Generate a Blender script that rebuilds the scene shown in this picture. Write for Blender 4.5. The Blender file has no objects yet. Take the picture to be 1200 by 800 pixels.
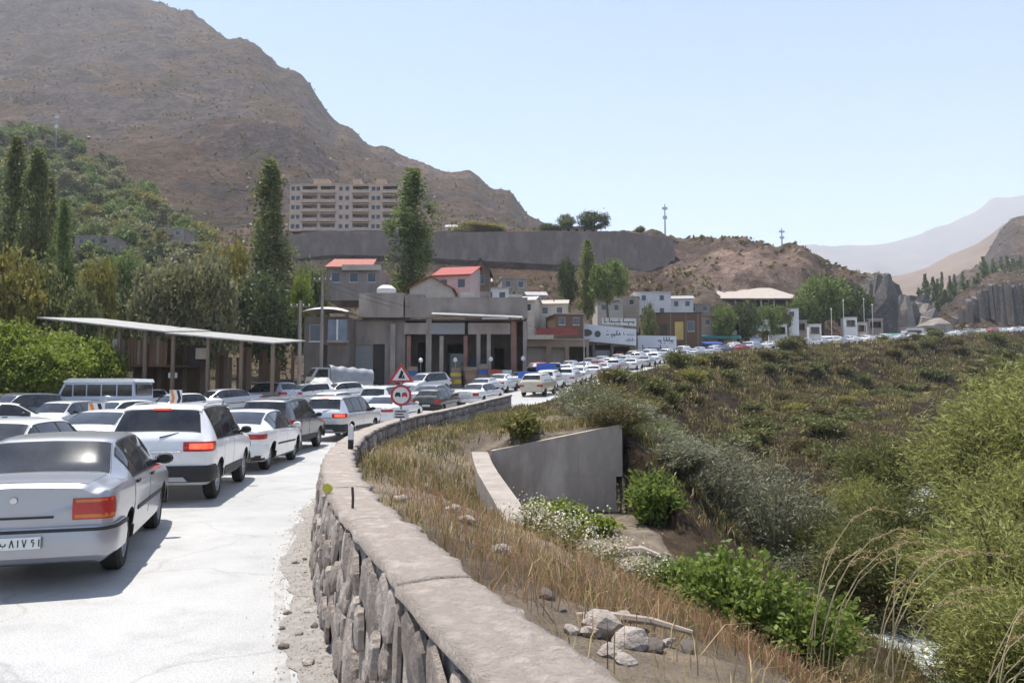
import bpy, bmesh, math, random
import numpy as np
from mathutils import Vector, Matrix, Euler

random.seed(11)
rng = np.random.default_rng(11)
S = bpy.context.scene
COL = S.collection
PI = math.pi
R = math.radians

# ------------------------------------------------------------------ camera
CAMZ, HOR, F = 1.9, 460.0, 900.0
PITCH = math.atan((HOR - 400.0) / F)
cam_d = bpy.data.cameras.new('camera')
cam = bpy.data.objects.new('camera', cam_d)
COL.objects.link(cam)
cam_d.lens, cam_d.sensor_width = 27.0, 36.0
cam_d.clip_start, cam_d.clip_end = 0.05, 60000.0
cam.location = (0, 0, CAMZ)
cam.rotation_euler = (PI / 2 + PITCH, 0, 0)
S.camera = cam

# ------------------------------------------------------------------ sky, sun, exposure
SUN_EL, SUN_AZ = 70.0, -42.0          # azimuth from +Y (straight ahead), negative = to the left
w = bpy.data.worlds.new('World')
S.world = w
w.use_nodes = True
nt = w.node_tree
bg = nt.nodes['Background']
sky = nt.nodes.new('ShaderNodeTexSky')
sky.sky_type = 'NISHITA'
sky.sun_disc = False
sky.sun_elevation = R(SUN_EL)
sky.sun_rotation = R(SUN_AZ)
sky.altitude = 1800
sky.air_density, sky.dust_density, sky.ozone_density = 1.0, 1.0, 2.2
nt.links.new(sky.outputs[0], bg.inputs[0])
bg.inputs[1].default_value = 0.10
sd = bpy.data.lights.new('sun', 'SUN')
sd.energy, sd.angle, sd.color = 4.2, R(0.53), (1.0, 0.955, 0.88)
sun = bpy.data.objects.new('sun', sd)
COL.objects.link(sun)
sv = Vector((math.sin(R(SUN_AZ)) * math.cos(R(SUN_EL)), math.cos(R(SUN_AZ)) * math.cos(R(SUN_EL)), math.sin(R(SUN_EL))))
sun.rotation_euler = sv.to_track_quat('Z', 'Y').to_euler()
sun.location = sv * 50
S.view_settings.view_transform = 'Standard'
S.view_settings.look = 'None'
S.view_settings.gamma = 1.0
S.view_settings.exposure = 1.18
S.render.engine = 'CYCLES'
S.cycles.max_bounces = 8
S.cycles.volume_bounces = 1
S.cycles.use_denoising = True
S.cycles.sample_clamp_indirect = 8.0


# ------------------------------------------------------------------ helpers
def P(px, py, Y):
    """world point seen at photo pixel (px,py) at forward distance Y"""
    u, v = (px - 600) / F, (400 - py) / F
    c, s = math.cos(PITCH), math.sin(PITCH)
    y, z = c - v * s, s + v * c
    k = Y / y
    return Vector((u * k, Y, CAMZ + z * k))


def Zpy(py, Y):
    return P(600, py, Y).z


def Xpx(px, py, Y):
    return P(px, py, Y).x


def tag(o, label=None, cat=None, group=None, kind=None):
    if label: o['label'] = label
    if cat: o['category'] = cat
    if group: o['group'] = group
    if kind: o['kind'] = kind
    return o


def empty(name, loc=(0, 0, 0), rz=0.0):
    o = bpy.data.objects.new(name, None)
    o.empty_display_size = 0.2
    COL.objects.link(o)
    o.location = loc
    o.rotation_euler = (0, 0, rz)
    return o


def link(name, me, parent=None, loc=(0, 0, 0), rot=(0, 0, 0), scale=(1, 1, 1)):
    o = bpy.data.objects.new(name, me)
    COL.objects.link(o)
    o.parent = parent
    o.location = loc
    o.rotation_euler = rot
    o.scale = scale
    return o


def mesh_np(name, V, Q, mats=(), smooth=False, midx=None):
    """V (n,3); Q (m,k) equal-size faces"""
    V = np.asarray(V, np.float32)
    Q = np.asarray(Q, np.int32)
    me = bpy.data.meshes.new(name)
    me.vertices.add(len(V))
    me.vertices.foreach_set('co', V.ravel())
    m, k = Q.shape
    me.loops.add(m * k)
    me.loops.foreach_set('vertex_index', Q.ravel())
    me.polygons.add(m)
    me.polygons.foreach_set('loop_start', np.arange(0, m * k, k, dtype=np.int32))
    me.polygons.foreach_set('loop_total', np.full(m, k, np.int32))
    if smooth:
        me.polygons.foreach_set('use_smooth', np.ones(m, bool))
    if midx is not None:
        me.polygons.foreach_set('material_index', np.asarray(midx, np.int32))
    for mt in mats:
        me.materials.append(mt)
    me.update(calc_edges=True)
    return me


class MB:
    """collects simple shapes into one mesh"""
    def __init__(s):
        s.v, s.f, s.m = [], [], []

    def add(s, vs, fs, m=0):
        b = len(s.v)
        s.v += [tuple(v) for v in vs]
        s.f += [tuple(i + b for i in f) for f in fs]
        s.m += [m] * len(fs)
        return s

    def box(s, a, b, m=0, mtx=None):
        (x0, y0, z0), (x1, y1, z1) = a, b
        vs = [Vector(p) for p in ((x0, y0, z0), (x1, y0, z0), (x1, y1, z0), (x0, y1, z0), (x0, y0, z1), (x1, y0, z1), (x1, y1, z1), (x0, y1, z1))]
        if mtx: vs = [mtx @ v for v in vs]
        return s.add(vs, ((0, 3, 2, 1), (4, 5, 6, 7), (0, 1, 5, 4), (1, 2, 6, 5), (2, 3, 7, 6), (3, 0, 4, 7)), m)

    def tube(s, pts, rads, n=8, m=0, cap=True):
        pts = [Vector(p) for p in pts]
        if not hasattr(rads, '__len__'): rads = [rads] * len(pts)
        vs, fs = [], []
        for i, p in enumerate(pts):
            d = (pts[min(i + 1, len(pts) - 1)] - pts[max(i - 1, 0)]).normalized()
            u = d.orthogonal().normalized() if abs(d.z) < .99 else Vector((1, 0, 0))
            if abs(d.z) < .99: u = d.cross(Vector((0, 0, 1))).normalized()
            v = d.cross(u)
            for k in range(n):
                a = 2 * PI * k / n
                vs.append(p + (u * math.cos(a) + v * math.sin(a)) * rads[i])
        for i in range(len(pts) - 1):
            for k in range(n):
                a, b = i * n + k, i * n + (k + 1) % n
                fs.append((a, a + n, b + n, b))
        if cap:
            fs.append(tuple(range(n)))
            fs.append(tuple(reversed(range((len(pts) - 1) * n, len(pts) * n))))
        return s.add(vs, fs, m)

    def lathe(s, prof, n=20, axis='x', m=0, origin=(0, 0, 0)):
        """prof list of (axial, radius)"""
        vs, fs = [], []
        o = Vector(origin)
        for (a, r) in prof:
            for k in range(n):
                t = 2 * PI * k / n
                c, d = r * math.cos(t), r * math.sin(t)
                vs.append(o + Vector({'x': (a, c, d), 'y': (c, a, d), 'z': (c, d, a)}[axis]))
        for i in range(len(prof) - 1):
            for k in range(n):
                p, q = i * n + k, i * n + (k + 1) % n
                fs.append((p, q, q + n, p + n))
        return s.add(vs, fs, m)

    def prism(s, poly, y0, y1, m=0, axis='y'):
        """polygon in (x,z) extruded along y (or (y,z) along x)"""
        n = len(poly)
        if axis == 'y':
            vs = [(p[0], y0, p[1]) for p in poly] + [(p[0], y1, p[1]) for p in poly]
        elif axis == 'x':
            vs = [(y0, p[0], p[1]) for p in poly] + [(y1, p[0], p[1]) for p in poly]
        else:
            vs = [(p[0], p[1], y0) for p in poly] + [(p[0], p[1], y1) for p in poly]
        fs = [tuple(range(n)), tuple(reversed(range(n, 2 * n)))]
        fs += [(i, i + n, (i + 1) % n + n, (i + 1) % n) for i in range(n)]
        return s.add(vs, fs, m)

    def mesh(s, name, mats, smooth=False):
        me = bpy.data.meshes.new(name)
        me.from_pydata(s.v, [], s.f)
        for mt in (mats if isinstance(mats, (list, tuple)) else [mats]): me.materials.append(mt)
        if len(set(s.m)) > 1: me.polygons.foreach_set('material_index', s.m)
        bm = bmesh.new()
        bm.from_mesh(me)
        bmesh.ops.recalc_face_normals(bm, faces=bm.faces)
        bm.to_mesh(me)
        bm.free()
        if smooth:
            me.polygons.foreach_set('use_smooth', [True] * len(me.polygons))
            me.set_sharp_from_angle(angle=R(35))
        return me

    def build(s, name, mats, parent=None, smooth=False, loc=(0, 0, 0), rz=0.0):
        return link(name, s.mesh(name, mats, smooth), parent, loc, (0, 0, rz))


def copy_tree(o, parent=None):
    c = o.copy()
    COL.objects.link(c)
    c.parent = parent
    for ch in list(o.children):
        copy_tree(ch, c)
    return c


# ---- numpy fractal noise
def _hash(ix, iy, seed):
    h = (ix.astype(np.int64) * 374761393 + iy.astype(np.int64) * 668265263 + seed * 974634257) & 0xffffffff
    h = ((h ^ (h >> 13)) * 1274126177) & 0xffffffff
    return ((h ^ (h >> 16)) & 0xffff) / 65535.0


def vnoise(x, y, seed=0):
    x, y = np.asarray(x, float), np.asarray(y, float)
    ix, iy = np.floor(x), np.floor(y)
    fx, fy = x - ix, y - iy
    fx, fy = fx * fx * (3 - 2 * fx), fy * fy * (3 - 2 * fy)
    a, b = _hash(ix, iy, seed), _hash(ix + 1, iy, seed)
    c, d = _hash(ix, iy + 1, seed), _hash(ix + 1, iy + 1, seed)
    return (a + (b - a) * fx) * (1 - fy) + (c + (d - c) * fx) * fy


def fbm(x, y, oct=5, seed=0, ridged=False):
    x, y = np.asarray(x, float), np.asarray(y, float)
    s, a, t = 0.0, 1.0, 0.0
    for o in range(oct):
        n = vnoise(x * 2 ** o + 17.3 * o, y * 2 ** o - 9.1 * o, seed + o)
        if ridged: n = 1 - abs(2 * n - 1)
        s = s + a * n
        t += a
        a *= 0.5
    return s / t


def sstep(a, b, x):
    t = np.clip((x - a) / (b - a), 0, 1)
    return t * t * (3 - 2 * t)


# ---- materials
MATS = {}


def nodes_of(name):
    m = bpy.data.materials.new(name)
    m.use_nodes = True
    t = m.node_tree
    b = t.nodes['Principled BSDF']
    return m, t, b


def N(t, kind, **kw):
    n = t.nodes.new('ShaderNode' + kind)
    for k, v in kw.items():
        if k in n.inputs: n.inputs[k].default_value = v
        else: setattr(n, k, v)
    return n


def ramp(t, src, stops):
    r = t.nodes.new('ShaderNodeValToRGB')
    e = r.color_ramp.elements
    while len(e) < len(stops): e.new(0.5)
    for q, (p, c) in zip(e, stops):
        q.position = p
        q.color = (*c, 1)
    t.links.new(src, r.inputs[0])
    return r.outputs[0]


def mat(name, c1, c2=None, rough=0.8, scale=3.0, metal=0.0, bump=0.0, bscale=None, detail=6.0, spec=0.3, c3=None, stretch=None, world=False):
    """noise-mottled principled material in object space"""
    if name in MATS: return MATS[name]
    m, t, b = nodes_of(name)
    c2 = c2 or tuple(x * 0.8 for x in c1)
    tc = N(t, 'TexCoord')
    src = N(t, 'NewGeometry').outputs['Position'] if world else tc.outputs['Object']
    if stretch:
        mp = N(t, 'Mapping')
        mp.inputs['Scale'].default_value = stretch
        t.links.new(src, mp.inputs[0])
        src = mp.outputs[0]
    n = N(t, 'TexNoise', Scale=scale, Detail=detail, Roughness=0.6)
    t.links.new(src, n.inputs['Vector'])
    st = [(0.3, c1), (0.7, c2)] if c3 is None else [(0.28, c1), (0.5, c2), (0.72, c3)]
    t.links.new(ramp(t, n.outputs['Fac'], st), b.inputs['Base Color'])
    b.inputs['Roughness'].default_value = rough
    b.inputs['Metallic'].default_value = metal
    b.inputs['Specular IOR Level'].default_value = spec
    if bump:
        n2 = N(t, 'TexNoise', Scale=bscale or scale * 4, Detail=8.0, Roughness=0.65)
        t.links.new(src, n2.inputs['Vector'])
        bp = N(t, 'Bump', Strength=1.0, Distance=bump)
        t.links.new(n2.outputs['Fac'], bp.inputs['Height'])
        t.links.new(bp.outputs[0], b.inputs['Normal'])
    MATS[name] = m
    return m


def leafmat(name, c1, c2, c3=None, trans=0.35, rough=0.55):
    """foliage: colour varies per leaf and per clump; light shines through"""
    if name in MATS: return MATS[name]
    g_ = 1.0 if 'grass' in name or 'flower' in name or 'scrub' in name or 'sage' in name else 1.45
    c1, c2, c3 = (None if c is None else (c[0] * g_ * 1.04, c[1] * g_, c[2] * g_ * .95) for c in (c1, c2, c3))
    m, t, b = nodes_of(name)
    g = N(t, 'NewGeometry')
    tc = N(t, 'TexCoord')
    n = N(t, 'TexNoise', Scale=0.9, Detail=3.0)
    t.links.new(tc.outputs['Object'], n.inputs['Vector'])
    mx = N(t, 'Math', operation='MULTIPLY_ADD')
    t.links.new(g.outputs['Random Per Island'], mx.inputs[0])
    mx.inputs[1].default_value = 0.55
    ad = N(t, 'Math', operation='MULTIPLY_ADD')
    t.links.new(n.outputs['Fac'], ad.inputs[0])
    ad.inputs[1].default_value = 0.9
    ad.inputs[2].default_value = -0.22
    t.links.new(ad.outputs[0], mx.inputs[2])
    st = [(0.1, c1), (0.85, c2)] if c3 is None else [(0.1, c1), (0.5, c2), (0.9, c3)]
    col = ramp(t, mx.outputs[0], st)
    t.links.new(col, b.inputs['Base Color'])
    b.inputs['Roughness'].default_value = rough
    b.inputs['Specular IOR Level'].default_value = 0.25
    tr = N(t, 'BsdfTranslucent')
    t.links.new(col, tr.inputs['Color'])
    ms = N(t, 'MixShader')
    ms.inputs[0].default_value = trans
    t.links.new(b.outputs[0], ms.inputs[1])
    t.links.new(tr.outputs[0], ms.inputs[2])
    t.links.new(ms.outputs[0], t.nodes['Material Output'].inputs['Surface'])
    MATS[name] = m
    return m


# ------------------------------------------------------------------ road edge line (foot of the parapet), rising away
_E = [(26, -60, 0), (11, -25, 0), (3.9, -7, 0), (.94, 0, 0), (.03, 2.38, 0), (-.38, 3.4, 0), (-.76, 4.5, 0), (-1.3, 6, 0), (-1.76, 7.5, 0), (-2.3, 9.5, 0),
      (-2.9, 12.5, 0), (-3.45, 16.5, 0), (-3.85, 21, 0), (-3.95, 26, 0.02), (-3.7, 30, .08), (-2.9, 34, .2), (-1.6, 40, .5), (.6, 48, 1.0), (3.7, 56, 1.6), (8.2, 72, 2.7),
      (15, 92, 4.3), (26, 114, 6.6), (41, 135, 9.0), (60, 153, 11.2), (85, 170, 13.4), (112, 188, 15.9), (140, 207, 18.4), (175, 228, 21), (230, 260, 25), (300, 300, 30)]


def catmull(pts, step=0.5):
    pts = [np.array(p, float) for p in pts]
    out = []
    for i in range(len(pts) - 1):
        p0, p1, p2, p3 = pts[max(i - 1, 0)], pts[i], pts[i + 1], pts[min(i + 2, len(pts) - 1)]
        n = max(2, int(np.linalg.norm(p2 - p1) / step))
        for k in range(n):
            t = k / n
            m1 = (p2 - p0) * 0.5
            m2 = (p3 - p1) * 0.5
            out.append((2 * t ** 3 - 3 * t ** 2 + 1) * p1 + (t ** 3 - 2 * t ** 2 + t) * m1 + (-2 * t ** 3 + 3 * t ** 2) * p2 + (t ** 3 - t ** 2) * m2)
    out.append(pts[-1])
    return np.array(out)


EL = catmull(_E, 0.5)
for _ in range(6):
    EL[1:-1] = (EL[:-2] + 2 * EL[1:-1] + EL[2:]) / 4
_seg = np.linalg.norm(np.diff(EL[:, :2], axis=0), axis=1)
ES = np.concatenate([[0], np.cumsum(_seg)])          # arc length
_tan = np.gradient(EL[:, :2], axis=0)
_tan /= np.linalg.norm(_tan, axis=1)[:, None]
ENR = np.stack([_tan[:, 1], -_tan[:, 0]], 1)          # normal to the right
S0 = float(np.interp(0.0, EL[:, 1], ES))              # arc length beside the camera


def edge(s, t=0.0):
    """point on the road frame: arc s (0 = beside the camera), t to the right of the edge; also heading"""
    q = s + S0
    x, y, z = (np.interp(q, ES, EL[:, k]) for k in range(3))
    nx, ny = np.interp(q, ES, ENR[:, 0]), np.interp(q, ES, ENR[:, 1])
    return float(x + nx * t), float(y + ny * t), float(z), math.atan2(ny, nx)


def road_frame(X, Y):
    """nearest edge point: s, t (right positive), z of road"""
    X, Y = np.asarray(X, float).ravel(), np.asarray(Y, float).ravel()
    s, t, z = np.empty_like(X), np.empty_like(X), np.empty_like(X)
    E2 = EL[::2]
    N2, S2 = ENR[::2], ES[::2]
    for a in range(0, len(X), 20000):
        dx = X[a:a + 20000, None] - E2[None, :, 0]
        dy = Y[a:a + 20000, None] - E2[None, :, 1]
        i = np.argmin(dx * dx + dy * dy, axis=1)
        k = np.arange(len(i))
        ddx, ddy = dx[k, i], dy[k, i]
        n = N2[i]
        along = -ddx * n[:, 1] + ddy * n[:, 0]
        s[a:a + 20000] = S2[i] + along - S0
        tt = ddx * n[:, 0] + ddy * n[:, 1]
        t[a:a + 20000] = np.sign(tt) * np.hypot(ddx, ddy)
        z[a:a + 20000] = np.interp(S2[i] + along, ES, EL[:, 2])
    return s, t, z


# ------------------------------------------------------------------ terrain heights
FY = [45, 60, 90, 130, 180, 232, 246, 330, 390, 430, 480, 600, 750, 1000, 1400, 2200]
FT = {
    -400: [455, 452, 430, 390, 310, 242, 228, 170, 150, 148, 140, 100, 40, -120, 0, 200],
    0:    [460, 456, 440, 405, 335, 265, 250, 200, 168, 160, 155, 105, 60, -25, 60, 250],
    120:  [461, 458, 445, 415, 352, 287, 275, 220, 182, 170, 165, 104, 53, -12, 60, 260],
    200:  [461, 458, 446, 420, 365, 303, 290, 240, 192, 162, 166, 106, 50, 18, 90, 280],
    270:  [461, 458, 447, 424, 380, 320, 300, 250, 192, 140, 156, 110, 52, 64, 120, 300],
    335:  [461, 458, 447, 426, 392, 318, 285, 255, 192, 148, 160, 128, 88, 108, 160, 310],
    400:  [461, 457, 447, 428, 398, 318, 272, 262, 215, 192, 192, 172, 150, 182, 220, 330],
    440:  [461, 457, 447, 428, 398, 318, 271, 265, 230, 215, 206, 192, 181, 202, 240, 340],
    480:  [461, 457, 446, 428, 398, 318, 271, 268, 240, 230, 220, 205, 197, 222, 260, 340],
    540:  [461, 457, 446, 427, 396, 318, 271, 270, 250, 242, 232, 216, 208, 240, 280, 350],
    590:  [461, 456, 445, 425, 392, 318, 271, 272, 262, 256, 250, 239, 233, 262, 300, 350],
    625:  [461, 456, 445, 423, 388, 318, 271, 273, 272, 270, 268, 267, 268, 300, 320, 360],
    700:  [461, 456, 443, 420, 384, 318, 271, 276, 284, 292, 300, 312, 322, 340, 350, 370],
    760:  [461, 456, 440, 415, 375, 322, 276, 282, 296, 304, 312, 322, 332, 345, 355, 375],
    800:  [461, 456, 438, 412, 370, 305, 282, 286, 300, 308, 316, 328, 336, 348, 358, 378],
    860:  [461, 456, 437, 410, 366, 296, 282, 300, 315, 322, 328, 336, 342, 352, 360, 380],
    940:  [461, 456, 437, 408, 370, 306, 293, 312, 325, 332, 336, 342, 346, 355, 362, 380],
    990:  [461, 456, 437, 406, 380, 338, 320, 326, 336, 342, 346, 350, 352, 358, 364, 380],
    1040: [461, 456, 437, 405, 390, 350, 327, 345, 352, 354, 356, 358, 358, 360, 366, 380],
    1090: [461, 456, 437, 405, 396, 390, 386, 378, 372, 368, 366, 362, 358, 356, 366, 380],
    1140: [461, 456, 437, 405, 396, 393, 388, 348, 338, 334, 332, 328, 322, 318, 340, 370],
    1200: [461, 456, 437, 405, 396, 392, 389, 338, 330, 327, 322, 300, 272, 258, 290, 350],
    1600: [461, 456, 437, 405, 396, 380, 370, 330, 310, 300, 290, 260, 220, 190, 240, 330],
}
_PX = np.array(sorted(FT), float)
_TZ = np.array([[Zpy(py, Y) for py, Y in zip(FT[int(p)], FY)] for p in _PX])
_LY = np.log(np.array(FY, float))


def _cr(a, b, c, d, t):
    return b + 0.5 * t * (c - a + t * (2 * a - 5 * b + 4 * c - d + t * (3 * (b - c) + d - a)))


def far_z(X, Y):
    Yc = np.clip(Y, 46, 2199)
    px = np.clip(600 + F * X / np.maximum(Y, 30), -399, 1599)
    u = np.interp(px, _PX, np.arange(len(_PX)))
    v = np.interp(np.log(Yc), _LY, np.arange(len(_LY)))
    i, j = np.clip(u.astype(int), 0, len(_PX) - 2), np.clip(v.astype(int), 0, len(_LY) - 2)
    fu, fv = u - i, v - j
    fu = fu * fu * (3 - 2 * fu)
    jj = [np.clip(j + k, 0, len(_LY) - 1) for k in (-1, 0, 1, 2)]
    r = []
    for ii in (i, i + 1):
        lin = _TZ[ii, jj[1]] * (1 - fv) + _TZ[ii, jj[2]] * fv
        r.append(0.35 * lin + 0.65 * _cr(_TZ[ii, jj[0]], _TZ[ii, jj[1]], _TZ[ii, jj[2]], _TZ[ii, jj[3]], fv))
    return r[0] * (1 - fu) + r[1] * fu


# corners of the culvert basin below the concrete wing wall (plan)
BASIN = [(-.75, 22.12), (3.05, 21.78), (4.6, 17.0), (3.4, 12.6), (.75, 12.9)]
_PR = [0.36, 1.1, 2.6, 4.5, 8.0, 12.0, 15.0, 18.5, 24.0, 60.0]
_PZ = [.70, .58, .05, -.95, -2.7, -4.4, -5.2, -5.2, -3.6, 2.0]     # beside the near wall
_MR = [0.5, 2.5, 6.5, 8.0, 10.5, 13.0, 15.5, 24.0, 60.0]
_MZ = [.42, .60, .95, .45, -2.4, -4.5, -5.3, -5.0, 1.0]            # ledge above the culvert
_FR = [0.5, 2.0, 5.0, 12., 24.0, 40.0, 70., 400.]
_FZ = [.10, .0, -1.6, -6.2, -13.5, -20., -24., -24.]                 # long bank under the climbing road


def in_poly(x, y, poly):
    c = np.zeros(x.shape, bool)
    n = len(poly)
    for i in range(n):
        (x1, y1), (x2, y2) = poly[i], poly[(i + 1) % n]
        hit = ((y1 > y) != (y2 > y)) & (x < (x2 - x1) * (y - y1) / (y2 - y1 + 1e-12) + x1)
        c ^= hit
    return c


def terrain(X, Y, detail=True):
    X, Y = np.asarray(X, float).ravel(), np.asarray(Y, float).ravel()
    s, t, zr = road_frame(X, Y)
    zf = far_z(X, Y)
    if detail:
        g = sstep(110, 420, Y)
        terr = 1 - ((sstep(200, 215, Y) - sstep(262, 290, Y)) * ((X > -75) & (X < 62)))
        wx, wy = X + 40 * fbm(X / 120, Y / 120, 3, 5), Y + 40 * fbm(X / 120 + 9, Y / 120, 3, 6)
        big = fbm(wx / 190, wy / 260, 6, 21, True) - 0.62
        mid = fbm(wx / 46, wy / 70, 5, 31, True) - 0.62
        sm = fbm(X / 9, Y / 12, 4, 41) - 0.5
        amp = np.clip(Y, 0, 1600)
        zf = zf + g * terr * (big * amp * 0.034 + mid * amp * 0.019 * sstep(150, 330, Y) + sm * np.clip(amp * 0.006, 0, 5))
        kn = sstep(700, 760, 600 + F * X / np.maximum(Y, 30)) * (Y > 150) * (Y < 420)
        zf = zf + kn * ((fbm(X / 14, Y / 10, 5, 51, True) - .6) * 7 * sstep(165, 215, Y))
    # left / beyond: road platform then far field
    wl = sstep(-21, -44, t)
    zl = (zr + 0.02 * np.clip(-t - 21, 0, 40)) * (1 - wl) + zf * wl
    zl = np.where(t > -21.5, zr - 0.06, zl)
    # right side
    near, midz, farz = np.interp(t, _PR, _PZ), np.interp(t, _MR, _MZ), np.interp(t, _FR, _FZ)
    w1 = sstep(15, 23, s)
    w2 = sstep(33, 50, s)
    pr = near * (1 - w1) + midz * w1
    pr = pr * (1 - w2) + farz * w2
    floor = -5.2 + 0.05 * np.clip(Y - 15, 0, 400) + 0.30 * np.clip(X - (16 + .55 * np.clip(Y, 0, 300)), 0, 60)
    dip = np.exp(-((X + .55 - .10 * (17 - Y)) / .95) ** 2) * sstep(10.5, 13.5, Y) * (1 - sstep(21.8, 23.6, Y))
    zr_r = zr + pr - .55 * dip * (t > 1.0)
    zr_r = np.maximum(zr_r, floor)
    if detail:
        rough = (fbm(X / 1.3, Y / 1.3, 4, 61) - .5) * 0.30 * sstep(.6, 2.0, t) + (fbm(X / 7, Y / 7, 4, 62) - .5) * 1.9 * sstep(5, 14, t) * sstep(20, 45, Y)
        rough = rough + (fbm(X / 30, Y / 30, 3, 64, True) - .6) * 5 * sstep(8, 26, t) * sstep(50, 80, Y)
        zr_r = zr_r + rough
    zr_r = np.where(t < 0.36, zr - 0.06 + (zr_r - zr + .06) * sstep(.08, .33, t) * 0.9, zr_r)
    zr_r = np.where(s > 46, np.maximum(zr_r, -99) , zr_r)
    z = np.where(t > 0, zr_r, zl)
    ip = in_poly(X, Y, BASIN)
    z = np.where(ip, np.minimum(z, -1.45 + 0.15 * fbm(X / .8, Y / .8, 3, 71)), z)
    return z, s, t, zr


def ground_at(x, y):
    return float(terrain([x], [y])[0][0])


# ------------------------------------------------------------------ ground sheet (polar grid round the camera)
def build_ground():
    az = np.concatenate([np.arange(-180, -60, 4.0), np.arange(-60, -38, 0.8), np.arange(-38, 38, 0.17), np.arange(38, 60, 0.8), np.arange(60, 180, 4.0)])
    rr = [0.4]
    while rr[-1] < 3000:
        r = rr[-1]
        k = 1.008 if 17 < r < 24 else 1.022 if r < 40 else (1.016 if r < 180 else (1.011 if r < 300 else 1.0125))
        rr.append(r * k)
    rr = np.array(rr)
    A, RR = np.meshgrid(np.radians(az), rr)
    cz = np.cos(A)
    X, Y = np.sin(A) * RR, cz * RR
    z, s, t, zr = terrain(X.ravel(), Y.ravel())
    na, nr = len(az), len(rr)
    V = np.stack([X.ravel(), Y.ravel(), z], 1)
    V = np.vstack([V, [[0, 0, float(terrain([0.], [0.])[0][0])]]])
    i, j = np.meshgrid(np.arange(nr - 1), np.arange(na), indexing='ij')
    a = i * na + j
    b = i * na + (j + 1) % na
    Q = np.stack([a, b, b + na, a + na], -1).reshape(-1, 4)[:, ::-1]
    # ---- soil and rock colours (albedo by place)
    x, y = X.ravel(), Y.ravel()
    n1 = fbm(x / 40, y / 60, 5, 81)
    n2 = fbm(x / 6, y / 6, 4, 82)
    n3 = fbm(x / 150, y / 200, 5, 83)
    soil = np.array([.235, .172, .118])
    tan = np.array([.35, .265, .20])
    rock = np.array([.20, .175, .17])
    brown = np.array([.215, .145, .10])
    c = soil + np.zeros((len(x), 3))
    mixf = lambda c, d, f: c * (1 - f[:, None]) + np.array(d) * f[:, None]
    far = sstep(150, 320, y)
    c = mixf(c, tan, far * sstep(.42, .62, n1))
    c = mixf(c, brown, far * sstep(.5, .66, n3) * .8)
    # slope -> rock
    Zg = z.reshape(nr, na)
    gz = np.gradient(Zg, axis=0) / np.maximum(np.gradient(RR, axis=0), 1e-6)
    gx = np.gradient(Zg, axis=1) / np.maximum(RR * np.abs(np.gradient(np.radians(az)))[None, :], 1e-6)
    slope = np.hypot(gz, gx).ravel()
    c = mixf(c, rock, far * sstep(.55, .85, slope + (n1 - .5) * 1.1) * .9)
    c = mixf(c, (.115, .10, .098), far * sstep(.60, .74, fbm(x / 30, z / 14, 5, 88)) * .75)
    # pale strata and vegetated specks on the mountain
    c = mixf(c, (.16, .15, .085), far * sstep(.58, .7, fbm(x / 20, y / 26, 5, 84)) * .55)
    # knoll: pale bare cut face
    px = 600 + F * x / np.maximum(y, 30)
    kn = sstep(770, 830, px) * (1 - sstep(930, 985, px)) * sstep(185, 200, y) * (1 - sstep(228, 240, y))
    c = mixf(c, (.52, .41, .32), kn * sstep(.35, .6, n2 * .5 + n1 * .5) * .9)
    # bank under the road: darker brown soil
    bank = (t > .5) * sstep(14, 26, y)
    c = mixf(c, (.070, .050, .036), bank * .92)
    c = mixf(c, (.19, .145, .09), bank * sstep(.56, .70, n2) * .6)
    # dusty verge by the wall and lot on the left
    c = mixf(c, (.56, .47, .38), (np.abs(t) < 7) * (y < 30) * .85 * sstep(.05, .42, n2))
    c = mixf(c, (.30, .26, .21), (t < -20) * (t > -48) * (y < 170) * .7)
    # wooded slope floor
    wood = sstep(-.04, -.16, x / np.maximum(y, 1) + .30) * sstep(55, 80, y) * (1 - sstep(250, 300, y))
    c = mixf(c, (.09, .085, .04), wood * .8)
    c *= np.where(y > 300, .53, np.where(y > 150, .70, .80))[:, None] * np.where(y[:, None] > 200, np.array([1.03, .95, 1.0]), 1.0)
    c *= (0.82 + .36 * fbm(x / 2.2, y / 2.2, 4, 85))[:, None]
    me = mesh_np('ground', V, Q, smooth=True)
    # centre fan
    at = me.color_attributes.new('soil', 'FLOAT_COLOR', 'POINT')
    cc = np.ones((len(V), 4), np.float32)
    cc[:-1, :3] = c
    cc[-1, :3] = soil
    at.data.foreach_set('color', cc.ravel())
    m, tr, b = nodes_of('soil_and_rock')
    ca = N(tr, 'VertexColor')
    ca.layer_name = 'soil'
    tc = N(tr, 'TexCoord')
    na_ = N(tr, 'TexNoise', Scale=1.7, Detail=10.0, Roughness=.7)
    nb = N(tr, 'TexNoise', Scale=.09, Detail=12.0, Roughness=.72)
    nc = N(tr, 'TexNoise', Scale=22.0, Detail=6.0, Roughness=.7)
    for q in (na_, nb, nc): tr.links.new(tc.outputs['Object'], q.inputs['Vector'])
    g1 = ramp(tr, na_.outputs['Fac'], [(.3, (.62, .62, .62)), (.7, (1.35, 1.32, 1.28))])
    g2 = ramp(tr, nb.outputs['Fac'], [(.36, (.66, .65, .64)), (.5, (.97, .97, .96)), (.64, (1.34, 1.32, 1.30))])
    m1 = N(tr, 'Mix', data_type='RGBA', blend_type='MULTIPLY')
    m1.inputs[0].default_value = 1
    tr.links.new(ca.outputs[0], m1.inputs[6]); tr.links.new(g1, m1.inputs[7])
    m2 = N(tr, 'Mix', data_type='RGBA', blend_type='MULTIPLY')
    m2.inputs[0].default_value = 1
    tr.links.new(m1.outputs[2], m2.inputs[6]); tr.links.new(g2, m2.inputs[7])
    ne = N(tr, 'TexNoise', Scale=.33, Detail=10.0, Roughness=.75)
    tr.links.new(tc.outputs['Object'], ne.inputs['Vector'])
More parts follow.
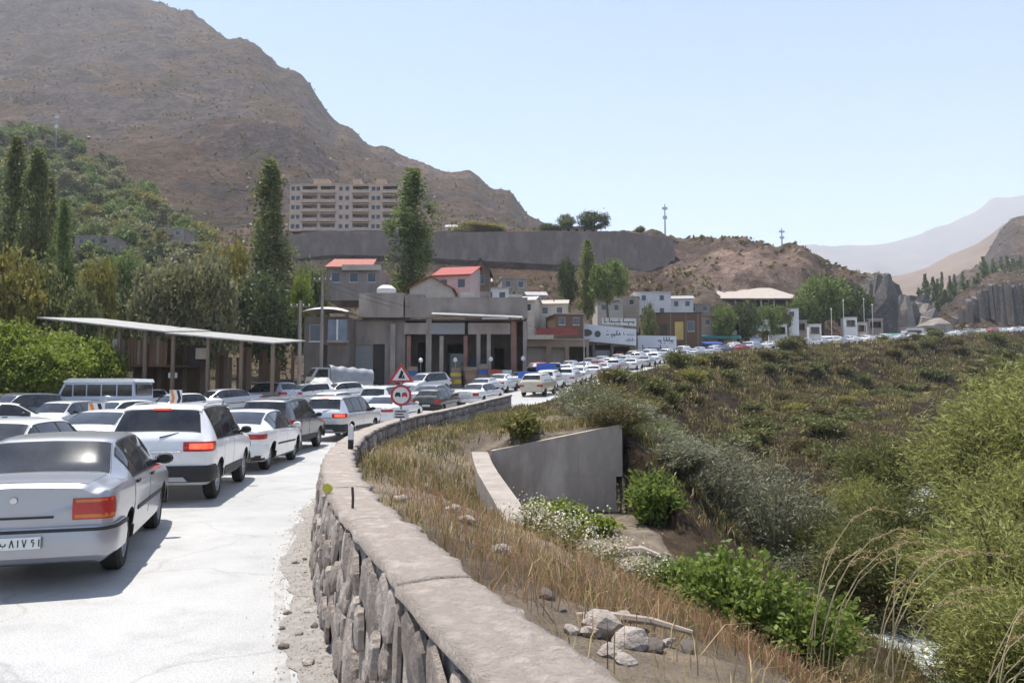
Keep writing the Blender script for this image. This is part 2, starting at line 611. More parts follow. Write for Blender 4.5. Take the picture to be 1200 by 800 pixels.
    g3 = ramp(tr, ne.outputs['Fac'], [(.38, (.60, .59, .58)), (.52, (1.0, 1.0, 1.0)), (.66, (1.3, 1.28, 1.25))])
    m3 = N(tr, 'Mix', data_type='RGBA', blend_type='MULTIPLY')
    m3.inputs[0].default_value = 1
    tr.links.new(m2.outputs[2], m3.inputs[6]); tr.links.new(g3, m3.inputs[7])
    tr.links.new(m3.outputs[2], b.inputs['Base Color'])
    b.inputs['Roughness'].default_value = .95
    b.inputs['Specular IOR Level'].default_value = .1
    b1 = N(tr, 'Bump', Strength=.9, Distance=.06)
    tr.links.new(nc.outputs['Fac'], b1.inputs['Height'])
    b2 = N(tr, 'Bump', Strength=1.0, Distance=9.0)
    tr.links.new(nb.outputs['Fac'], b2.inputs['Height'])
    b3 = N(tr, 'Bump', Strength=.8, Distance=1.6)
    tr.links.new(ne.outputs['Fac'], b3.inputs['Height'])
    tr.links.new(b1.outputs[0], b3.inputs['Normal'])
    tr.links.new(b3.outputs[0], b2.inputs['Normal'])
    tr.links.new(b2.outputs[0], b.inputs['Normal'])
    me.materials.append(m)
    o = link('ground', me)
    tag(o, kind='structure')
    return o


build_ground()

# ------------------------------------------------------------------ far mountains (beyond the valley)
def mountain(name, crest, Yc, Yb, base_py, c1, c2, seed, amp):
    """crest: pixels of the skyline at distance Yc; slope runs down towards us to Yb"""
    px = np.linspace(crest[0][0], crest[-1][0], 150)
    py = np.interp(px, [p[0] for p in crest], [p[1] for p in crest])
    rows = 46
    V = []
    zb = Zpy(base_py, Yb)
    for k in range(rows):
        f = k / (rows - 1)
        if f <= .72:
            g = f / .72
            Yk = Yb + (Yc - Yb) * g
            prof = g ** 1.25
        else:
            g = (f - .72) / .28
            Yk = Yc * (1 + .5 * g)
            prof = 1 - g ** 1.1
        X = (px - 600) / F * Yk
        zc = np.array([Zpy(q, Yc) for q in py])
        Z = zb + (zc - zb) * prof
        nz = (fbm(X / amp / 5, Yk / amp / 6 + 0 * X, 6, seed, True) - .62) * amp * (1 if f < .69 else .4) * min(1, f * 5)
        V.append(np.stack([X, np.full_like(X, Yk), Z + nz], 1))
    V = np.vstack(V)
    n = len(px)
    i, j = np.meshgrid(np.arange(rows - 1), np.arange(n - 1), indexing='ij')
    a = (i * n + j)
    Q = np.stack([a, a + 1, a + n + 1, a + n], -1).reshape(-1, 4)
    mm = mat(name + '_rock', c1, c2, rough=.95, scale=.006, detail=10, bump=12.0, bscale=.012, spec=.1)
    return tag(link(name, mesh_np(name, V, Q, [mm], True)), kind='structure')


mountain('far_mountain', [(560, 330), (700, 320), (860, 305), (940, 291), (1000, 287), (1040, 285), (1085, 273), (1120, 262), (1160, 246), (1200, 232), (1290, 205), (1500, 200), (1800, 220)],
         5200, 2600, 395, (.17, .14, .12), (.10, .088, .08), 7, 260)
mountain('brown_foothill', [(980, 345), (1050, 325), (1090, 312), (1120, 298), (1150, 288), (1200, 262), (1300, 225), (1600, 200)],
         1900, 900, 400, (.19, .135, .095), (.12, .085, .06), 9, 90)


# ------------------------------------------------------------------ road
def strip(name, s0, s1, ts, dz, m, ds=1.0, kind='structure', wob=0.0):
    ss = np.arange(s0, s1 + .01, ds)
    V = []
    for s in ss:
        for t in ts:
            if name == 'road': t = max(t, -20.5 + 7.5 * float(sstep(66, 100, s)))
            x, y, z, _ = edge(s, t + wob * 5.0 * (float(fbm(s * 1.3, t * .5, 4, 77)) - .5) * (1 if t < -.1 else 0))
            V.append((x, y, z + dz))
    n = len(ts)
    i, j = np.meshgrid(np.arange(len(ss) - 1), np.arange(n - 1), indexing='ij')
    a = i * n + j
    Q = np.stack([a, a + 1, a + n + 1, a + n], -1).reshape(-1, 4)
    return tag(link(name, mesh_np(name, V, Q, [m], True)), kind=kind)


def asphalt():
    m, t, b = nodes_of('worn_asphalt')
    tc = N(t, 'TexCoord')
    n1 = N(t, 'TexNoise', Scale=.35, Detail=10.0, Roughness=.7)
    n2 = N(t, 'TexNoise', Scale=60.0, Detail=4.0, Roughness=.6)
    n3 = N(t, 'TexNoise', Scale=1.6, Detail=8.0, Roughness=.75)
    v = N(t, 'TexVoronoi', Scale=120.0)
    cr = N(t, 'TexVoronoi', Scale=.42, feature='DISTANCE_TO_EDGE')
    wp = N(t, 'VectorMath', operation='ADD')
    nw = N(t, 'TexNoise', Scale=1.1, Detail=6.0)
    for q in (n1, n2, n3, v, nw): t.links.new(tc.outputs['Object'], q.inputs['Vector'])
    t.links.new(tc.outputs['Object'], wp.inputs[0]); t.links.new(nw.outputs['Color'], wp.inputs[1])
    t.links.new(wp.outputs[0], cr.inputs['Vector'])
    c1 = ramp(t, n1.outputs['Fac'], [(.32, (.33, .325, .315)), (.52, (.39, .385, .372)), (.7, (.45, .44, .425))])
    c2 = ramp(t, n2.outputs['Fac'], [(.3, (.70, .70, .70)), (.7, (1.22, 1.22, 1.22))])
    c3 = ramp(t, n3.outputs['Fac'], [(.26, (.76, .75, .74)), (.48, (1.0, 1.0, 1.0)), (.75, (1.1, 1.09, 1.07))])
    c4 = ramp(t, cr.outputs['Distance'], [(.0, (.80, .79, .78)), (.006, (.88, .87, .86)), (.014, (1.0, 1.0, 1.0))])
    src = c1
    for c in (c2, c3, c4):
        mx = N(t, 'Mix', data_type='RGBA', blend_type='MULTIPLY')
        mx.inputs[0].default_value = 1
        t.links.new(src, mx.inputs[6]); t.links.new(c, mx.inputs[7])
        src = mx.outputs[2]
    t.links.new(src, b.inputs['Base Color'])
    b.inputs['Roughness'].default_value = .46
    b.inputs['Specular IOR Level'].default_value = .6
    bp = N(t, 'Bump', Strength=.35, Distance=.006)
    t.links.new(v.outputs['Distance'], bp.inputs['Height'])
    t.links.new(bp.outputs[0], b.inputs['Normal'])
    return m


strip('road', -40, 330, [-20.5, -17, -13.5, -10.2, -7, -4, -2, -.9, -.2, .25], 0.0, asphalt())
strip('dirt_verge', -8, 48, [-.40, -.28, -.14, .02], 0.006, mat('verge_dust', (.36, .34, .315), (.28, .26, .24), rough=.95, scale=7, bump=.03, bscale=40, detail=12, c3=(.41, .385, .355)), .07, wob=.09)
strip('edge_line', -8, 48, [-.50, -.42], 0.005, mat('worn_road_paint', (.42, .41, .39), (.22, .215, .21), rough=.8, scale=5.0, detail=10), .5)
# ------------------------------------------------------------------ stone parapet along the road edge
M_STONE = [mat('wall_stone_%d' % i, c, tuple(x * .62 for x in c), rough=.92, scale=7, bump=.035, bscale=30, detail=10, world=True, c3=tuple(min(1, x * 1.25) for x in c))
           for i, c in enumerate([(.44, .37, .32), (.38, .315, .27), (.50, .43, .375), (.34, .28, .24)])]
M_MORTAR = mat('wall_mortar', (.36, .32, .28), (.24, .21, .185), rough=.95, scale=7, bump=.02, bscale=40)
M_COPING = mat('coping_cement', (.41, .35, .305), (.30, .255, .22), rough=.95, scale=6.5, bump=.035, bscale=38, detail=12, c3=(.48, .415, .365))


def stone_mesh(seed):
    r = random.Random(seed)
    n = 8
    mb = MB()
    out = []
    for k in range(n):
        a = 2 * PI * (k + .5) / n
        c, d = math.cos(a), math.sin(a)
        q = .5 / max(abs(c), abs(d)) * r.uniform(.70, 1.0)
        if k % 2 == 0: q *= .98
        out.append((c * q, d * q))
    vs = [(x, y, 0) for x, y in out] + [(x * 1.0, y * 1.0, r.uniform(.55, .8)) for x, y in out] + [(x * r.uniform(.66, .8), y * r.uniform(.7, .85), r.uniform(.82, 1.08)) for x, y in out] + [(r.uniform(-.1, .1), r.uniform(-.1, .1), r.uniform(.95, 1.2))]
    fs = []
    for b in (0, n):
        fs += [(b + k, b + (k + 1) % n, b + n + (k + 1) % n, b + n + k) for k in range(n)]
    fs += [(2 * n + k, 2 * n + (k + 1) % n, 3 * n) for k in range(n)]
    mb.add(vs, fs)
    return mb.mesh('stone', M_STONE[seed % 4])


STONES = [stone_mesh(i) for i in range(12)]
WH = 1.0


def place_stone(parent, s, t, z, w, h, d, roll, side, jit=.03):
    x, y, zr, _ = edge(s, t)
    x2, y2, _, _ = edge(s + .1, t)
    tx = Vector((x2 - x, y2 - y, 0)).normalized()
    up = Vector((0, 0, 1))
    nrm = Vector((tx.y, -tx.x, 0)) * side
    if side < 0:
        up = (up + nrm * -.11).normalized()
    ax = up.cross(nrm).normalized()
    m = Matrix((ax, up, nrm)).transposed()
    m = m @ Matrix.Rotation(roll, 3, 'Z') @ Matrix.Rotation(random.uniform(-jit, jit) * 3, 3, 'X') @ Matrix.Rotation(random.uniform(-jit, jit) * 4, 3, 'Y')
    m4 = m.to_4x4() @ Matrix.Diagonal((w, h, d, 1))
    m4.translation = (x, y, zr + z)
    o = bpy.data.objects.new('stone', random.choice(STONES))
    COL.objects.link(o)
    o.parent = parent
    o.matrix_local = m4
    return o


def build_wall():
    root = empty('stone_parapet')
    tag(root, 'curving waist-high stone parapet wall with flat cement top along the road edge', 'wall')
    # mortared core, swept along the edge
    prof = [(-.13, -.25), (-.115, .0), (-.02, .97), (.29, .97), (.29, -.3)]
    ss = np.arange(-9, 46.01, .5)
    V, Q = [], []
    for s in ss:
        for (t, z) in prof:
            x, y, zr, _ = edge(s, t)
            V.append((x, y, zr + z))
    n = len(prof)
    for i in range(len(ss) - 1):
        for k in range(n - 1):
            a = i * n + k
            Q.append((a, a + n, a + n + 1, a + 1))
    link('core', mesh_np('core', V, Q, [M_MORTAR]), root)
    # coping slabs
    s = -9.0
    while s < 45.5:
        L = random.uniform(1.3, 2.6)
        e = min(s + L, 46)
        dz, tl, tr_ = random.uniform(-.006, .006), random.uniform(-.06, -.035), random.uniform(.34, .37)
        k = max(2, int((e - s) / .05))
        m = 9
        V, Q = [], []
        for a in range(-1, k + 2):
            sa = s + .0008 + (e - s - .0016) * min(max(a, 0), k) / k
            row = [(tl, .94)] + [(tl + (tr_ - tl) * b / (m - 3), 1.0) for b in range(m - 2)] + [(tr_, .94)]
            for b, (t, z) in enumerate(row):
                wob = 0
                if b in (0, 1): wob = (fbm(sa * 3.1, 3.3, 2, 5) - .5) * .06
                if b in (m - 2, m - 1): wob = (fbm(sa * 3.6, 8.3, 3, 6) - .5) * .15
                x, y, zr, _ = edge(sa, t + wob)
                h = (float(fbm(sa * 3.2, t * 9, 4, 91)) - .5) * .030 if 0 < b < m - 1 else 0
                if b in (1, m - 2): h -= .010
                V.append((x, y, zr + (z + dz + h if 0 <= a <= k else .90)))
        for a in range(k + 2):
            for b in range(m - 1):
                q = a * m + b
                Q.append((q, q + 1, q + m + 1, q + m))
        link('coping_slab', mesh_np('coping_slab', V, Q, [M_COPING], False), root)
        s = e
    # stones on the road face: rough slabs on edge in uneven leaning courses
    cnt = 0
    s = -.7
    while s < 12.2:
        wd = random.uniform(.15, .30)
        z = -.02
        n = random.choice((2, 3, 3, 4))
        cuts = sorted(random.uniform(.25, .75) for _ in range(n - 1))
        zz = [0.0] + [.95 * (c * .6 + (k + 1) / n * .4) for k, c in enumerate(cuts)] + [.95]
        for a, b in zip(zz[:-1], zz[1:]):
            h = b - a
            if h < .12: continue
            zc = (a + b) / 2
            lean = R(random.uniform(8, 38))
            place_stone(root, s + wd / 2 + (.5 - zc) * .22 + random.uniform(-.03, .03), -.115 + .105 * zc, zc - .01, wd * random.uniform(.95, 1.18), h * random.uniform(1.0, 1.16), random.uniform(.022, .055), lean, -1, .05)
            cnt += 1
        s += wd * .97
    # stones on the outer face where the wall swings round
    s = 8.5
    while s < 45:
        wd = random.uniform(.34, .62)
        hh = random.uniform(.26, .4)
        place_stone(root, s + wd / 2, .28, .90 - hh / 2, wd * 1.04, hh, random.uniform(.05, .09), R(random.uniform(-6, 6)), 1); cnt += 1
        if s < 34:
            h2 = random.uniform(.3, .42)
            place_stone(root, s + wd / 2 + random.uniform(-.1, .1), .28, .90 - hh - h2 / 2, wd * 1.04, h2, random.uniform(.05, .09), R(random.uniform(-6, 6)), 1); cnt += 1
        s += wd
    return root


build_wall()


def build_culvert():
    M_CON = mat('old_concrete', (.46, .39, .33), (.34, .285, .24), rough=.92, scale=1.3, bump=.008, bscale=25, detail=9, c3=(.52, .445, .385), stretch=(1, 1, .35))
    M_CON2 = mat('pale_concrete', (.36, .315, .275), (.24, .21, .185), rough=.92, scale=2.0, bump=.012, bscale=25, detail=9)
    root = empty('culvert_wing_wall', (0, 0, 0))
    tag(root, 'grey shuttered concrete wing wall of the culvert below the road ledge', 'retaining wall')
    A, B = P(576, 528, 21.9), P(729, 497, 21.5)
    cols = 3
    zb = -1.95
    for i in range(cols):
        for j in range(2):
            f0, f1 = i / cols + .0004, (i + 1) / cols - .0004
            a, b = A.lerp(B, f0), A.lerp(B, f1)
            if i == cols - 1 and j == 0: b = b + (A - B).normalized() * .18
            zm = -.42
            bot = (zm + .001, zm + .001) if j else (zb, zb)
            top = (a.z, b.z) if j else (zm - .001, zm - .001)
            d = random.uniform(-.006, .006)
            nb = Vector((0, .36, 0))
            f = Vector((0, d, 0))
            vs = [Vector((a.x, a.y, bot[0])) + f, Vector((b.x, b.y, bot[1])) + f, Vector((b.x, b.y, bot[1])) + nb, Vector((a.x, a.y, bot[0])) + nb,
                  Vector((a.x, a.y, top[0])) + f, Vector((b.x, b.y, top[1])) + f, Vector((b.x, b.y, top[1])) + nb, Vector((a.x, a.y, top[0])) + nb]
            mb = MB().add(vs, ((0, 3, 2, 1), (4, 5, 6, 7), (0, 1, 5, 4), (1, 2, 6, 5), (2, 3, 7, 6), (3, 0, 4, 7)))
            mb.build('panel', M_CON, root)
    # sloping side parapet of the basin, coming towards us
    r2 = empty('culvert_side_wall')
    tag(r2, 'pale sloping concrete side wall running down from the culvert corner', 'retaining wall')
    a, b = Vector((A.x - .1, 21.7, A.z - .02)), Vector((.52, 11.8, -.38))
    mid = Vector((-.30, 17.2, .12))
    pts = [a, a.lerp(mid, .5) + Vector((0, 0, -.05)), mid, mid.lerp(b, .5) + Vector((0, 0, .04)), b]
    for k in range(4):
        p, q = pts[k], pts[k + 1]
        q = q - (q - p).normalized() * .012
        wdt = Vector((-.46, 0, 0))
        dn = lambda v: Vector((v.x, v.y, -2.0))
        vs = [p, q, q + wdt, p + wdt, dn(p), dn(q), dn(q + wdt), dn(p + wdt)]
        MB().add(vs, ((0, 1, 2, 3), (4, 7, 6, 5), (0, 4, 5, 1), (1, 5, 6, 2), (2, 6, 7, 3), (3, 7, 4, 0))).build('block', M_CON2, r2)


build_culvert()


# ------------------------------------------------------------------ stream in the gully
def build_stream():
    m, t, b = nodes_of('foaming_water')
    tc = N(t, 'TexCoord')
    n = N(t, 'TexNoise', Scale=1.9, Detail=9.0, Roughness=.7)
    t.links.new(tc.outputs['Object'], n.inputs['Vector'])
    t.links.new(ramp(t, n.outputs['Fac'], [(.40, (.10, .115, .11)), (.52, (.42, .45, .45)), (.62, (.80, .82, .82))]), b.inputs['Base Color'])
    b.inputs['Roughness'].default_value = .25
    bp = N(t, 'Bump', Strength=1, Distance=.12)
    t.links.new(n.outputs['Fac'], bp.inputs['Height'])
    t.links.new(bp.outputs[0], b.inputs['Normal'])
    pts = catmull([(2, -6), (6, 4), (7.6, 12), (9.1, 18), (11.4, 24), (15.5, 30), (19, 38), (24, 50)], .6)
    tn = np.gradient(pts, axis=0)
    tn /= np.linalg.norm(tn, axis=1)[:, None]
    nr = np.stack([tn[:, 1], -tn[:, 0]], 1)
    V = []
    k = 13
    for i, p in enumerate(pts):
        for j in range(k):
            f = (j / (k - 1) - .5) * (4.4 + .5 * math.sin(i * .3))
            x, y = p + nr[i] * f
            V.append((x, y, -4.72 + (float(fbm(x * 1.1, y * 1.1, 4, 15)) - .5) * .30 + .045 * max(0, y - 20)))
    n_ = len(pts)
    i, j = np.meshgrid(np.arange(n_ - 1), np.arange(k - 1), indexing='ij')
    a = i * k + j
    Q = np.stack([a, a + 1, a + k + 1, a + k], -1).reshape(-1, 4)
    tag(link('stream', mesh_np('stream', V, Q, [m], True)), kind='structure')


build_stream()


# ------------------------------------------------------------------ signs and small posts
M_STEEL = mat('galvanised_steel', (.36, .36, .36), (.27, .27, .27), rough=.5, metal=.6, scale=9)
M_SIGNW = mat('sign_white', (.72, .70, .68), (.64, .62, .60), rough=.45, scale=4)
M_SIGNR = mat('sign_red', (.50, .05, .05), (.42, .045, .045), rough=.45, scale=4)
M_SIGNK = mat('sign_black', (.03, .03, .03), (.02, .02, .02), rough=.5, scale=4)
M_YEL = mat('reflector_yellow', (.50, .42, .06), (.38, .33, .05), rough=.5, scale=20)
M_ORANGE = mat('chevron_orange', (.75, .26, .05), (.62, .20, .05), rough=.5, scale=8)


def disc(mb, x, z, r, y0, y1, n=28, m=0, r_in=None):
    if r_in is None:
        mb.prism([(x + r * math.cos(2 * PI * k / n), z + r * math.sin(2 * PI * k / n)) for k in range(n)], y0, y1, m)
    else:
        for k in range(n):
            a, b = 2 * PI * k / n, 2 * PI * (k + 1) / n
            mb.prism([(x + r_in * math.cos(a), z + r_in * math.sin(a)), (x + r * math.cos(a), z + r * math.sin(a)), (x + r * math.cos(b), z + r * math.sin(b)), (x + r_in * math.cos(b), z + r_in * math.sin(b))], y0, y1, m)


def car_icon(mb, x, z, w_, h, y0, y1):
    mb.prism([(x - w_, z), (x + w_, z), (x + w_, z + h * .5), (x + w_ * .6, z + h), (x - w_ * .6, z + h), (x - w_, z + h * .5)], y0, y1)
    mb.box((x - w_ * .95, y0, z - h * .22), (x - w_ * .5, y1, z - .0))
    mb.box((x + w_ * .5, y0, z - h * .22), (x + w_ * .95, y1, z - .0))


def traffic_sign():
    Y = 24.0
    p = P(470, 463, Y)
    x0, zc = p.x, p.z
    root = empty('traffic_sign', (x0, Y, 0))
    tag(root, 'red rimmed triangular and round traffic signs on one pole behind the parapet', 'traffic sign')
    MB().tube([(0, .03, .3), (0, .03, zc + 1.0)], .035, 10).build('pole', M_STEEL, root)
    r = .33
    b = MB(); disc(b, 0, zc, r, -.012, 0); rd = b.build('round_plate', M_SIGNW, root)
    b = MB(); disc(b, 0, zc, r, -.02, -.013, r_in=r * .78); b.build('red_ring', M_SIGNR, rd)
    b = MB(); car_icon(b, -.10, zc - .03, .085, .12, -.019, -.013); b.build('black_car_symbol', M_SIGNK, rd)
    b = MB(); car_icon(b, .11, zc - .03, .085, .12, -.019, -.013); b.build('red_car_symbol', M_SIGNR, rd)
    zt = P(470, 447, Y).z
    H = P(470, 430, Y).z - zt + .12
    tri = [(-.40, zt - .02), (.40, zt - .02), (0, zt + H)]
    cx, cz = 0, zt + H * .32
    sc = lambda k: [(cx + (a - cx) * k, cz + (c - cz) * k) for a, c in tri]
    tp = MB().prism(tri, -.012, 0).build('triangle_plate', M_SIGNW, root)
    b = MB()
    o, i_ = sc(1.0), sc(.70)
    for k in range(3):
        b.prism([o[k], o[(k + 1) % 3], i_[(k + 1) % 3], i_[k]], -.02, -.013)
    b.build('red_border', M_SIGNR, tp)
    b = MB()
    b.prism([(-.10, zt + .10), (.02, zt + .10), (.07, zt + .30), (.0, zt + .36), (-.05, zt + .22)], -.019, -.013)
    b.prism([(.03, zt + .10), (.12, zt + .10), (.07, zt + .22)], -.019, -.013)
    b.build('black_symbol', M_SIGNK, tp)
    zp = P(470, 485, Y).z
    pl = MB().box((-.24, -.012, zp - .14), (.24, 0, zp + .15)).build('supplementary_plate', M_SIGNW, root)
    b = MB()
    for k in range(3):
        b.box((-.18, -.018, zp + .06 - k * .085), (-.18 + (.34, .26, .30)[k], -.013, zp + .10 - k * .085))
    b.build('text_line', M_SIGNK, pl)


traffic_sign()


def small_posts():
    # striped delineator on the coping
    p = P(411, 526, 12.4)
    o = empty('delineator_post', (p.x, 12.4, 1.0))
    tag(o, 'short white and black delineator post standing on the parapet top', 'marker post')
    MB().box((-.04, -.03, 0), (.04, .03, .15)).build('black_base', M_SIGNK, o)
    MB().prism([(-.04, .15), (.04, .15), (.04, .36), (.0, .40), (-.04, .36)], -.03, .03).build('white_head', M_SIGNW, o)
    # rusty bar
    p = P(413, 590, 6.1)
    mb = MB().tube([(0, 0, -.05), (.004, 0, .08), (-.002, 0, .17)], .011, 7)
    tag(mb.build('steel_bar', mat('rusty_steel', (.10, .07, .055), (.07, .05, .04), rough=.8, scale=30), None, loc=(p.x, 6.1, .99)), 'thin rusty reinforcing bar sticking up from the wall top', 'steel bar')
    # yellow reflector bracket on the road edge of the coping
    p = P(384, 563, 7.0)
    o = empty('road_reflector', (p.x, 7.0, .985))
    tag(o, 'small yellow reflector plate fixed to the road edge of the parapet', 'reflector')
    b = MB(); disc(b, 0, .055, .046, -.012, .012, 9); b.build('reflector_disc', M_YEL, o)
    MB().box((-.018, -.008, -.03), (.018, .008, .03)).build('bracket', M_STEEL, o)


small_posts()


def chevron(px, py, Y, label):
    p = P(px, py, Y)
    g = edge_ground(p.x, Y)
    o = empty('chevron_marker', (p.x, Y, g), R(8))
    tag(o, label, 'road marker', 'chevron markers on the road divider')
    zc = p.z - g
    MB().tube([(0, .03, 0), (0, .03, zc + .2)], .03, 8).build('post', M_STEEL, o)
    hh, wd = .36, .27
    bd = MB().box((-wd, -.012, zc - hh), (wd, .006, zc + hh)).build('board', M_SIGNW, o)
    for k in (-1, 1):
        b = MB()
        c = k * wd * .5
        b.prism([(c - wd * .42, zc - hh * .95), (c, zc - hh * .95), (c + wd * .38, zc), (c, zc + hh * .95), (c - wd * .42, zc + hh * .95), (c - .02, zc)], -.018, -.013)
        b.build('chevron', M_ORANGE if k < 0 else M_SIGNK, bd)


def edge_ground(x, y):
    s, t, z = road_frame([x], [y])
    return float(z[0]) if -20.5 < t[0] < .2 else ground_at(x, y)


chevron(113, 484, 27.0, 'orange and black chevron marker board in front of the parked minibus')
chevron(206, 466, 35.0, 'orange and black chevron marker board among the white cars behind the minibus')

# concrete divider between the carriageways
M_KERB = mat('kerb_concrete', (.36, .34, .31), (.26, .245, .22), rough=.9, scale=3, bump=.006)
def build_divider():
    root = empty('road_divider')
    tag(root, 'low concrete kerb divider between the two streams of traffic', 'divider')
    s = 14.0
    while s < 62:
        x0, y0, z0, _ = edge(s, -10.3)
        x1, y1, z1, _ = edge(s + 1.96, -10.3)
        d = Vector((x1 - x0, y1 - y0, 0)).normalized()
        n = Vector((d.y, -d.x, 0))
        vs = []
        for (p, z) in ((Vector((x0, y0, 0)), z0), (Vector((x1, y1, 0)), z1)):
            for (u, h) in ((-.2, -.02), (.2, -.02), (.17, .24), (-.17, .24)):
                vs.append(p + n * u + Vector((0, 0, z + h)))
        MB().add(vs, ((0, 1, 2, 3), (4, 7, 6, 5), (0, 4, 5, 1), (1, 5, 6, 2), (2, 6, 7, 3), (3, 7, 4, 0))).build('kerb_block', M_KERB, root)
        s += 2.0


build_divider()
# ------------------------------------------------------------------ vehicles
def paint_mat():
    m, t, b = nodes_of('car_paint')
    oi = N(t, 'ObjectInfo')
    tc = N(t, 'TexCoord')
    n = N(t, 'TexNoise', Scale=2.2, Detail=6.0, Roughness=.7)
    t.links.new(tc.outputs['Object'], n.inputs['Vector'])
    mx = N(t, 'Mix', data_type='RGBA')
    f = ramp(t, n.outputs['Fac'], [(.42, (.02, .02, .02)), (.75, (.22, .22, .22))])
    t.links.new(f, mx.inputs[0])
    t.links.new(oi.outputs['Color'], mx.inputs[6])
    mx.inputs[7].default_value = (.33, .29, .24, 1)
    t.links.new(mx.outputs[2], b.inputs['Base Color'])
    t.links.new(oi.outputs['Alpha'], b.inputs['Metallic'])
    b.inputs['Roughness'].default_value = .34
    b.inputs['Specular IOR Level'].default_value = .5
    b.inputs['Coat Weight'].default_value = .7
    b.inputs['Coat Roughness'].default_value = .09
    return m


M_PAINT = paint_mat()


def glass_mat():
    m, t, b = nodes_of('tinted_glass')
    tc = N(t, 'TexCoord')
    n = N(t, 'TexNoise', Scale=3.0, Detail=3.0)
    t.links.new(tc.outputs['Object'], n.inputs['Vector'])
    t.links.new(ramp(t, n.outputs['Fac'], [(.35, (.012, .014, .016)), (.7, (.035, .038, .042))]), b.inputs['Base Color'])
    b.inputs['Roughness'].default_value = .06
    b.inputs['Specular IOR Level'].default_value = .55
    return m


M_GLASS = glass_mat()
M_TRIM = mat('black_trim', (.022, .022, .023), (.035, .034, .033), rough=.6, scale=14)
M_TYRE = mat('tyre_rubber', (.022, .021, .02), (.045, .042, .038), rough=.85, scale=12)
M_RIM = mat('alloy_rim', (.42, .42, .43), (.30, .30, .30), rough=.4, metal=.6, scale=12)
M_TAIL = mat('tail_lens_red', (.42, .022, .018), (.30, .016, .015), rough=.18, scale=20, spec=.6)
M_AMB = mat('tail_lens_amber', (.55, .17, .03), (.45, .13, .03), rough=.2, scale=20, spec=.6)
M_HEAD = mat('headlamp_lens', (.70, .72, .74), (.45, .47, .50), rough=.12, scale=14, spec=.7)
M_PLATE = mat('plate_white', (.72, .72, .70), (.64, .64, .62), rough=.5, scale=20)
M_PBLUE = mat('plate_blue', (.03, .07, .32), (.03, .06, .26), rough=.5, scale=20)
M_CHROME = mat('chrome', (.62, .62, .63), (.5, .5, .5), rough=.15, metal=1.0, scale=10)
M_SILVERP = mat('silver_plastic', (.40, .40, .40), (.33, .33, .33), rough=.45, scale=10)


def lit_red():
    m, t, b = nodes_of('lit_brake_lamp')
    tc = N(t, 'TexCoord')
    n = N(t, 'TexNoise', Scale=9.0)
    t.links.new(tc.outputs['Object'], n.inputs['Vector'])
    c = ramp(t, n.outputs['Fac'], [(.3, (.7, .04, .02)), (.7, (1.0, .10, .05))])
    t.links.new(c, b.inputs['Base Color'])
    t.links.new(c, b.inputs['Emission Color'])
    b.inputs['Emission Strength'].default_value = .9
    b.inputs['Roughness'].default_value = .2
    return m


M_LIT = lit_red()

KIND = {}
# station rows: y, z bottom, z belt, z top, half widths bottom, belt, top     (rear = 0)
KIND['sedan_old'] = dict(L=4.41, wheel_r=.30, axles=(.98, 3.60), st=[
    (0.00, .36, .90, .985, .70, .76, .62), (0.05, .28, .945, 1.02, .76, .815, .66), (0.16, .24, .955, 1.035, .80, .84, .68), (0.50, .22, .96, 1.04, .815, .852, .69),
    (0.84, .22, .955, 1.05, .82, .855, .69), (1.02, .22, .95, 1.15, .82, .857, .66), (1.36, .22, .945, 1.36, .825, .86, .60), (1.60, .22, .94, 1.395, .825, .86, .595),
    (2.10, .22, .935, 1.41, .825, .86, .60), (2.60, .22, .925, 1.40, .825, .86, .60), (2.86, .22, .92, 1.355, .825, .86, .61), (3.16, .22, .91, 1.16, .82, .857, .66),
    (3.44, .22, .90, .965, .815, .855, .71), (3.80, .23, .855, .92, .81, .845, .70), (4.15, .24, .79, .85, .79, .83, .68), (4.34, .27, .70, .76, .75, .80, .64), (4.41, .34, .60, .64, .68, .72, .58)],
    win=[(1.20, 1.42), (1.47, 2.16), (2.24, 3.22)], doors=[(1.18, 2.18), (2.22, 3.26)], rear_glass=(.86, 1.33), front_glass=(2.90, 3.40))
KIND['suv'] = dict(L=4.46, wheel_r=.345, axles=(.86, 3.50), st=[
    (0.00, .42, 1.00, 1.06, .74, .80, .72), (0.05, .36, 1.05, 1.13, .81, .865, .75), (0.14, .32, 1.06, 1.24, .84, .895, .73), (0.40, .30, 1.06, 1.57, .86, .91, .65),
    (0.52, .30, 1.06, 1.645, .87, .915, .635), (0.75, .30, 1.055, 1.665, .87, .915, .635), (1.50, .30, 1.05, 1.69, .87, .915, .645), (2.40, .30, 1.04, 1.68, .87, .915, .65), (2.75, .30, 1.03, 1.62, .87, .915, .655),
    (3.15, .30, 1.02, 1.34, .86, .91, .71), (3.48, .30, 1.01, 1.11, .86, .905, .75), (3.85, .31, .97, 1.06, .85, .90, .74), (4.18, .32, .90, .98, .82, .87, .71), (4.38, .36, .80, .87, .76, .82, .66), (4.46, .44, .66, .72, .68, .73, .58)],
    win=[(.62, 1.12), (1.18, 1.98), (2.06, 3.18)], doors=[(1.14, 2.02), (2.06, 3.22)], rear_glass=(.15, .41), front_glass=(2.80, 3.44))
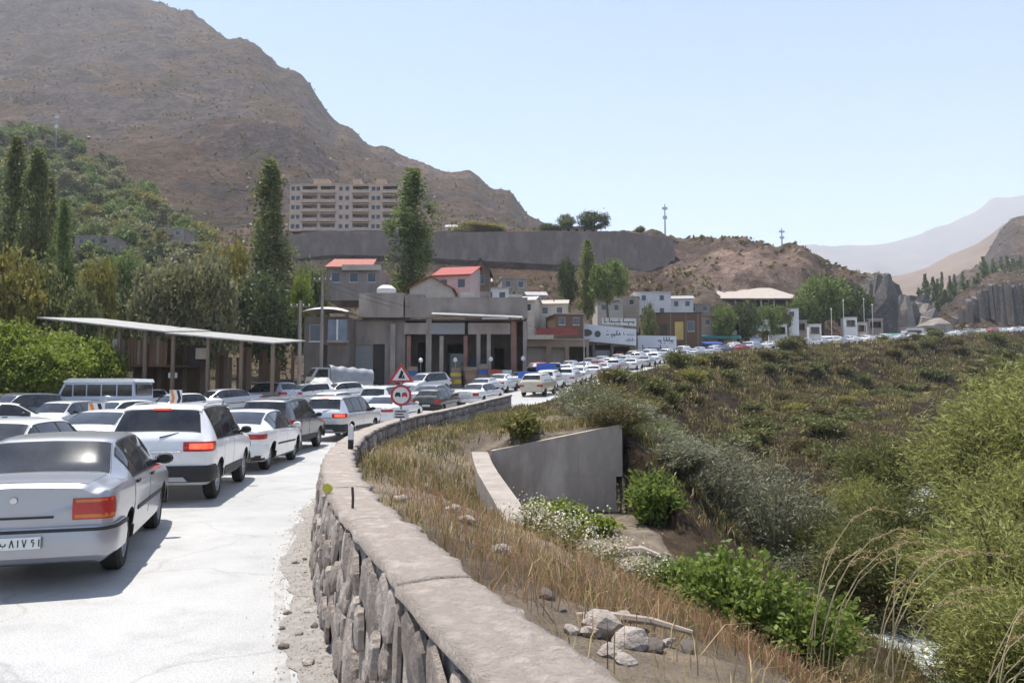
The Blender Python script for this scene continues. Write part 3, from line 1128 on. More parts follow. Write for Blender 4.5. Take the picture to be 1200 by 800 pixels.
KIND['sedan_new'] = dict(L=4.80, wheel_r=.33, axles=(1.02, 3.82), st=[
    (0.00, .44, .93, 1.03, .70, .76, .64), (0.06, .34, .985, 1.075, .78, .83, .68), (0.18, .27, 1.0, 1.09, .83, .88, .70), (0.50, .24, 1.0, 1.095, .86, .905, .70),
    (0.70, .24, .99, 1.12, .87, .912, .68), (1.05, .24, .985, 1.27, .875, .915, .63), (1.50, .24, .975, 1.41, .875, .915, .60), (1.85, .24, .97, 1.45, .875, .915, .60), (2.30, .24, .96, 1.465, .875, .915, .605),
    (2.75, .24, .95, 1.445, .875, .915, .61), (3.05, .24, .94, 1.37, .87, .912, .63), (3.45, .24, .93, 1.14, .865, .908, .69), (3.80, .24, .90, .97, .86, .90, .73), (4.20, .25, .82, .90, .84, .88, .70), (4.58, .27, .72, .79, .78, .83, .64), (4.80, .36, .58, .62, .66, .70, .55)],
    win=[(1.10, 1.48), (1.53, 2.36), (2.44, 3.52)], doors=[(1.22, 2.38), (2.42, 3.56)], rear_glass=(.74, 1.46), front_glass=(3.08, 3.74))
KIND['hatch'] = dict(L=3.90, wheel_r=.29, axles=(.66, 3.10), st=[
    (0.00, .40, .88, .94, .68, .74, .66), (0.05, .32, .94, 1.02, .75, .79, .67), (0.14, .27, .95, 1.11, .79, .82, .66), (0.42, .24, .95, 1.36, .81, .83, .58), (0.58, .24, .945, 1.42, .815, .835, .57),
    (1.30, .24, .94, 1.44, .815, .835, .575), (1.95, .24, .93, 1.43, .815, .835, .58), (2.25, .24, .92, 1.38, .815, .835, .59), (2.62, .24, .91, 1.15, .81, .83, .64), (2.95, .24, .90, .97, .805, .825, .68), (3.35, .25, .83, .90, .79, .81, .66), (3.72, .28, .72, .78, .74, .77, .62), (3.90, .38, .58, .62, .64, .67, .52)],
    win=[(.52, .92), (.97, 1.62), (1.70, 2.66)], doors=[(.94, 1.66), (1.70, 2.72)], rear_glass=(.15, .41), front_glass=(2.28, 2.90))


class Car:
    def __init__(s, k):
        d = KIND[k]
        s.k, s.d = k, d
        st = np.array(d['st'])
        s.L = d['L']
        dense = []
        for i in range(len(st) - 1):
            p0, p1, p2, p3 = st[max(i - 1, 0)], st[i], st[i + 1], st[min(i + 2, len(st) - 1)]
            n = 2 if st[i + 1][0] - st[i][0] > .12 else 1
            for q in range(n):
                t = q / n
                lin = p1 + (p2 - p1) * t
                cr = p1 + .5 * t * (p2 - p0 + t * (2 * p0 - 5 * p1 + 4 * p2 - p3 + t * (3 * (p1 - p2) + p3 - p0)))
                r = .5 * lin + .5 * cr
                r[0] = lin[0]
                dense.append(r)
        dense.append(st[-1])
        s.st = np.array(dense)
        s.secs = np.array([s._sec(r) for r in s.st])      # (ns, 14, 2)

    @staticmethod
    def _sec(r):
        y, zb, zl, zt, wb, wl, wt = r
        zh = zt - .045
        pts = [(0, zb), (wb * .90, zb), (wb, zb + .07), (wb + (wl - wb) * .75, zb + (zl - zb) * .42), (wl * 1.008, zb + (zl - zb) * .68), (wl, zl - .05), (wl * .975, zl)]
        bx, bz = pts[-1]
        tz = max(zh, zl + .01)
        for f in (.33, .66, 1.0):
            pts.append((bx + (wt - bx) * f + .022 * math.sin(PI * f) * min(1, (tz - bz) / .3), bz + (tz - bz) * f))
        pts += [(wt * .955, max(zt - .018, tz + .003)), (wt * .80, zt - .004 + .002), (wt * .45, zt + .008), (0, zt + .014)]
        return pts

    def ev(s, y, u):
        """surface point of the right half at station y, section index u"""
        ys = s.st[:, 0]
        i = int(np.clip(np.searchsorted(ys, y) - 1, 0, len(ys) - 2))
        f = (y - ys[i]) / max(ys[i + 1] - ys[i], 1e-6)
        f = min(max(f, 0), 1)
        sec = s.secs[i] * (1 - f) + s.secs[i + 1] * f
        j = int(min(max(math.floor(u), 0), 12))
        g = u - j
        p = sec[j] * (1 - g) + sec[j + 1] * g
        return Vector((p[0], y - s.L / 2, p[1]))

    def patch(s, y0, y1, u0, u1, off=.004, ny=6, nu=4, side=1, mirror_top=False, skirt=0.0, yf=None):
        """grid patch on the skin, pushed out by off; returns verts, faces"""
        us = [u0 + (u1 - u0) * k / nu for k in range(nu + 1)]
        ysn = [y0 + (y1 - y0) * k / ny for k in range(ny + 1)]

        def pn(y, u, sg):
            p = s.ev(y, u)
            a = s.ev(min(y + .03, s.L), u) - s.ev(max(y - .03, 0), u)
            b = s.ev(y, min(u + .15, 13)) - s.ev(y, max(u - .15, 0))
            n = b.cross(a)
            if n.length < 1e-9: n = Vector((1, 0, 0))
            n.normalize()
            if n.x * 1 + (n.z if u > 9 else 0) < 0: n = -n
            if u >= 12.99: n = Vector((0, n.y, n.z)).normalized()
            q = p + n * off
            q2 = p - n * skirt
            return (Vector((q.x * sg, q.y, q.z)), Vector((q2.x * sg, q2.y, q2.z)))
        cols = [(u, side) for u in us]
        if mirror_top:
            cols = [(u, 1) for u in us] + [(u, -1) for u in reversed(us[:-1])]
        V, F_ = [], []
        nc = len(cols)
        for y in ysn:
            for (u, sg) in cols:
                V.append(pn(y, u, sg)[0])
        for i in range(ny):
            for j in range(nc - 1):
                a = i * nc + j
                F_.append((a, a + 1, a + nc + 1, a + nc))
        if skirt:
            ring = [(0, j) for j in range(nc)] + [(i, nc - 1) for i in range(1, ny + 1)] + [(ny, j) for j in range(nc - 2, -1, -1)] + [(i, 0) for i in range(ny - 1, 0, -1)]
            b = len(V)
            for (i, j) in ring:
                V.append(pn(ysn[i], *cols[j])[1])
            m = len(ring)
            for k in range(m):
                i, j = ring[k]
                i2, j2 = ring[(k + 1) % m]
                F_.append((i * nc + j, b + k, b + (k + 1) % m, i2 * nc + j2))
        return V, F_

    def body(s):
        ns, n = s.secs.shape[:2]
        V, F_ = [], []
        for i in range(ns):
            y = s.st[i, 0] - s.L / 2
            for j in range(n): V.append((s.secs[i, j, 0], y, s.secs[i, j, 1]))
            for j in range(n - 2, 0, -1): V.append((-s.secs[i, j, 0], y, s.secs[i, j, 1]))
        m = 2 * n - 2
        for i in range(ns - 1):
            for j in range(m):
                a, b = i * m + j, i * m + (j + 1) % m
                F_.append((a, b, b + m, a + m))
        for (i, rev) in ((0, False), (ns - 1, True)):
            c = len(V)
            zz = s.secs[i][:, 1]
            V.append((0, s.st[i, 0] - s.L / 2 + (-.012 if not rev else .02), (zz.min() + zz.max()) / 2))
            for j in range(m):
                a, b = i * m + j, i * m + (j + 1) % m
                F_.append((b, a, c) if not rev else (a, b, c))
        return V, F_

    def hw(s, y, z):
        """half width of the body at station y and height z (below belt)"""
        best = 0
        for k in range(20, 61):
            p = s.ev(y, k / 10)
            if abs(p.z - z) < .06: best = max(best, p.x)
        return best or s.ev(y, 5).x

    def band(s, z0, z1, xin, ymax, out=.012, rear=True, depth=None, nz=3, bulge=.0, side=0):
        """band wrapped round the rear (or front) end between heights z0..z1, from |x|>=xin, back to ymax along the flanks"""
        yy = lambda y: (y if rear else s.L - y)
        zm = (z0 + z1) / 2
        w0 = s.hw(yy(0), zm)
        pl = []
        for x in np.linspace(xin, w0 - .03, 5): pl.append((x, -out))
        for y in np.linspace(.0, ymax, 7):
            pl.append((s.hw(yy(y), zm) + out, y + (0 if y > .02 else -out * .4)))
        if side == 0:
            full = [(-x, y) for x, y in reversed(pl)] + pl
        else:
            full = [(x * side, y) for x, y in pl]
        V, F_ = [], []
        zs = np.linspace(z0, z1, nz + 1)
        c = len(full)
        for k, z in enumerate(zs):
            bl = bulge * math.sin(PI * k / nz)
            for (x, y) in full:
                sc = 1 + bl / max(abs(x), .3) * (1 if y > .03 else 0)
                yo = y - (bl if y <= .03 else 0)
                yw = yo - s.L / 2 if rear else s.L / 2 - yo
                V.append((x * sc, yw, z))
        for k in range(nz):
            for j in range(c - 1):
                a = k * c + j
                F_.append((a, a + 1, a + c + 1, a + c))
        # closing lips
        b = len(V)
        for zi in (0, nz):
            for (x, y) in full:
                yin = y + .05 if y < .03 else y
                xin_ = x * .94 if y > .03 else x * .98
                yw = yin - s.L / 2 if rear else s.L / 2 - yin
                V.append((xin_, yw, zs[zi]))
        for zi, base in ((0, 0), (1, nz * c)):
            for j in range(c - 1):
                F_.append((base + j, b + zi * c + j, b + zi * c + j + 1, base + j + 1))
        return V, F_


def cut_arches(V, F_, car, name):
    """cut wheel arches into the shell"""
    me = bpy.data.meshes.new(name)
    me.from_pydata([tuple(v) for v in V], [], F_)
    me.materials.append(M_PAINT)
    me.materials.append(M_TRIM)
    bm = bmesh.new(); bm.from_mesh(me)
    bmesh.ops.remove_doubles(bm, verts=bm.verts, dist=1e-5)
    bmesh.ops.recalc_face_normals(bm, faces=bm.faces)
    bm.to_mesh(me); bm.free()
    o = link('tmp', me)
    mb = MB()
    r = car.d['wheel_r']
    for ay in car.d['axles']:
        y = ay - car.L / 2
        for sg in (-1, 1):
            n = 22
            vs, fs = [], []
            for x in (.54, 1.3):
                for k in range(n):
                    a = 2 * PI * k / n
                    vs.append((x * sg, y + (r + .055) * math.cos(a), r + (r + .055) * math.sin(a)))
            fs = [(k, (k + 1) % n, n + (k + 1) % n, n + k) for k in range(n)] + [tuple(reversed(range(n))), tuple(range(n, 2 * n))]
            mb.add(vs, fs)
    c = mb.build('tmp_cut', [M_TRIM])
    md = o.modifiers.new('b', 'BOOLEAN')
    md.operation, md.object, md.solver = 'DIFFERENCE', c, 'EXACT'
    try: md.material_mode = 'TRANSFER'
    except Exception: pass
    dg = bpy.context.evaluated_depsgraph_get()
    out = bpy.data.meshes.new_from_object(o.evaluated_get(dg))
    bpy.data.objects.remove(o); bpy.data.objects.remove(c)
    out.name = name
    out.polygons.foreach_set('use_smooth', [True] * len(out.polygons))
    out.set_sharp_from_angle(angle=R(38))
    return out


GLY = {'1': [((.5, 1), (.5, 0))], '7': [((.1, 1), (.5, 0)), ((.5, 0), (.9, 1))], '8': [((.1, 0), (.5, 1)), ((.5, 1), (.9, 0))],
       '6': [((.8, .9), (.3, .95)), ((.3, .95), (.3, .6)), ((.3, .6), (.75, .6)), ((.75, .6), (.55, 0))],
       '4': [((.3, 1), (.3, 0)), ((.3, .95), (.8, .85)), ((.35, .6), (.8, .6))], '2': [((.3, 1), (.3, 0)), ((.3, .9), (.8, .75)), ((.8, .75), (.8, 1))],
       'b': [((.0, .6), (.1, .25)), ((.1, .25), (.9, .25)), ((.9, .25), (1., .6)), ((.45, 0), (.55, 0))]}


def plate(car, root, z, rear=True, text='14b81761', w_=.26, h=.055, yoff=-.075):
    y = (-car.L / 2 + yoff) if rear else (car.L / 2 - yoff)
    sg = -1 if rear else 1
    p = MB().box((-w_, y - .006, z - h), (w_, y + .006, z + h)).build('number_plate', M_PLATE, root)
    yb = y + sg * .0085
    MB().box((-w_ if rear else w_ - .045, yb - .002, z - h), (-w_ + .045 if rear else w_, yb + .002, z + h)).build('blue_strip', M_PBLUE, p)
    if not rear: return p
    mb = MB()
    x = -w_ + .07
    for k, ch in enumerate(text):
        wd = .042 if ch != '1' else .03
        for (a, b) in GLY[ch]:
            p0 = Vector((x + a[0] * wd, 0, z - h * .62 + a[1] * h * 1.25)); p1 = Vector((x + b[0] * wd, 0, z - h * .62 + b[1] * h * 1.25))
            d = (p1 - p0)
            if d.length < 1e-4: continue
            nn = Vector((-d.z, 0, d.x)).normalized() * .0048
            vs = [(q.x, yb - .001, q.z) for q in (p0 - nn, p1 - nn, p1 + nn, p0 + nn)]
            mb.add(vs, [(0, 1, 2, 3)])
        x += wd + .016 + (.012 if k in (1, 2, 5) else 0)
    mb.box((x - .017, yb - .001, z - h * .95), (x - .013, yb + .001, z + h * .95))
    mb.build('plate_number', M_SIGNK, p)['kind'] = 'stuff'
    return p


WHEELS = {}


def wheel(root, x, y, r, sg):
    if r not in WHEELS:
        wd = .20
        a = MB().lathe([(-wd / 2, r * .62), (-wd / 2, r * .9), (-wd / 2 + .03, r), (wd / 2 - .03, r), (wd / 2, r * .9), (wd / 2, r * .62)], 28).mesh('tyre', M_TYRE, True)
        b = MB()
        b.lathe([(wd * .30, r * .63), (wd * .46, r * .64), (wd * .48, r * .57), (wd * .30, r * .54)], 28)
        b.lathe([(wd * .30, r * .1), (wd * .33, 0.001)], 28)
        b.lathe([(wd * .06, r * .6), (wd * .06, 0.001)], 28, m=1)
        for k in range(7):
            an = 2 * PI * k / 7
            m = Matrix.Rotation(an, 4, 'X')
            b.box((wd * .27, -r * .07, r * .04), (wd * .36, r * .07, r * .6), mtx=m)
        WHEELS[r] = (a, b.mesh('rim', [M_RIM, M_TRIM], True))
    a, b = WHEELS[r]
    t = link('wheel', a, root, (x, y, r), (0, 0, 0 if sg > 0 else PI))
    link('rim', b, t)
    return t


def make_car(k, lit=False, cladding=False, text='14b81761', emblem=True):
    car = Car(k)
    d, L = car.d, car.L
    root = empty({'sedan_old': 'saloon_car', 'sedan_new': 'saloon_car', 'suv': 'suv', 'hatch': 'hatchback_car'}[k])
    V, F_ = car.body()
    link('body', cut_arches(V, F_, car, 'body'), root)
    H = L / 2

    def mk(nm, vf, m, parent=root, smooth=True):
        mb = MB(); mb.add(*vf)
        me = mb.mesh(nm, m)
        if smooth: me.polygons.foreach_set('use_smooth', [True] * len(me.polygons)); me.set_sharp_from_angle(angle=R(40))
        return link(nm, me, parent)
    for sg in (1, -1):
        mk('window_trim', car.patch(d['win'][0][0] - .035, d['win'][-1][1] + .04, 6.08, 9.02, .0035, 16, 3, sg), M_TRIM)
        for i, (y0, y1) in enumerate(d['win']):
            mk('side_window', car.patch(y0, y1, 6.25, 8.86, .006, 8, 3, sg), M_GLASS)
        for (y0, y1) in d['doors']:
            # stop short of the arches
            dr = mk('door', car.patch(y0 + .006, y1 - .006, 2.6, 5.95, .006, 8, 6, sg, skirt=.004), M_PAINT)
            hp = car.ev(y0 + .16, 5.2)
            MB().box((hp.x * sg - .012 + .014 * sg, hp.y - .09, hp.z - .02), (hp.x * sg + .012 + .014 * sg, hp.y + .09, hp.z + .016)).build('handle', M_TRIM if k in ('sedan_old', 'hatch') else M_PAINT, dr)
        mp = car.ev(d['win'][-1][1] - .22, 6.4)
        mb = MB()
        mb.lathe([(-.05, .001), (-.045, .07), (0, .095), (.05, .085), (.06, .001)], 12, 'y', origin=(0, 0, 0))
        mv = [(v[0] * 1.15, v[1], v[2] * .8) for v in mb.v]
        mb.v = [(mp.x * sg + .11 * sg + a, mp.y + b + .02, mp.z + .06 + c) for a, b, c in mv]
        mb.box((mp.x * sg - .03, mp.y, mp.z + .0), (mp.x * sg + .06 * sg + .03, mp.y + .05, mp.z + .045))
        mb.build('wing_mirror', M_TRIM if k != 'sedan_new' else M_PAINT, root, True)
        # rub strip / sill
        mk('side_moulding', car.patch(d['axles'][0] + d['wheel_r'] + .09, d['axles'][1] - d['wheel_r'] - .09, 3.25 if k != 'suv' else 2.05, 3.5 if k != 'suv' else 2.7, .016, 8, 1, sg, skirt=.003), M_TRIM)
        for ay in d['axles']:
            wheel(root, (.86 if k == 'suv' else (.80 if k != 'hatch' else .77)) * sg - .10 * sg, ay - H, d['wheel_r'], sg)
    mk('rear_window_trim', car.patch(d['rear_glass'][0] - .02, d['rear_glass'][1] + .015, 9.75, 13, .0035, 6, 5, 1, True), M_TRIM)
    mk('rear_window', car.patch(d['rear_glass'][0], d['rear_glass'][1], 10.05, 13, .006, 6, 5, 1, True), M_GLASS)
    mk('windscreen', car.patch(d['front_glass'][0], d['front_glass'][1], 10.05, 13, .006, 6, 5, 1, True), M_GLASS)
    # bumpers
    if k == 'sedan_old':
        mk('rear_bumper', car.band(.34, .62, 0.0, .55, .035, True, nz=4, bulge=.018), M_PAINT)
        mk('bumper_strip', car.band(.575, .605, 0.0, .54, .052, True, nz=1), M_TRIM)
        mk('front_bumper', car.band(.28, .54, 0.0, .34, .015, False, nz=4, bulge=.008), M_PAINT)
        for sg in (1, -1):
            tl = mk('tail_light', car.band(.68, .885, .50, .12, .014, True, nz=3, bulge=.008, side=sg), M_TAIL)
            mk('indicator_lens', car.band(.845, .872, .53, .09, .019, True, nz=1, side=sg), M_AMB, tl)
            mk('reverse_lens', car.band(.695, .735, .52, .08, .019, True, nz=1, side=sg), M_AMB, tl)
            mk('headlight', car.band(.58, .70, .42, .10, .012, False, nz=2, side=sg), M_HEAD)
        plate(car, root, .49, True, text, yoff=-.075)
        lid = mk('boot_lid', car.patch(.07, .82, 10.2, 13, .006, 6, 5, 1, True, skirt=.004), M_PAINT)
        b = MB(); b.lathe([(-H - .022, .001), (-H - .020, .030), (-H - .012, .034)], 16, 'y', origin=(0, 0, .88)); b.build('emblem', M_CHROME, lid)
        MB().box((-.34, -H - .024, .705), (.34, -H - .010, .725)).build('lid_seam', M_TRIM, root)
    elif k == 'suv':
        bp = M_TRIM if cladding else M_PAINT
        mk('rear_bumper', car.band(.38, .66, 0.0, .38, .035, True, nz=4, bulge=.03), M_TRIM)
        b = MB(); b.prism([(-.55, .40), (.55, .40), (.48, .475), (-.48, .475)], -H - .085, -H - .04); b.build('skid_plate', M_SILVERP, root)
        mk('front_bumper', car.band(.34, .62, 0.0, .40, .02, False, nz=4, bulge=.03), M_PAINT)
        for sg in (1, -1):
            tl = mk('tail_light', car.band(.90, 1.065, .46, .30, .016, True, nz=3, bulge=.012, side=sg), M_TAIL)
            if lit: mk('lit_lamp', car.band(.94, 1.035, .56, .10, .032, True, nz=2, bulge=.006, side=sg), M_LIT, tl)
            mk('headlight', car.band(.70, .82, .42, .22, .012, False, nz=2, side=sg), M_HEAD)
            rp = [car.ev(y, 9.9) + Vector((0, 0, .045)) for y in (.72, 1.0, 1.6, 2.2, 2.55)]
            rp[0].z -= .04; rp[-1].z -= .04
            MB().tube([(q.x * sg, q.y, q.z) for q in rp], .016, 6).build('roof_rail', M_SILVERP, root, True)
        sp = mk('spoiler', car.patch(.43, .62, 9.6, 13, .028, 3, 5, 1, True, skirt=.01), M_PAINT)
        if lit: MB().box((-.14, -H + .395, 1.60), (.14, -H + .42, 1.635)).build('high_brake_light', M_LIT, root)
        plate(car, root, .80, True, text, yoff=-.03)
        MB().box((-.42, -H - .032, .885), (.42, -H - .012, .915)).build('chrome_bar', M_CHROME, root)
        MB().tube([(.06, -H + .03, 1.14), (.35, -H + .12, 1.21)], .012, 6).build('rear_wiper', M_TRIM, root)
    elif k == 'sedan_new':
        mk('rear_bumper', car.band(.36, .66, 0.0, .50, .02, True, nz=4, bulge=.03), M_PAINT)
        mk('diffuser', car.band(.30, .42, 0.0, .3, .028, True, nz=2), M_TRIM)
        mk('front_bumper', car.band(.26, .54, 0.0, .42, .014, False, nz=4, bulge=.03), M_PAINT)
        for sg in (1, -1):
            mk('tail_light', car.band(.80, .92, .40, .34, .014, True, nz=3, bulge=.01, side=sg), M_TAIL)
            mk('headlight', car.band(.60, .70, .42, .30, .012, False, nz=2, side=sg), M_HEAD)
        plate(car, root, .70, True, text, yoff=-.03)
        lid = mk('boot_lid', car.patch(.07, .68, 10.2, 13, .006, 6, 5, 1, True, skirt=.004), M_PAINT)
        b = MB(); b.lathe([(-H - .022, .001), (-H - .020, .045), (-H - .012, .05)], 16, 'y', origin=(0, 0, .94)); b.build('emblem', M_CHROME, lid)
        MB().box((-.34, -H - .022, .80), (.34, -H - .008, .83)).build('chrome_bar', M_CHROME, lid)
    else:
        mk('rear_bumper', car.band(.36, .60, 0.0, .25, .03, True, nz=4, bulge=.02), M_TRIM)
        mk('front_bumper', car.band(.28, .54, 0.0, .36, .02, False, nz=4, bulge=.02), M_TRIM)
        for sg in (1, -1):
            mk('tail_light', car.band(.66, .88, .50, .10, .014, True, nz=3, bulge=.01, side=sg), M_TAIL)
            mk('headlight', car.band(.58, .72, .36, .16, .012, False, nz=2, side=sg), M_HEAD)
        plate(car, root, .56, True, text, yoff=-.045)
    plate(car, root, .42, False)
    b = MB()
    gz = {'sedan_old': .62, 'suv': .70, 'sedan_new': .60, 'hatch': .62}[k]
    b.box((-.36, H - .02, gz - .05), (.36, H + .026, gz + .05)); b.build('grille', M_TRIM, root)
    return root


def low_car(k):
    """one small mesh for far-off cars"""
    car = Car(k)
    mb = MB()
    V, F_ = car.body()
    mb.add(V, F_, 0)
    d = car.d
    for sg in (1, -1):
        y0, y1 = d['win'][0][0], d['win'][-1][1]
        mb.add(*car.patch(y0, y1, 6.3, 8.8, .008, 7, 1, sg), m=1)
        for ay in d['axles']:
            r = d['wheel_r']
            x = (.80 if k != 'hatch' else .76) * sg
            mb.lathe([(x - .1, .02), (x - .1, r), (x + .1, r), (x + .1, .02)], 12, origin=(0, ay - car.L / 2, r), m=2)
        mb.add(*car.band(.74, .88, .48, .1, .015, True, nz=1, side=sg), m=3)
        mb.add(*car.band(.58, .70, .42, .12, .015, False, nz=1, side=sg), m=4)
    mb.add(*car.patch(d['rear_glass'][0], d['rear_glass'][1], 10.1, 13, .008, 2, 2, 1, True), m=1)
    mb.add(*car.patch(d['front_glass'][0], d['front_glass'][1], 10.1, 13, .008, 2, 2, 1, True), m=1)
    me = mb.mesh('far_' + k, [M_PAINT, M_GLASS, M_TYRE, M_TAIL, M_HEAD], True)
    return me


def set_color(o, c, me=None):
    if me is None: me = .55 if .2 < c[0] < .65 else 0.0
    o.color = (*c, me)
    for ch in o.children: set_color(ch, c, me)


WHITE, SILVER, GREY, DARK, BLACKC, BLUE, BEIGE, RED = (.74, .74, .73), (.46, .47, .49), (.22, .225, .235), (.045, .047, .055), (.018, .018, .02), (.03, .10, .38), (.48, .43, .33), (.35, .03, .03)
PROTO = {}


def put(kind, px, Yc, color, label, rz=None, t=None, rev=False, group=None, dz=0.0, turn=0.0, **kw):
    """a car whose middle stands at distance Yc, seen at column px"""
    key = (kind, tuple(sorted(kw.items())))
    x = (px - 600) / F * Yc
    s, tt, z = road_frame([x], [Yc])
    x_, y_, _, hd = edge(float(s[0]), 0)
    z1, z0 = edge(float(s[0]) + 2)[2], edge(float(s[0]) - 2)[2]
    if key not in PROTO:
        PROTO[key] = make_car(kind, **kw); o = PROTO[key]
    else:
        o = copy_tree(PROTO[key])
    pitch = math.atan((z1 - z0) / 4)
    o.location = (x, Yc, float(z[0]) + dz)
    a = (hd + (PI if rev else 0) + R(turn)) if rz is None else R(rz)
    o.rotation_euler = (pitch * (-1 if rev else 1) if rz is None else 0, 0, a)
    set_color(o, color)
    tag(o, label, 'car', group)
    return o


def Xt(Y, t):
    """column where the road-frame offset t is met at distance Y"""
    i = int(np.argmin(abs(EL[:, 1] - Y)))
    return 600 + F * (EL[i, 0] + ENR[i, 0] * t) / Y


# --- the lane beside the wall
put('sedan_old', 600 + F * (-5.36) / 9.46, 9.46, (.34, .35, .385), 'old silver saloon car seen from behind, its dark rear window above a lettered plate', turn=4.5)
put('suv', 600 + F * (-6.42) / 15.3, 15.3, WHITE, 'white crossover with lit red brake lights behind the old silver saloon', turn=2.5, lit=True, text='22b41867')
put('sedan_new', 600 + F * (-6.92) / 20.6, 20.6, WHITE, 'white modern saloon with a black lower bumper between the braking crossover and the dark crossover', text='71b42816')
put('suv', 600 + F * (-7.6) / 25.7, 25.7, DARK, 'dark grey crossover with a silver rail roof in the lane beside the wall')
put('suv', 600 + F * (-6.85) / 31.4, 31.4, (.60, .60, .61), 'pale silver crossover braking just ahead of the dark crossover', lit=True)
put('sedan_new', 600 + F * (-5.85) / 37.6, 37.6, WHITE, 'white saloon just short of the traffic sign in the lane beside the wall')
put('hatch', 600 + F * (-4.3) / 45.0, 45.0, BLACKC, 'black hatchback directly behind the traffic sign')
put('sedan_old', 600 + F * (-2.1) / 51.5, 51.5, WHITE, 'white saloon past the end of the stone parapet')
# --- second lane
put('sedan_old', 600 + F * (-9.2) / 14.4, 14.4, WHITE, 'white saloon in the second lane, its roof just over the old silver saloon')
put('sedan_new', 600 + F * (-10.4) / 20.4, 20.4, WHITE, 'white saloon in the second lane to the side of the braking crossover')
for Y, kd, c, lb in ((26.4, 'sedan_old', WHITE, 'white saloon in the second lane to the side of the dark crossover'), (32.2, 'hatch', SILVER, 'silver hatchback in the second lane beside the pale silver crossover'),
                     (37.8, 'sedan_old', WHITE, 'white old saloon in the second lane beside the white saloon by the sign'), (43.6, 'suv', WHITE, 'white crossover in the second lane beside the black hatchback'), (49.4, 'sedan_new', SILVER, 'silver saloon in the second lane near the parapet end')):
    put(kd, Xt(Y, -6.5), Y, c, lb)
# --- third lane along the divider
for Y, kd, c, lb in ((31.0, 'sedan_old', WHITE, 'white saloon hugging the concrete divider beside the nearer chevron board'), (36.8, 'sedan_new', GREY, 'grey saloon hugging the divider beyond the second chevron board'),
                     (42.6, 'hatch', WHITE, 'white hatchback in the third lane by the divider'), (48.5, 'sedan_old', SILVER, 'silver saloon in the third lane by the divider')):
    put(kd, Xt(Y, -8.9), Y, c, lb, turn=2)
# --- oncoming side and the lot on the left
put('hatch', 14, 30.5, WHITE, 'white hatchback at the lot entrance with its flank turned to the road', rz=-62)
put('suv', 24, 37.0, (.05, .06, .10), 'dark blue crossover behind the white hatchback at the lot entrance', rz=160)
put('hatch', 74, 33.0, (.52, .53, .55), 'pale grey hatchback facing us in front of the minibus', rev=True, turn=10)
put('sedan_old', 150, 35.5, WHITE, 'white oncoming saloon facing us beside the minibus', rev=True, turn=-14)
put('sedan_old', 214, 43.0, WHITE, 'white oncoming saloon facing us in front of the timber shed', rev=True, turn=-20)
put('sedan_new', 262, 47.0, (.42, .44, .50), 'blue-grey oncoming saloon facing us before the timber shed end post', rev=True, turn=-22)
put('suv', 316, 51.0, (.40, .42, .48), 'blue-grey crossover turned side-on by the timber shed', rz=58)
put('hatch', 164, 47.5, WHITE, 'white hatchback half hidden behind the oncoming saloons', rev=True, turn=-10)
put('hatch', 360, 55.5, WHITE, 'white hatchback parked before the tarpaulin truck', rev=True, turn=-25)
put('sedan_old', 405, 58.0, WHITE, 'white saloon parked beside the tarpaulin truck', rev=True, turn=-30)
put('suv', 500, 62, SILVER, 'silver crossover in front of the open shop front', rev=True, turn=-20)


# --- far queue, small meshes
def far_queue():
    low = {k: low_car(k) for k in KIND}
    pal = [(WHITE, 'white')] * 11 + [(SILVER, 'silver')] * 5 + [(GREY, 'grey')] * 2 + [(DARK, 'dark')] * 2 + [(BEIGE, 'beige')] + [(RED, 'red')]
    rs = random.Random(5)
    for ln, (t, rev, s0, s1) in enumerate(((-2.6, False, 58, 296), (-6.2, False, 55, 296), (-9.6, True, 53, 290), (-13.4, True, 56, 84), (-17.0, True, 60, 76))):
        s = s0 + rs.uniform(0, 3)
        while s < s1:
            k = rs.choices(['sedan_old', 'sedan_new', 'suv', 'hatch'], [5, 3, 4, 4])[0]
            c, cn = rs.choice(pal)
            tj = t + rs.uniform(-.35, .35)
            if rev and rs.random() < .12:
                s += rs.uniform(5, 9); continue
            x, y, z, hd = edge(s, tj)
            z0, z1 = edge(s - 2)[2], edge(s + 2)[2]
            if -0.05 < x / y < .70:
                o = link({'suv': 'suv', 'hatch': 'hatchback_car'}.get(k, 'saloon_car'), low[k], None, (x, y, z + .004))
                p = math.atan((z1 - z0) / 4)
                o.rotation_euler = (-p if rev else p, 0, hd + (PI if rev else 0) + R(rs.uniform(-2.5, 2.5)))
                v = rs.uniform(.85, 1.1)
                o.color = (c[0] * v, c[1] * v, c[2] * v, 0)
                what = {'suv': 'crossover', 'hatch': 'hatchback'}.get(k, 'saloon car')
                part = 'in the distant queue climbing the hill road' if s > 110 else 'in the jam on the bend before the shops'
                tag(o, '%s %s %s %s' % (cn, what, 'coming down' if rev else 'heading up', part), 'car', '%s %ss %s, %s' % (cn, what, part, 'coming down' if rev else 'heading up'))
            s += KIND[k]['L'] + rs.uniform(1.0, 2.2)


far_queue()


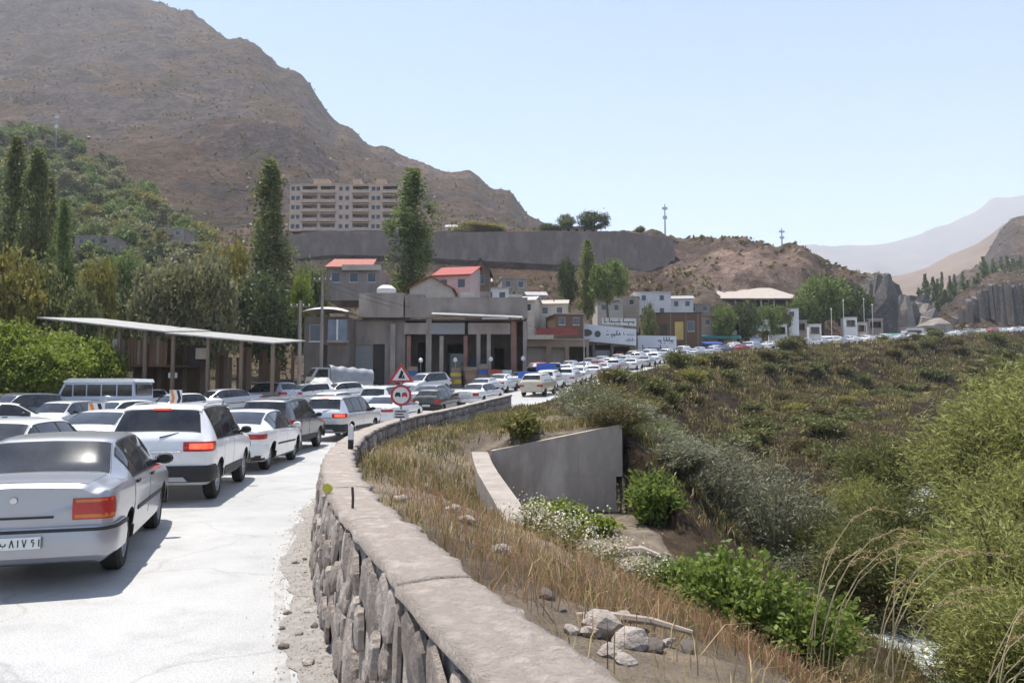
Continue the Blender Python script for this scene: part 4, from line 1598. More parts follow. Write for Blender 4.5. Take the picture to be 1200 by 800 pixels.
# --- minibus
def minibus():
    o = empty('minibus', (Xpx(122, 450, 41.5), 41.5, edge_ground(Xpx(122, 450, 41.5), 41.5) + .05), R(84))
    tag(o, 'pale blue minibus with a white roof parked side-on before the lime green trees', 'minibus')
    L, W, H = 4.6, 1.75, 2.25
    Hh = L / 2
    side = [(-Hh, .42), (-Hh, 1.2), (-Hh + .08, 2.02), (-Hh + .28, 2.14), (Hh - .85, 2.14), (Hh - .65, 2.05), (Hh - .25, 1.28), (Hh - .05, 1.1), (Hh, .7), (Hh - .04, .42)]
    b = MB().prism([(p[0], p[1]) for p in side], -W / 2, W / 2, axis='x')
    body = b.build('body', M_PAINT, o); body.color = (.40, .46, .56, 0)
    rf = MB().prism([(-Hh - .03, 2.06), (-Hh + .05, 2.24), (Hh - .95, 2.26), (Hh - .58, 2.10), (Hh - .62, 2.04)], -W / 2 - .03, W / 2 + .03, axis='x').build('roof', M_PAINT, o)
    rf.color = (.78, .78, .75, 0)
    for sg in (1, -1):
        x = sg * (W / 2 + .006)
        ys = [(-Hh + .14, -Hh + .95), (-Hh + 1.02, -Hh + 1.82), (-Hh + 1.89, -Hh + 2.65), (-Hh + 2.72, -Hh + 3.42)]
        for (a, c) in ys:
            MB().box((x - .004, a, 1.32), (x + .004, c, 1.92)).build('side_window', M_GLASS, o)
        MB().prism([(Hh - 1.10, 1.30), (Hh - .40, 1.30), (Hh - .72, 1.92), (Hh - 1.10, 1.92)], x - .004, x + .004, axis='x').build('side_window', M_GLASS, o)
        for a in (-Hh + .85, Hh - .85): wheel(o, sg * (W / 2 - .10), a, .31, sg)
        MB().box((x - .01, -Hh + .1, 1.10), (x + .012, Hh - .2, 1.14)).build('trim_strip', M_CHROME, o)
    vs = [(-.75, Hh - .235, 1.31), (.75, Hh - .235, 1.31), (.72, Hh - .60, 1.98), (-.72, Hh - .60, 1.98)]
    n = Vector((0, .67, .365)).normalized() * .02
    MB().add([Vector(v) + n for v in vs], [(0, 1, 2, 3)]).build('windscreen', M_GLASS, o)
    MB().box((-.72, -Hh - .02, 1.35), (.72, -Hh + .04, 1.95)).build('rear_window', M_GLASS, o)
    MB().box((-W / 2 - .01, Hh - .1, .42), (W / 2 + .01, Hh + .06, .62)).build('front_bumper', M_TRIM, o)
    for sg in (1, -1):
        q = MB(); q.lathe([(Hh + .02, .001), (Hh + .02, .09), (Hh - .03, .10)], 14, 'y', origin=(sg * .62, 0, .86)); q.build('headlight', M_HEAD, o)


minibus()


def truck(name, px, Y, rz, ccab, label, tarp=None, load=True, box=None):
    x = Xpx(px, 440, Y)
    o = empty(name, (x, Y, edge_ground(x, Y) + .01), R(rz))
    tag(o, label, 'truck')
    cab = MB().prism([(1.0, .55), (2.55, .55), (2.6, 1.15), (2.5, 1.45), (2.05, 2.2), (1.0, 2.2)], -.92, .92, axis='x').build('cab', M_PAINT, o); cab.color = (*ccab, 0)
    for sg in (1, -1):
        MB().prism([(1.2, 1.42), (2.3, 1.42), (1.95, 2.05), (1.2, 2.05)], sg * .926 - .004, sg * .926 + .004, axis='x').build('side_window', M_GLASS, o)
        for a in (-1.6, 1.75): wheel(o, sg * .80, a, .37, sg)
        hl = MB(); hl.lathe([(2.61, .001), (2.61, .09), (2.56, .10)], 12, 'y', origin=(sg * .66, 0, .95)); hl.build('headlight', M_HEAD, o)
    vs = [(-.8, 2.49, 1.48), (.8, 2.49, 1.48), (.78, 2.10, 2.12), (-.78, 2.10, 2.12)]
    n = Vector((0, .85, .52)) * .02
    MB().add([Vector(v) + n for v in vs], [(0, 1, 2, 3)]).build('windscreen', M_GLASS, o)
    MB().box((-.55, -2.5, .5), (.55, 1.0, .68)).build('chassis', M_TRIM, o)
    bed = MB()
    bed.box((-.97, -2.55, .80), (.97, .92, .90))
    for a, c in (((-.97, -2.55, .9), (-.92, .92, 1.35)), ((.92, -2.55, .9), (.97, .92, 1.35)), ((-.92, -2.55, .9), (.92, -2.50, 1.35)), ((-.92, .87, .9), (.92, .92, 1.75))): bed.box(a, c)
    bo = bed.build('cargo_bed', M_PAINT, o); bo.color = (*ccab, 0)
    if tarp:
        V, Fq = [], []
        ny, nx = 16, 12
        for i in range(ny + 1):
            y = -2.6 + 3.55 * i / ny
            for j in range(nx + 1):
                a = PI * j / nx
                sag = .06 * math.sin(i * PI / 2) + .05 * float(vnoise(i * .7, j * .6, 3))
                V.append((1.02 * math.copysign(abs(math.cos(a)) ** .6, math.cos(a)), y, 1.15 + (1.15 - sag) * math.sin(a) ** .7 * (.85 + .25 * i / ny)))
        for i in range(ny):
            for j in range(nx):
                q = i * (nx + 1) + j
                Fq.append((q, q + 1, q + nx + 2, q + nx + 1))
        MB().add(V, Fq).build('tarpaulin', tarp, o, True)
    return o


truck('covered_truck', 398, 63.0, 118, (.30, .31, .33), 'grey truck with a rounded tarpaulin cover parked beside the concrete shop building', tarp=mat('grey_tarpaulin', (.30, .31, .34), (.20, .21, .23), rough=.6, scale=2.5, bump=.02))
truck('blue_pickup', 634, 68.0, -28, (.025, .10, .42), 'bright blue pickup truck in the jam on the bend')
# ------------------------------------------------------------------ village
def M_(n, c, k=.78, rough=.88, scale=1.2, **kw): return mat(n, c, tuple(x * k for x in c), rough=rough, scale=scale, **kw)


M_CONC = mat('grey_render', (.37, .315, .275), (.28, .235, .205), rough=.9, scale=.8, bump=.02, bscale=5, detail=12, c3=(.20, .165, .145), stretch=(1, 1, .45))
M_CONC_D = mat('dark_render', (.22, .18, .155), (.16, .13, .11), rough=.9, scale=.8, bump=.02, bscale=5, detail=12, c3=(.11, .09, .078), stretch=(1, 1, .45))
M_CREAM = M_('cream_render', (.55, .48, .40))
M_WHITEW = M_('white_render', (.70, .68, .66), .85)
M_PINK = M_('pink_tan_stone', (.62, .47, .375), .86, scale=.6)
M_BROWN = M_('brown_timber', (.16, .095, .06), .6, scale=2.5, stretch=(6, 6, .6))
M_REDROOF = M_('red_roof_sheet', (.30, .032, .022), .8, rough=.6, scale=2)
M_ORROOF = M_('orange_roof_sheet', (.30, .065, .032), .8, rough=.6, scale=2)
M_GREYROOF = M_('grey_roof_sheet', (.42, .40, .38), .75, rough=.6, scale=2)
M_PALEROOF = M_('pale_roof_sheet', (.40, .345, .295), .85, rough=.6, scale=1)
M_TIN = M_('weathered_tin', (.40, .385, .36), .65, rough=.45, scale=2, metal=.3)
M_PANE = mat('window_pane', (.03, .035, .045), (.06, .07, .085), rough=.1, scale=.8, spec=.6)
M_DOOR = M_('dark_door', (.07, .06, .055), .7)
M_SHUT = M_('steel_shutter', (.27, .27, .28), .8, rough=.5, scale=3, stretch=(.3, .3, 9))
M_YELP = M_('yellow_panel', (.50, .36, .12), .85)
M_BLUEA = M_('blue_awning', (.03, .07, .30), .7, rough=.7)
M_TEAL = M_('teal_awning', (.04, .20, .19), .75, rough=.7)
M_GREENA = M_('green_awning', (.05, .22, .15), .75, rough=.7)
M_REDA = M_('red_eave', (.33, .07, .06), .75, rough=.7)
M_WOODP = M_('weathered_wood', (.24, .18, .13), .65, scale=4, stretch=(5, 5, .5))
M_TEXT = mat('sign_lettering', (.05, .06, .09), (.08, .09, .12), rough=.6, scale=6)


def wall_holes(x0, x1, z0, z1, th, holes, yf=0.0):
    """boxes that fill a front wall round rectangular holes; returns MB"""
    xs = sorted({x0, x1} | {h[0] for h in holes} | {h[1] for h in holes})
    zs = sorted({z0, z1} | {h[2] for h in holes} | {h[3] for h in holes})
    mb = MB()
    for j in range(len(zs) - 1):
        run = None
        for i in range(len(xs) - 1):
            cx, cz = (xs[i] + xs[i + 1]) / 2, (zs[j] + zs[j + 1]) / 2
            hole = any(h[0] < cx < h[1] and h[2] < cz < h[3] for h in holes)
            if not hole: run = [xs[i], xs[i + 1]] if run is None else [run[0], xs[i + 1]]
            if (hole or i == len(xs) - 2) and run:
                mb.box((run[0], yf, zs[j]), (run[1], yf + th, zs[j + 1]))
                run = None
    return mb


def safe_y(px0, px1, Y, lim=-14.2):
    """push back along the sight line until the front stands clear of the carriageway"""
    if px1 < 690: return Y
    for k in range(200):
        xs = [(q - 600) / F * Y for q in (px0, (px0 + px1) / 2, px1)]
        t = road_frame(xs, [Y] * 3)[1]
        if t.max() < lim: break
        Y += 1.0
    return Y


def site(name, label, cat, px0, px1, pt, Y, depth, rz=0.0, base=None, group=None):
    """root at the foot of a front facing us; returns root, width, height"""
    Y = safe_y(px0, px1, Y)
    a, b = P(px0, pt, Y), P(px1, pt, Y)
    cx = (a.x + b.x) / 2
    g = min(ground_at(cx, Y), ground_at(cx, Y + depth)) - .3 if base is None else Zpy(base, Y)
    o = empty(name, (cx, Y, g), R(rz))
    tag(o, label, cat, group)
    return o, b.x - a.x, a.z - g


def shell(o, w_, h, d, m, wins=(), doors=(), frame=M_WHITEW, roof=M_GREYROOF, parapet=.35, sills=True, open_front=()):
    holes = list(wins) + list(doors) + list(open_front)
    f = wall_holes(-w_ / 2, w_ / 2, 0, h, .25, holes)
    f.box((-w_ / 2, .25, 0), (-w_ / 2 + .25, d, h))
    f.box((w_ / 2 - .25, .25, 0), (w_ / 2, d, h))
    f.box((-w_ / 2 + .25, d - .25, 0), (w_ / 2 - .25, d, h))
    f.build('wall', m, o)
    if roof:
        r = MB().box((-w_ / 2 - .15, -.2, h + .003), (w_ / 2 + .15, d + .15, h + .16))
        r.build('roof', roof, o)
    for (a, b, c, e) in wins:
        fr = wall_holes(a, b, c, e, .06, [(a + .06, b - .06, c + .06, e - .06)], .12).build('window', frame, o)
        MB().box((a + .055, .145, c + .055), (b - .055, .16, e - .055)).build('pane', M_PANE, fr)
        if sills: MB().box((a - .06, -.06, c - .07), (b + .06, .11, c - .003)).build('sill', frame, fr)
    for (a, b, c, e) in doors:
        dr = MB().box((a + .01, .12, c), (b - .01, .17, e - .01)).build('door', M_DOOR, o)
        MB().box((b - .18, .07, (c + e) / 2 - .1), (b - .13, .12, (c + e) / 2)).build('handle', M_STEEL, dr)


def gable(o, w_, h, d, rise, m, over=.35, axis='x', mwall=None):
    """gabled roof; ridge along x (eaves to us) or along y (gable to us)"""
    mb = MB()
    t = .12
    if axis == 'x':
        for (y0, y1, z0, z1) in ((-over, d / 2, h - over * rise / (d / 2), h + rise), (d + over, d / 2, h - over * rise / (d / 2), h + rise)):
            vs = [(-w_ / 2 - over, y0, z0), (w_ / 2 + over, y0, z0), (w_ / 2 + over, y1, z1), (-w_ / 2 - over, y1, z1)]
            mb.add(vs + [(a, b, c + t) for a, b, c in vs], ((0, 1, 2, 3), (7, 6, 5, 4), (0, 4, 5, 1), (1, 5, 6, 2), (2, 6, 7, 3), (3, 7, 4, 0)))
        gs = [MB().prism([(0, h + .002), (d, h + .002), (d / 2, h + rise - .01)], sx, sx + .2, axis='x') for sx in (-w_ / 2, w_ / 2 - .2)]
    else:
        for (x0, z0) in ((-w_ / 2 - over, 0), (w_ / 2 + over, 0)):
            zz = h - over * rise / (w_ / 2)
            vs = [(x0, -over, zz), (x0, d + over, zz), (0, d + over, h + rise), (0, -over, h + rise)]
            mb.add(vs + [(a, b, c + t) for a, b, c in vs], ((0, 1, 2, 3), (7, 6, 5, 4), (0, 4, 5, 1), (1, 5, 6, 2), (2, 6, 7, 3), (3, 7, 4, 0)))
        gs = [MB().prism([(-w_ / 2, h + .002), (w_ / 2, h + .002), (0, h + rise - .01)], sy, sy + .2) for sy in (0, d - .2)]
    for g in gs if mwall else []: g.build('gable_wall', mwall, o)
    return mb.build('roof', m, o)


def rows(w_, n, ww, z0, z1, x0=None, x1=None):
    x0, x1 = (-w_ / 2 if x0 is None else x0), (w_ / 2 if x1 is None else x1)
    st = (x1 - x0) / n
    return [(x0 + st * (i + .5) - ww / 2, x0 + st * (i + .5) + ww / 2, z0, z1) for i in range(n)]


def scribble(parent, x0, x1, z, h, y, m, seed, name='lettering'):
    """a line of joined-up lettering, right to left, as thin raised strokes"""
    r = random.Random(seed)
    mb = MB()
    x = x1
    while x > x0 + h * .4:
        wl = r.uniform(1.2, 2.6) * h
        xe = max(x - wl, x0)
        mb.box((xe, y - .01, z - h * .12), (x, y, z + h * .06))
        q = xe
        while q < x - h * .15:
            if r.random() < .6:
                up = r.choice((.55, .35, .75, -.4))
                a, b = sorted((z - h * .05, z + up * h))
                mb.box((q, y - .012, a), (q + h * .15, y - .002, b))
            if r.random() < .5:
                dz = r.choice((-.45, .55))
                mb.box((q + h * .1, y - .011, z + dz * h - h * .07), (q + h * .27, y - .001, z + dz * h + h * .07))
            q += h * .42
        x = xe - h * .35
    o = mb.build(name, m, parent)
    o['kind'] = 'stuff'
    return o


# ---- big concrete shop building
def shop_building():
    Y = 72.0
    o, w_, h = site('shop_building', 'unfinished grey concrete shop building with open front and columns on the bend', 'building', 410, 617, 344, Y, 11)
    z = lambda py: Zpy(py, Y) - o.location.z
    x = lambda px: Xpx(px, 400, Y) - o.location.x
    zg = z(453)
    # left plain block
    xl = x(475)
    lw = wall_holes(x(410), xl, 0, z(376), .3, [(x(437), x(451), zg, z(403)), (x(412), x(435), zg, z(404))])
    lw.box((x(410), .3, 0), (x(410) + .3, 10, z(376)))
    lw.box((xl - .3, .3, 0), (xl, 10, z(376)))
    lw.box((x(410) + .3, 9.7, 0), (xl - .3, 10, z(376)))
    lw.build('side_block', M_CONC, o)
    MB().box((x(412), .12, zg), (x(435), .2, z(404))).build('roller_shutter', M_SHUT, o)
    MB().box((x(437), .2, zg), (x(451), .26, z(403))).build('door', M_DOOR, o)
    # recessed upper wall with slab
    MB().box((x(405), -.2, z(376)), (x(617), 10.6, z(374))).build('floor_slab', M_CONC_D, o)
    MB().box((x(423), -1.2, z(373)), (x(475) - .05, 8, z(345))).build('parapet', M_CONC, o)
    mid = wall_holes(x(476), x(618), z(373), z(350), .3, [], -1.0)
    mid.box((x(476), -.7, z(373)), (x(476) + .3, 9, z(350))); mid.box((x(618) - .3, -.7, z(373)), (x(618), 9, z(350)))
    mid.build('parapet', M_CONC, o)
    # stepped bits on the parapet
    for k, (a, b, t) in enumerate(((540, 556, 344), (563, 575, 343), (596, 612, 346), (478, 498, 346))):
        MB().box((x(a), -.9, z(350) + .003), (x(b), .3, z(t))).build('parapet_block', M_CONC if k % 2 else M_CREAM, o)
    # bright sheet awning
    a, b = x(508), x(612)
    vs = [(a, -2.0, z(371)), (b, -2.0, z(375)), (b, -1.05, z(371)), (a, -1.05, z(367))]
    MB().add(vs + [(p, q, r + .06) for p, q, r in vs], ((0, 1, 2, 3), (7, 6, 5, 4), (0, 4, 5, 1), (1, 5, 6, 2), (2, 6, 7, 3), (3, 7, 4, 0))).build('awning', M_TIN, o)
    # lower fascia over the open shop
    for (p, q) in ((474, 502), (505, 545), (549, 598)):
        MB().box((x(p), -.6, z(392)), (x(q), -.35, z(379))).build('fascia_board', M_CONC if p != 505 else M_SHUT, o)
    # back wall of the open front with bays
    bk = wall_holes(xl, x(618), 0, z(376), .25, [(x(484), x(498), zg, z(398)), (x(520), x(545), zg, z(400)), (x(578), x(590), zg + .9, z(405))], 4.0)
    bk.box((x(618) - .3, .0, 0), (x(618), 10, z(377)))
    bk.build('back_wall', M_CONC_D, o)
    # columns
    for k, (p, t) in enumerate(((480, 394), (503, 366), (518, 394), (546, 394), (561, 392), (573, 392), (602, 377), (615, 377))):
        wd = .18 if k not in (1, 6) else .26
        MB().box((x(p) - wd, -.55, 0), (x(p) + wd, -.2, z(t))).build('column', M_CONC if k % 3 else M_('reddish_column', (.26, .14, .11)), o)
    MB().box((x(462) - .22, -.8, 0), (x(462) + .22, -.36, z(380))).build('column', M_CONC, o)
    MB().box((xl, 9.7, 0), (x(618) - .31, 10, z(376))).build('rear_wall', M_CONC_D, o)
    # goods and doors inside
    MB().box((x(522), 3.4, zg), (x(543), 3.95, z(412))).build('glass_door', M_PANE, o)
    MB().box((x(549), 3.2, zg), (x(572), 3.9, z(418))).build('counter', M_('counter_blue', (.10, .13, .17)), o)
    # rooftop tank and bits
    b = MB(); b.lathe([(z(345) + .003, .9), (z(345) + .9, .95), (z(345) + 1.25, .5), (z(345) + 1.3, .01)], 16, 'z', origin=(x(446), 3, 0)); b.build('water_tank', M_WHITEW, o, True)


shop_building()


def kiosk_hut():
    Y = 69.0
    o, w_, h = site('corner_hut', 'small dark hut with a puffed white awning and a bay window', 'hut', 357, 409, 371, Y, 5)
    z = lambda py: Zpy(py, Y) - o.location.z
    x = lambda px: Xpx(px, 400, Y) - o.location.x
    shell(o, w_, h, 5, M_CONC_D, wins=[(x(362), x(376), z(400), z(380))], doors=[(x(377), x(384), 0.3, z(404))], roof=None)
    V, Fq = [], []
    for i in range(15):
        for j in range(9):
            u, v = i / 14, j / 8
            V.append((x(356) + (x(409) - x(356)) * u, -1.3 + 4.0 * v, z(371) + .06 + (z(360) - z(371)) * (math.sin(PI * (.08 + .84 * u)) ** .5) * math.sin(PI * (.12 + .76 * v)) ** .5))
    for i in range(14):
        for j in range(8):
            q = i * 9 + j
            Fq.append((q, q + 9, q + 10, q + 1))
    MB().add(V, Fq).build('awning', M_WHITEW, o, True)
    f = MB().box((x(385), -.7, z(402)), (x(409), -.02, z(399))).build('bay_base', M_CONC, o)
    bw = MB().box((x(386), -.65, z(399) + .003), (x(408), -.02, z(375))).build('bay_window', M_('bay_glass', (.20, .23, .27), .7, rough=.2), o)
    MB().box((x(396), -.69, z(399)), (x(398), -.655, z(375))).build('mullion', M_WHITEW, bw)


kiosk_hut()


# ---- timber shed on the left
def timber_shed():
    Y = 50.0
    a, b = P(58, 373, Y + 1), P(330, 403, Y - 1)
    g = ground_at((a.x + b.x) / 2, Y) - .2
    o = empty('timber_shed', ((a.x + b.x) / 2, Y, g))
    tag(o, 'long dark timber shed with a sloping thin tin roof behind the minibus', 'shed')
    x = lambda px: Xpx(px, 400, Y) - o.location.x
    z = lambda py: Zpy(py, Y) - g
    # roof in two sheets
    for (p0, y0, p1, y1) in ((60, 374, 206, 390), (206, 391.5, 330, 403)):
        for k in range(4):
            f0, f1 = k / 4, (k + 1) / 4
            q0, q1 = p0 + (p1 - p0) * f0, p0 + (p1 - p0) * f1 - .6
            w0, w1 = y0 + (y1 - y0) * f0, y0 + (y1 - y0) * f1
            vs = [(x(q0), -1.6, z(w0) - .10), (x(q1), -1.6, z(w1) - .10), (x(q1), 6, z(w1) + .55), (x(q0), 6, z(w0) + .55)]
            MB().add(vs + [(p, q, r + .09) for p, q, r in vs], ((0, 1, 2, 3), (7, 6, 5, 4), (0, 4, 5, 1), (1, 5, 6, 2), (2, 6, 7, 3), (3, 7, 4, 0))).build('roof_sheet', M_TIN, o)
    ry = lambda px: 374 + (px - 60) * (403 - 374) / 270
    for px in (66, 100, 128, 150, 180, 212, 252, 290, 326):
        MB().box((x(px) - .09, -1.2, 0), (x(px) + .09, -1.0, z(ry(px)) - .14)).build('post', M_WOODP, o)
    MB().box((x(66), -1.18, z(ry(66) + 8) - 1.1), (x(326), -1.02, z(ry(66) + 8) - .9)).build('beam', M_WOODP, o) if False else None
    # mid floor and board walls
    MB().box((x(128), -.9, z(430)), (x(214), 4.5, z(428))).build('mid_floor', M_BROWN, o)
    r = random.Random(3)
    px = 134
    while px < 206:
        wd = r.uniform(3.2, 5.0)
        if r.random() < .86:
            MB().box((x(px), -.85 + r.uniform(-.02, .02), z(428) + .02), (x(px + wd - .35), -.80, z(397) + r.uniform(-.3, .1))).build('plank', M_WOODP if r.random() < .4 else M_BROWN, o)
        px += wd
    px = 130
    while px < 326:
        wd = r.uniform(4.5, 7.0)
        if r.random() < .82:
            MB().box((x(px), 3.0 + r.uniform(-.05, .05), 0), (x(px + wd - .3), 3.06, z(ry(px) + 6) - r.uniform(0, 1.0))).build('plank', M_BROWN if r.random() < .7 else M_WOODP, o)
        px += wd
    MB().box((x(141), -1.0, z(427)), (x(147), -.9, z(398))).build('pale_post', M_CREAM, o)
    MB().box((x(206), -.95, z(443)), (x(216), -.9, z(437))).build('notice_board', M_WHITEW, o)
    MB().box((x(214), 1.0, z(428)), (x(240), 1.1, z(404))).build('dark_panel', M_DOOR, o)
    MB().box((x(225), .6, z(420)), (x(240), .7, z(407))).build('cloth_panel', M_CREAM, o)


timber_shed()


# ---- utility poles
def pole(px, pt, Y, m, label, arm=True, r=.13):
    p = P(px, pt, Y)
    g = ground_at(p.x, Y) - .2
    o = empty('utility_pole', (p.x, Y, g))
    tag(o, label, 'pole')
    H = p.z - g
    MB().tube([(0, 0, 0), (.02, 0, H * .5), (0, 0, H)], [r * 1.25, r * 1.1, r * .8], 9).build('pole_shaft', m, o, True)
    if arm:
        ar = MB().box((-.8, -.06, H - .55), (.8, .06, H - .43)).build('crossarm', M_WOODP, o)
        for k in (-.7, -.25, .25, .7):
            b = MB(); b.lathe([(H - .43, .04), (H - .38, .055), (H - .28, .05), (H - .26, .01)], 8, 'z', origin=(k, 0, 0)); b.build('insulator', M_WHITEW, ar)


pole(352, 352, 60, M_CONC, 'grey concrete utility pole at the corner of the timber shed')
pole(378, 322, 66, M_CONC, 'tall grey utility pole in front of the white awning hut')
pole(684, 372, 88, M_STEEL, 'thin steel lamp post before the low brown shops', False, .07)
pole(610, 372, 80, M_('brown_pole', (.13, .07, .05)), 'dark brown post at the shop building corner', False, .12)


# ---- red roofed houses above the shops
def house(name, label, px0, px1, pt, Y, d, m, wins=2, roofm=None, style='flat', rise=1.4, base=None, rz=0, group=None, storeys=1):
    o, w_, h = site(name, label, 'house', px0, px1, pt, Y, d, rz, base, group)
    ws = []
    hh = min(h, 3.1 * storeys)
    for s in range(storeys):
        zt = h - .55 - 3.0 * s
        if zt - 1.3 > .2: ws += rows(w_, wins, min(1.1, w_ / wins * .5), zt - 1.25, zt)
    shell(o, w_, h, d, m, wins=ws, roof=(roofm or M_GREYROOF) if style == 'flat' else None)
    if style != 'flat': gable(o, w_, h, d, rise, roofm or M_REDROOF, axis='x' if style == 'eaves' else 'y', mwall=m)
    return o, w_, h


o, w_, h = house('red_roof_house', 'grey house with an orange-red sloping roof and a white band above the white awning hut', 383, 446, 314, 96, 8, M_CONC, 3, style='none_', base=352)
for c in list(o.children):
    if c.name.startswith(('roof', 'gable')): bpy.data.objects.remove(c)
vs = [(-w_ / 2 - .2, -.4, h), (w_ / 2 - 1.0, -.4, h), (w_ / 2 - 1.4, 5, h + 1.9), (-w_ / 2 - .2, 5, h + 1.9)]
MB().add(vs + [(a, b, c + .12) for a, b, c in vs], ((0, 1, 2, 3), (7, 6, 5, 4), (0, 4, 5, 1), (1, 5, 6, 2), (2, 6, 7, 3), (3, 7, 4, 0))).build('roof', M_ORROOF, o)
MB().box((-w_ / 2 + 2.0, -.5, h - .35), (w_ / 2 + .1, -.26, h + .35)).build('white_band', M_CREAM, o)
o, w_, h = house('gabled_house', 'pink-white house with a bright red gabled roof above the shop building', 508, 552, 322, 104, 8, M_('pale_pink_wall', (.60, .47, .43)), 2, M_REDROOF, 'eaves', 1.6, base=352, rz=-14)
o, w_, h = house('orange_lean_house', 'low house with a rusty orange gabled roof beside the red gabled house', 480, 530, 338, 98, 6, M_CREAM, 3, M_ORROOF, 'gable', 1.5, base=354)
o, w_, h = house('brown_tower_house', 'narrow brown house with a black pointed roof behind the red gabled house', 552, 574, 318, 108, 5, M_('brown_render', (.22, .16, .13)), 1, M_DOOR, 'gable', 1.8, base=352)

HS = [(566, 596, 338, 126, 'white flat house with grey roof', M_WHITEW, M_GREYROOF, 'flat'), (588, 618, 326, 150, 'small stone house with pale flat roof', M_CONC, M_PALEROOF, 'flat'),
      (618, 640, 346, 142, 'grey block house with bright tin roof', M_CONC, M_TIN, 'eaves'), (630, 664, 356, 136, 'low cream house with long pale roof', M_CREAM, M_PALEROOF, 'eaves'),
      (598, 626, 352, 130, 'tan house with sheet roof', M_CREAM, M_GREYROOF, 'eaves'), (650, 684, 368, 128, 'brown house with grey flat roof', M_BROWN, M_GREYROOF, 'flat'),
      (700, 730, 354, 168, 'cream block house', M_CREAM, M_GREYROOF, 'flat'), (716, 748, 348, 174, 'tan two-window house', M_('tan_wall', (.40, .33, .26)), M_PALEROOF, 'flat'),
      (786, 812, 350, 180, 'pale grey house with tin roof', M_WHITEW, M_TIN, 'eaves'), (806, 832, 356, 186, 'grey house with pale flat roof', M_CONC, M_PALEROOF, 'flat'),
      (905, 935, 362, 172, 'white walled house with grey roof', M_WHITEW, M_GREYROOF, 'flat'), (545, 575, 330, 135, 'dark grey house with tin roof', M_CONC_D, M_TIN, 'eaves')]
WHERE = ['right of the red gabled house', 'highest on the village slope', 'below the dark conifer', 'above the low brown shops', 'over the shop building end', 'behind the low brown shops', 'behind the white signboards', 'beside the white cube house',
         'between the white cube house and the pavilion', 'below the left end of the pavilion', 'below the right end of the pavilion', 'behind the black pointed roof']
for (a, b, t, Y, lb, m, rm, stl), wh in zip(HS, WHERE):
    house('village_house', lb + ' ' + wh, a, b, t, Y, 7, m, 2, rm, stl, 1.0, rz=random.uniform(-12, 12), group='houses on the village slope')
o, w_, h = house('white_cube_house', 'bright white two storey cube house above the signboards', 744, 786, 343, 178, 7, M_WHITEW, 2, M_WHITEW, 'flat', storeys=2)


# ---- low brown shops
def low_shops():
    Y = safe_y(592, 690, 92.0)
    o, w_, h = site('low_brown_shops', 'low row of brown shops under a red and cream eave', 'shop', 592, 690, 398, Y, 8)
    z = lambda py: Zpy(py, Y) - o.location.z
    x = lambda px: Xpx(px, 400, Y) - o.location.x
    zg = z(442)
    op = [(x(596), x(606), zg, z(407)), (x(612), x(640), zg, z(406)), (x(646), x(662), zg, z(407)), (x(667), x(687), zg, z(406))]
    shell(o, w_, h, 8, M_('brown_plaster', (.27, .20, .15)), open_front=op, roof=M_GREYROOF)
    for (p, q, zz0, zz1) in op[1:3]:
        MB().box((p, 1.2, zz0), (q, 1.28, zz1)).build('roller_shutter', M_('tan_shutter', (.38, .31, .25)), o)
    MB().box((x(592), -1.2, z(398)), (x(648), -.3, z(393))).build('cream_eave', M_CREAM, o)
    MB().box((x(628), -1.0, z(392)), (x(676), -.25, z(385))).build('red_eave', M_REDA, o)
    MB().box((x(604), -.7, z(404)), (x(612), -.3, z(395))).build('cream_box_sign', M_CREAM, o)


low_shops()


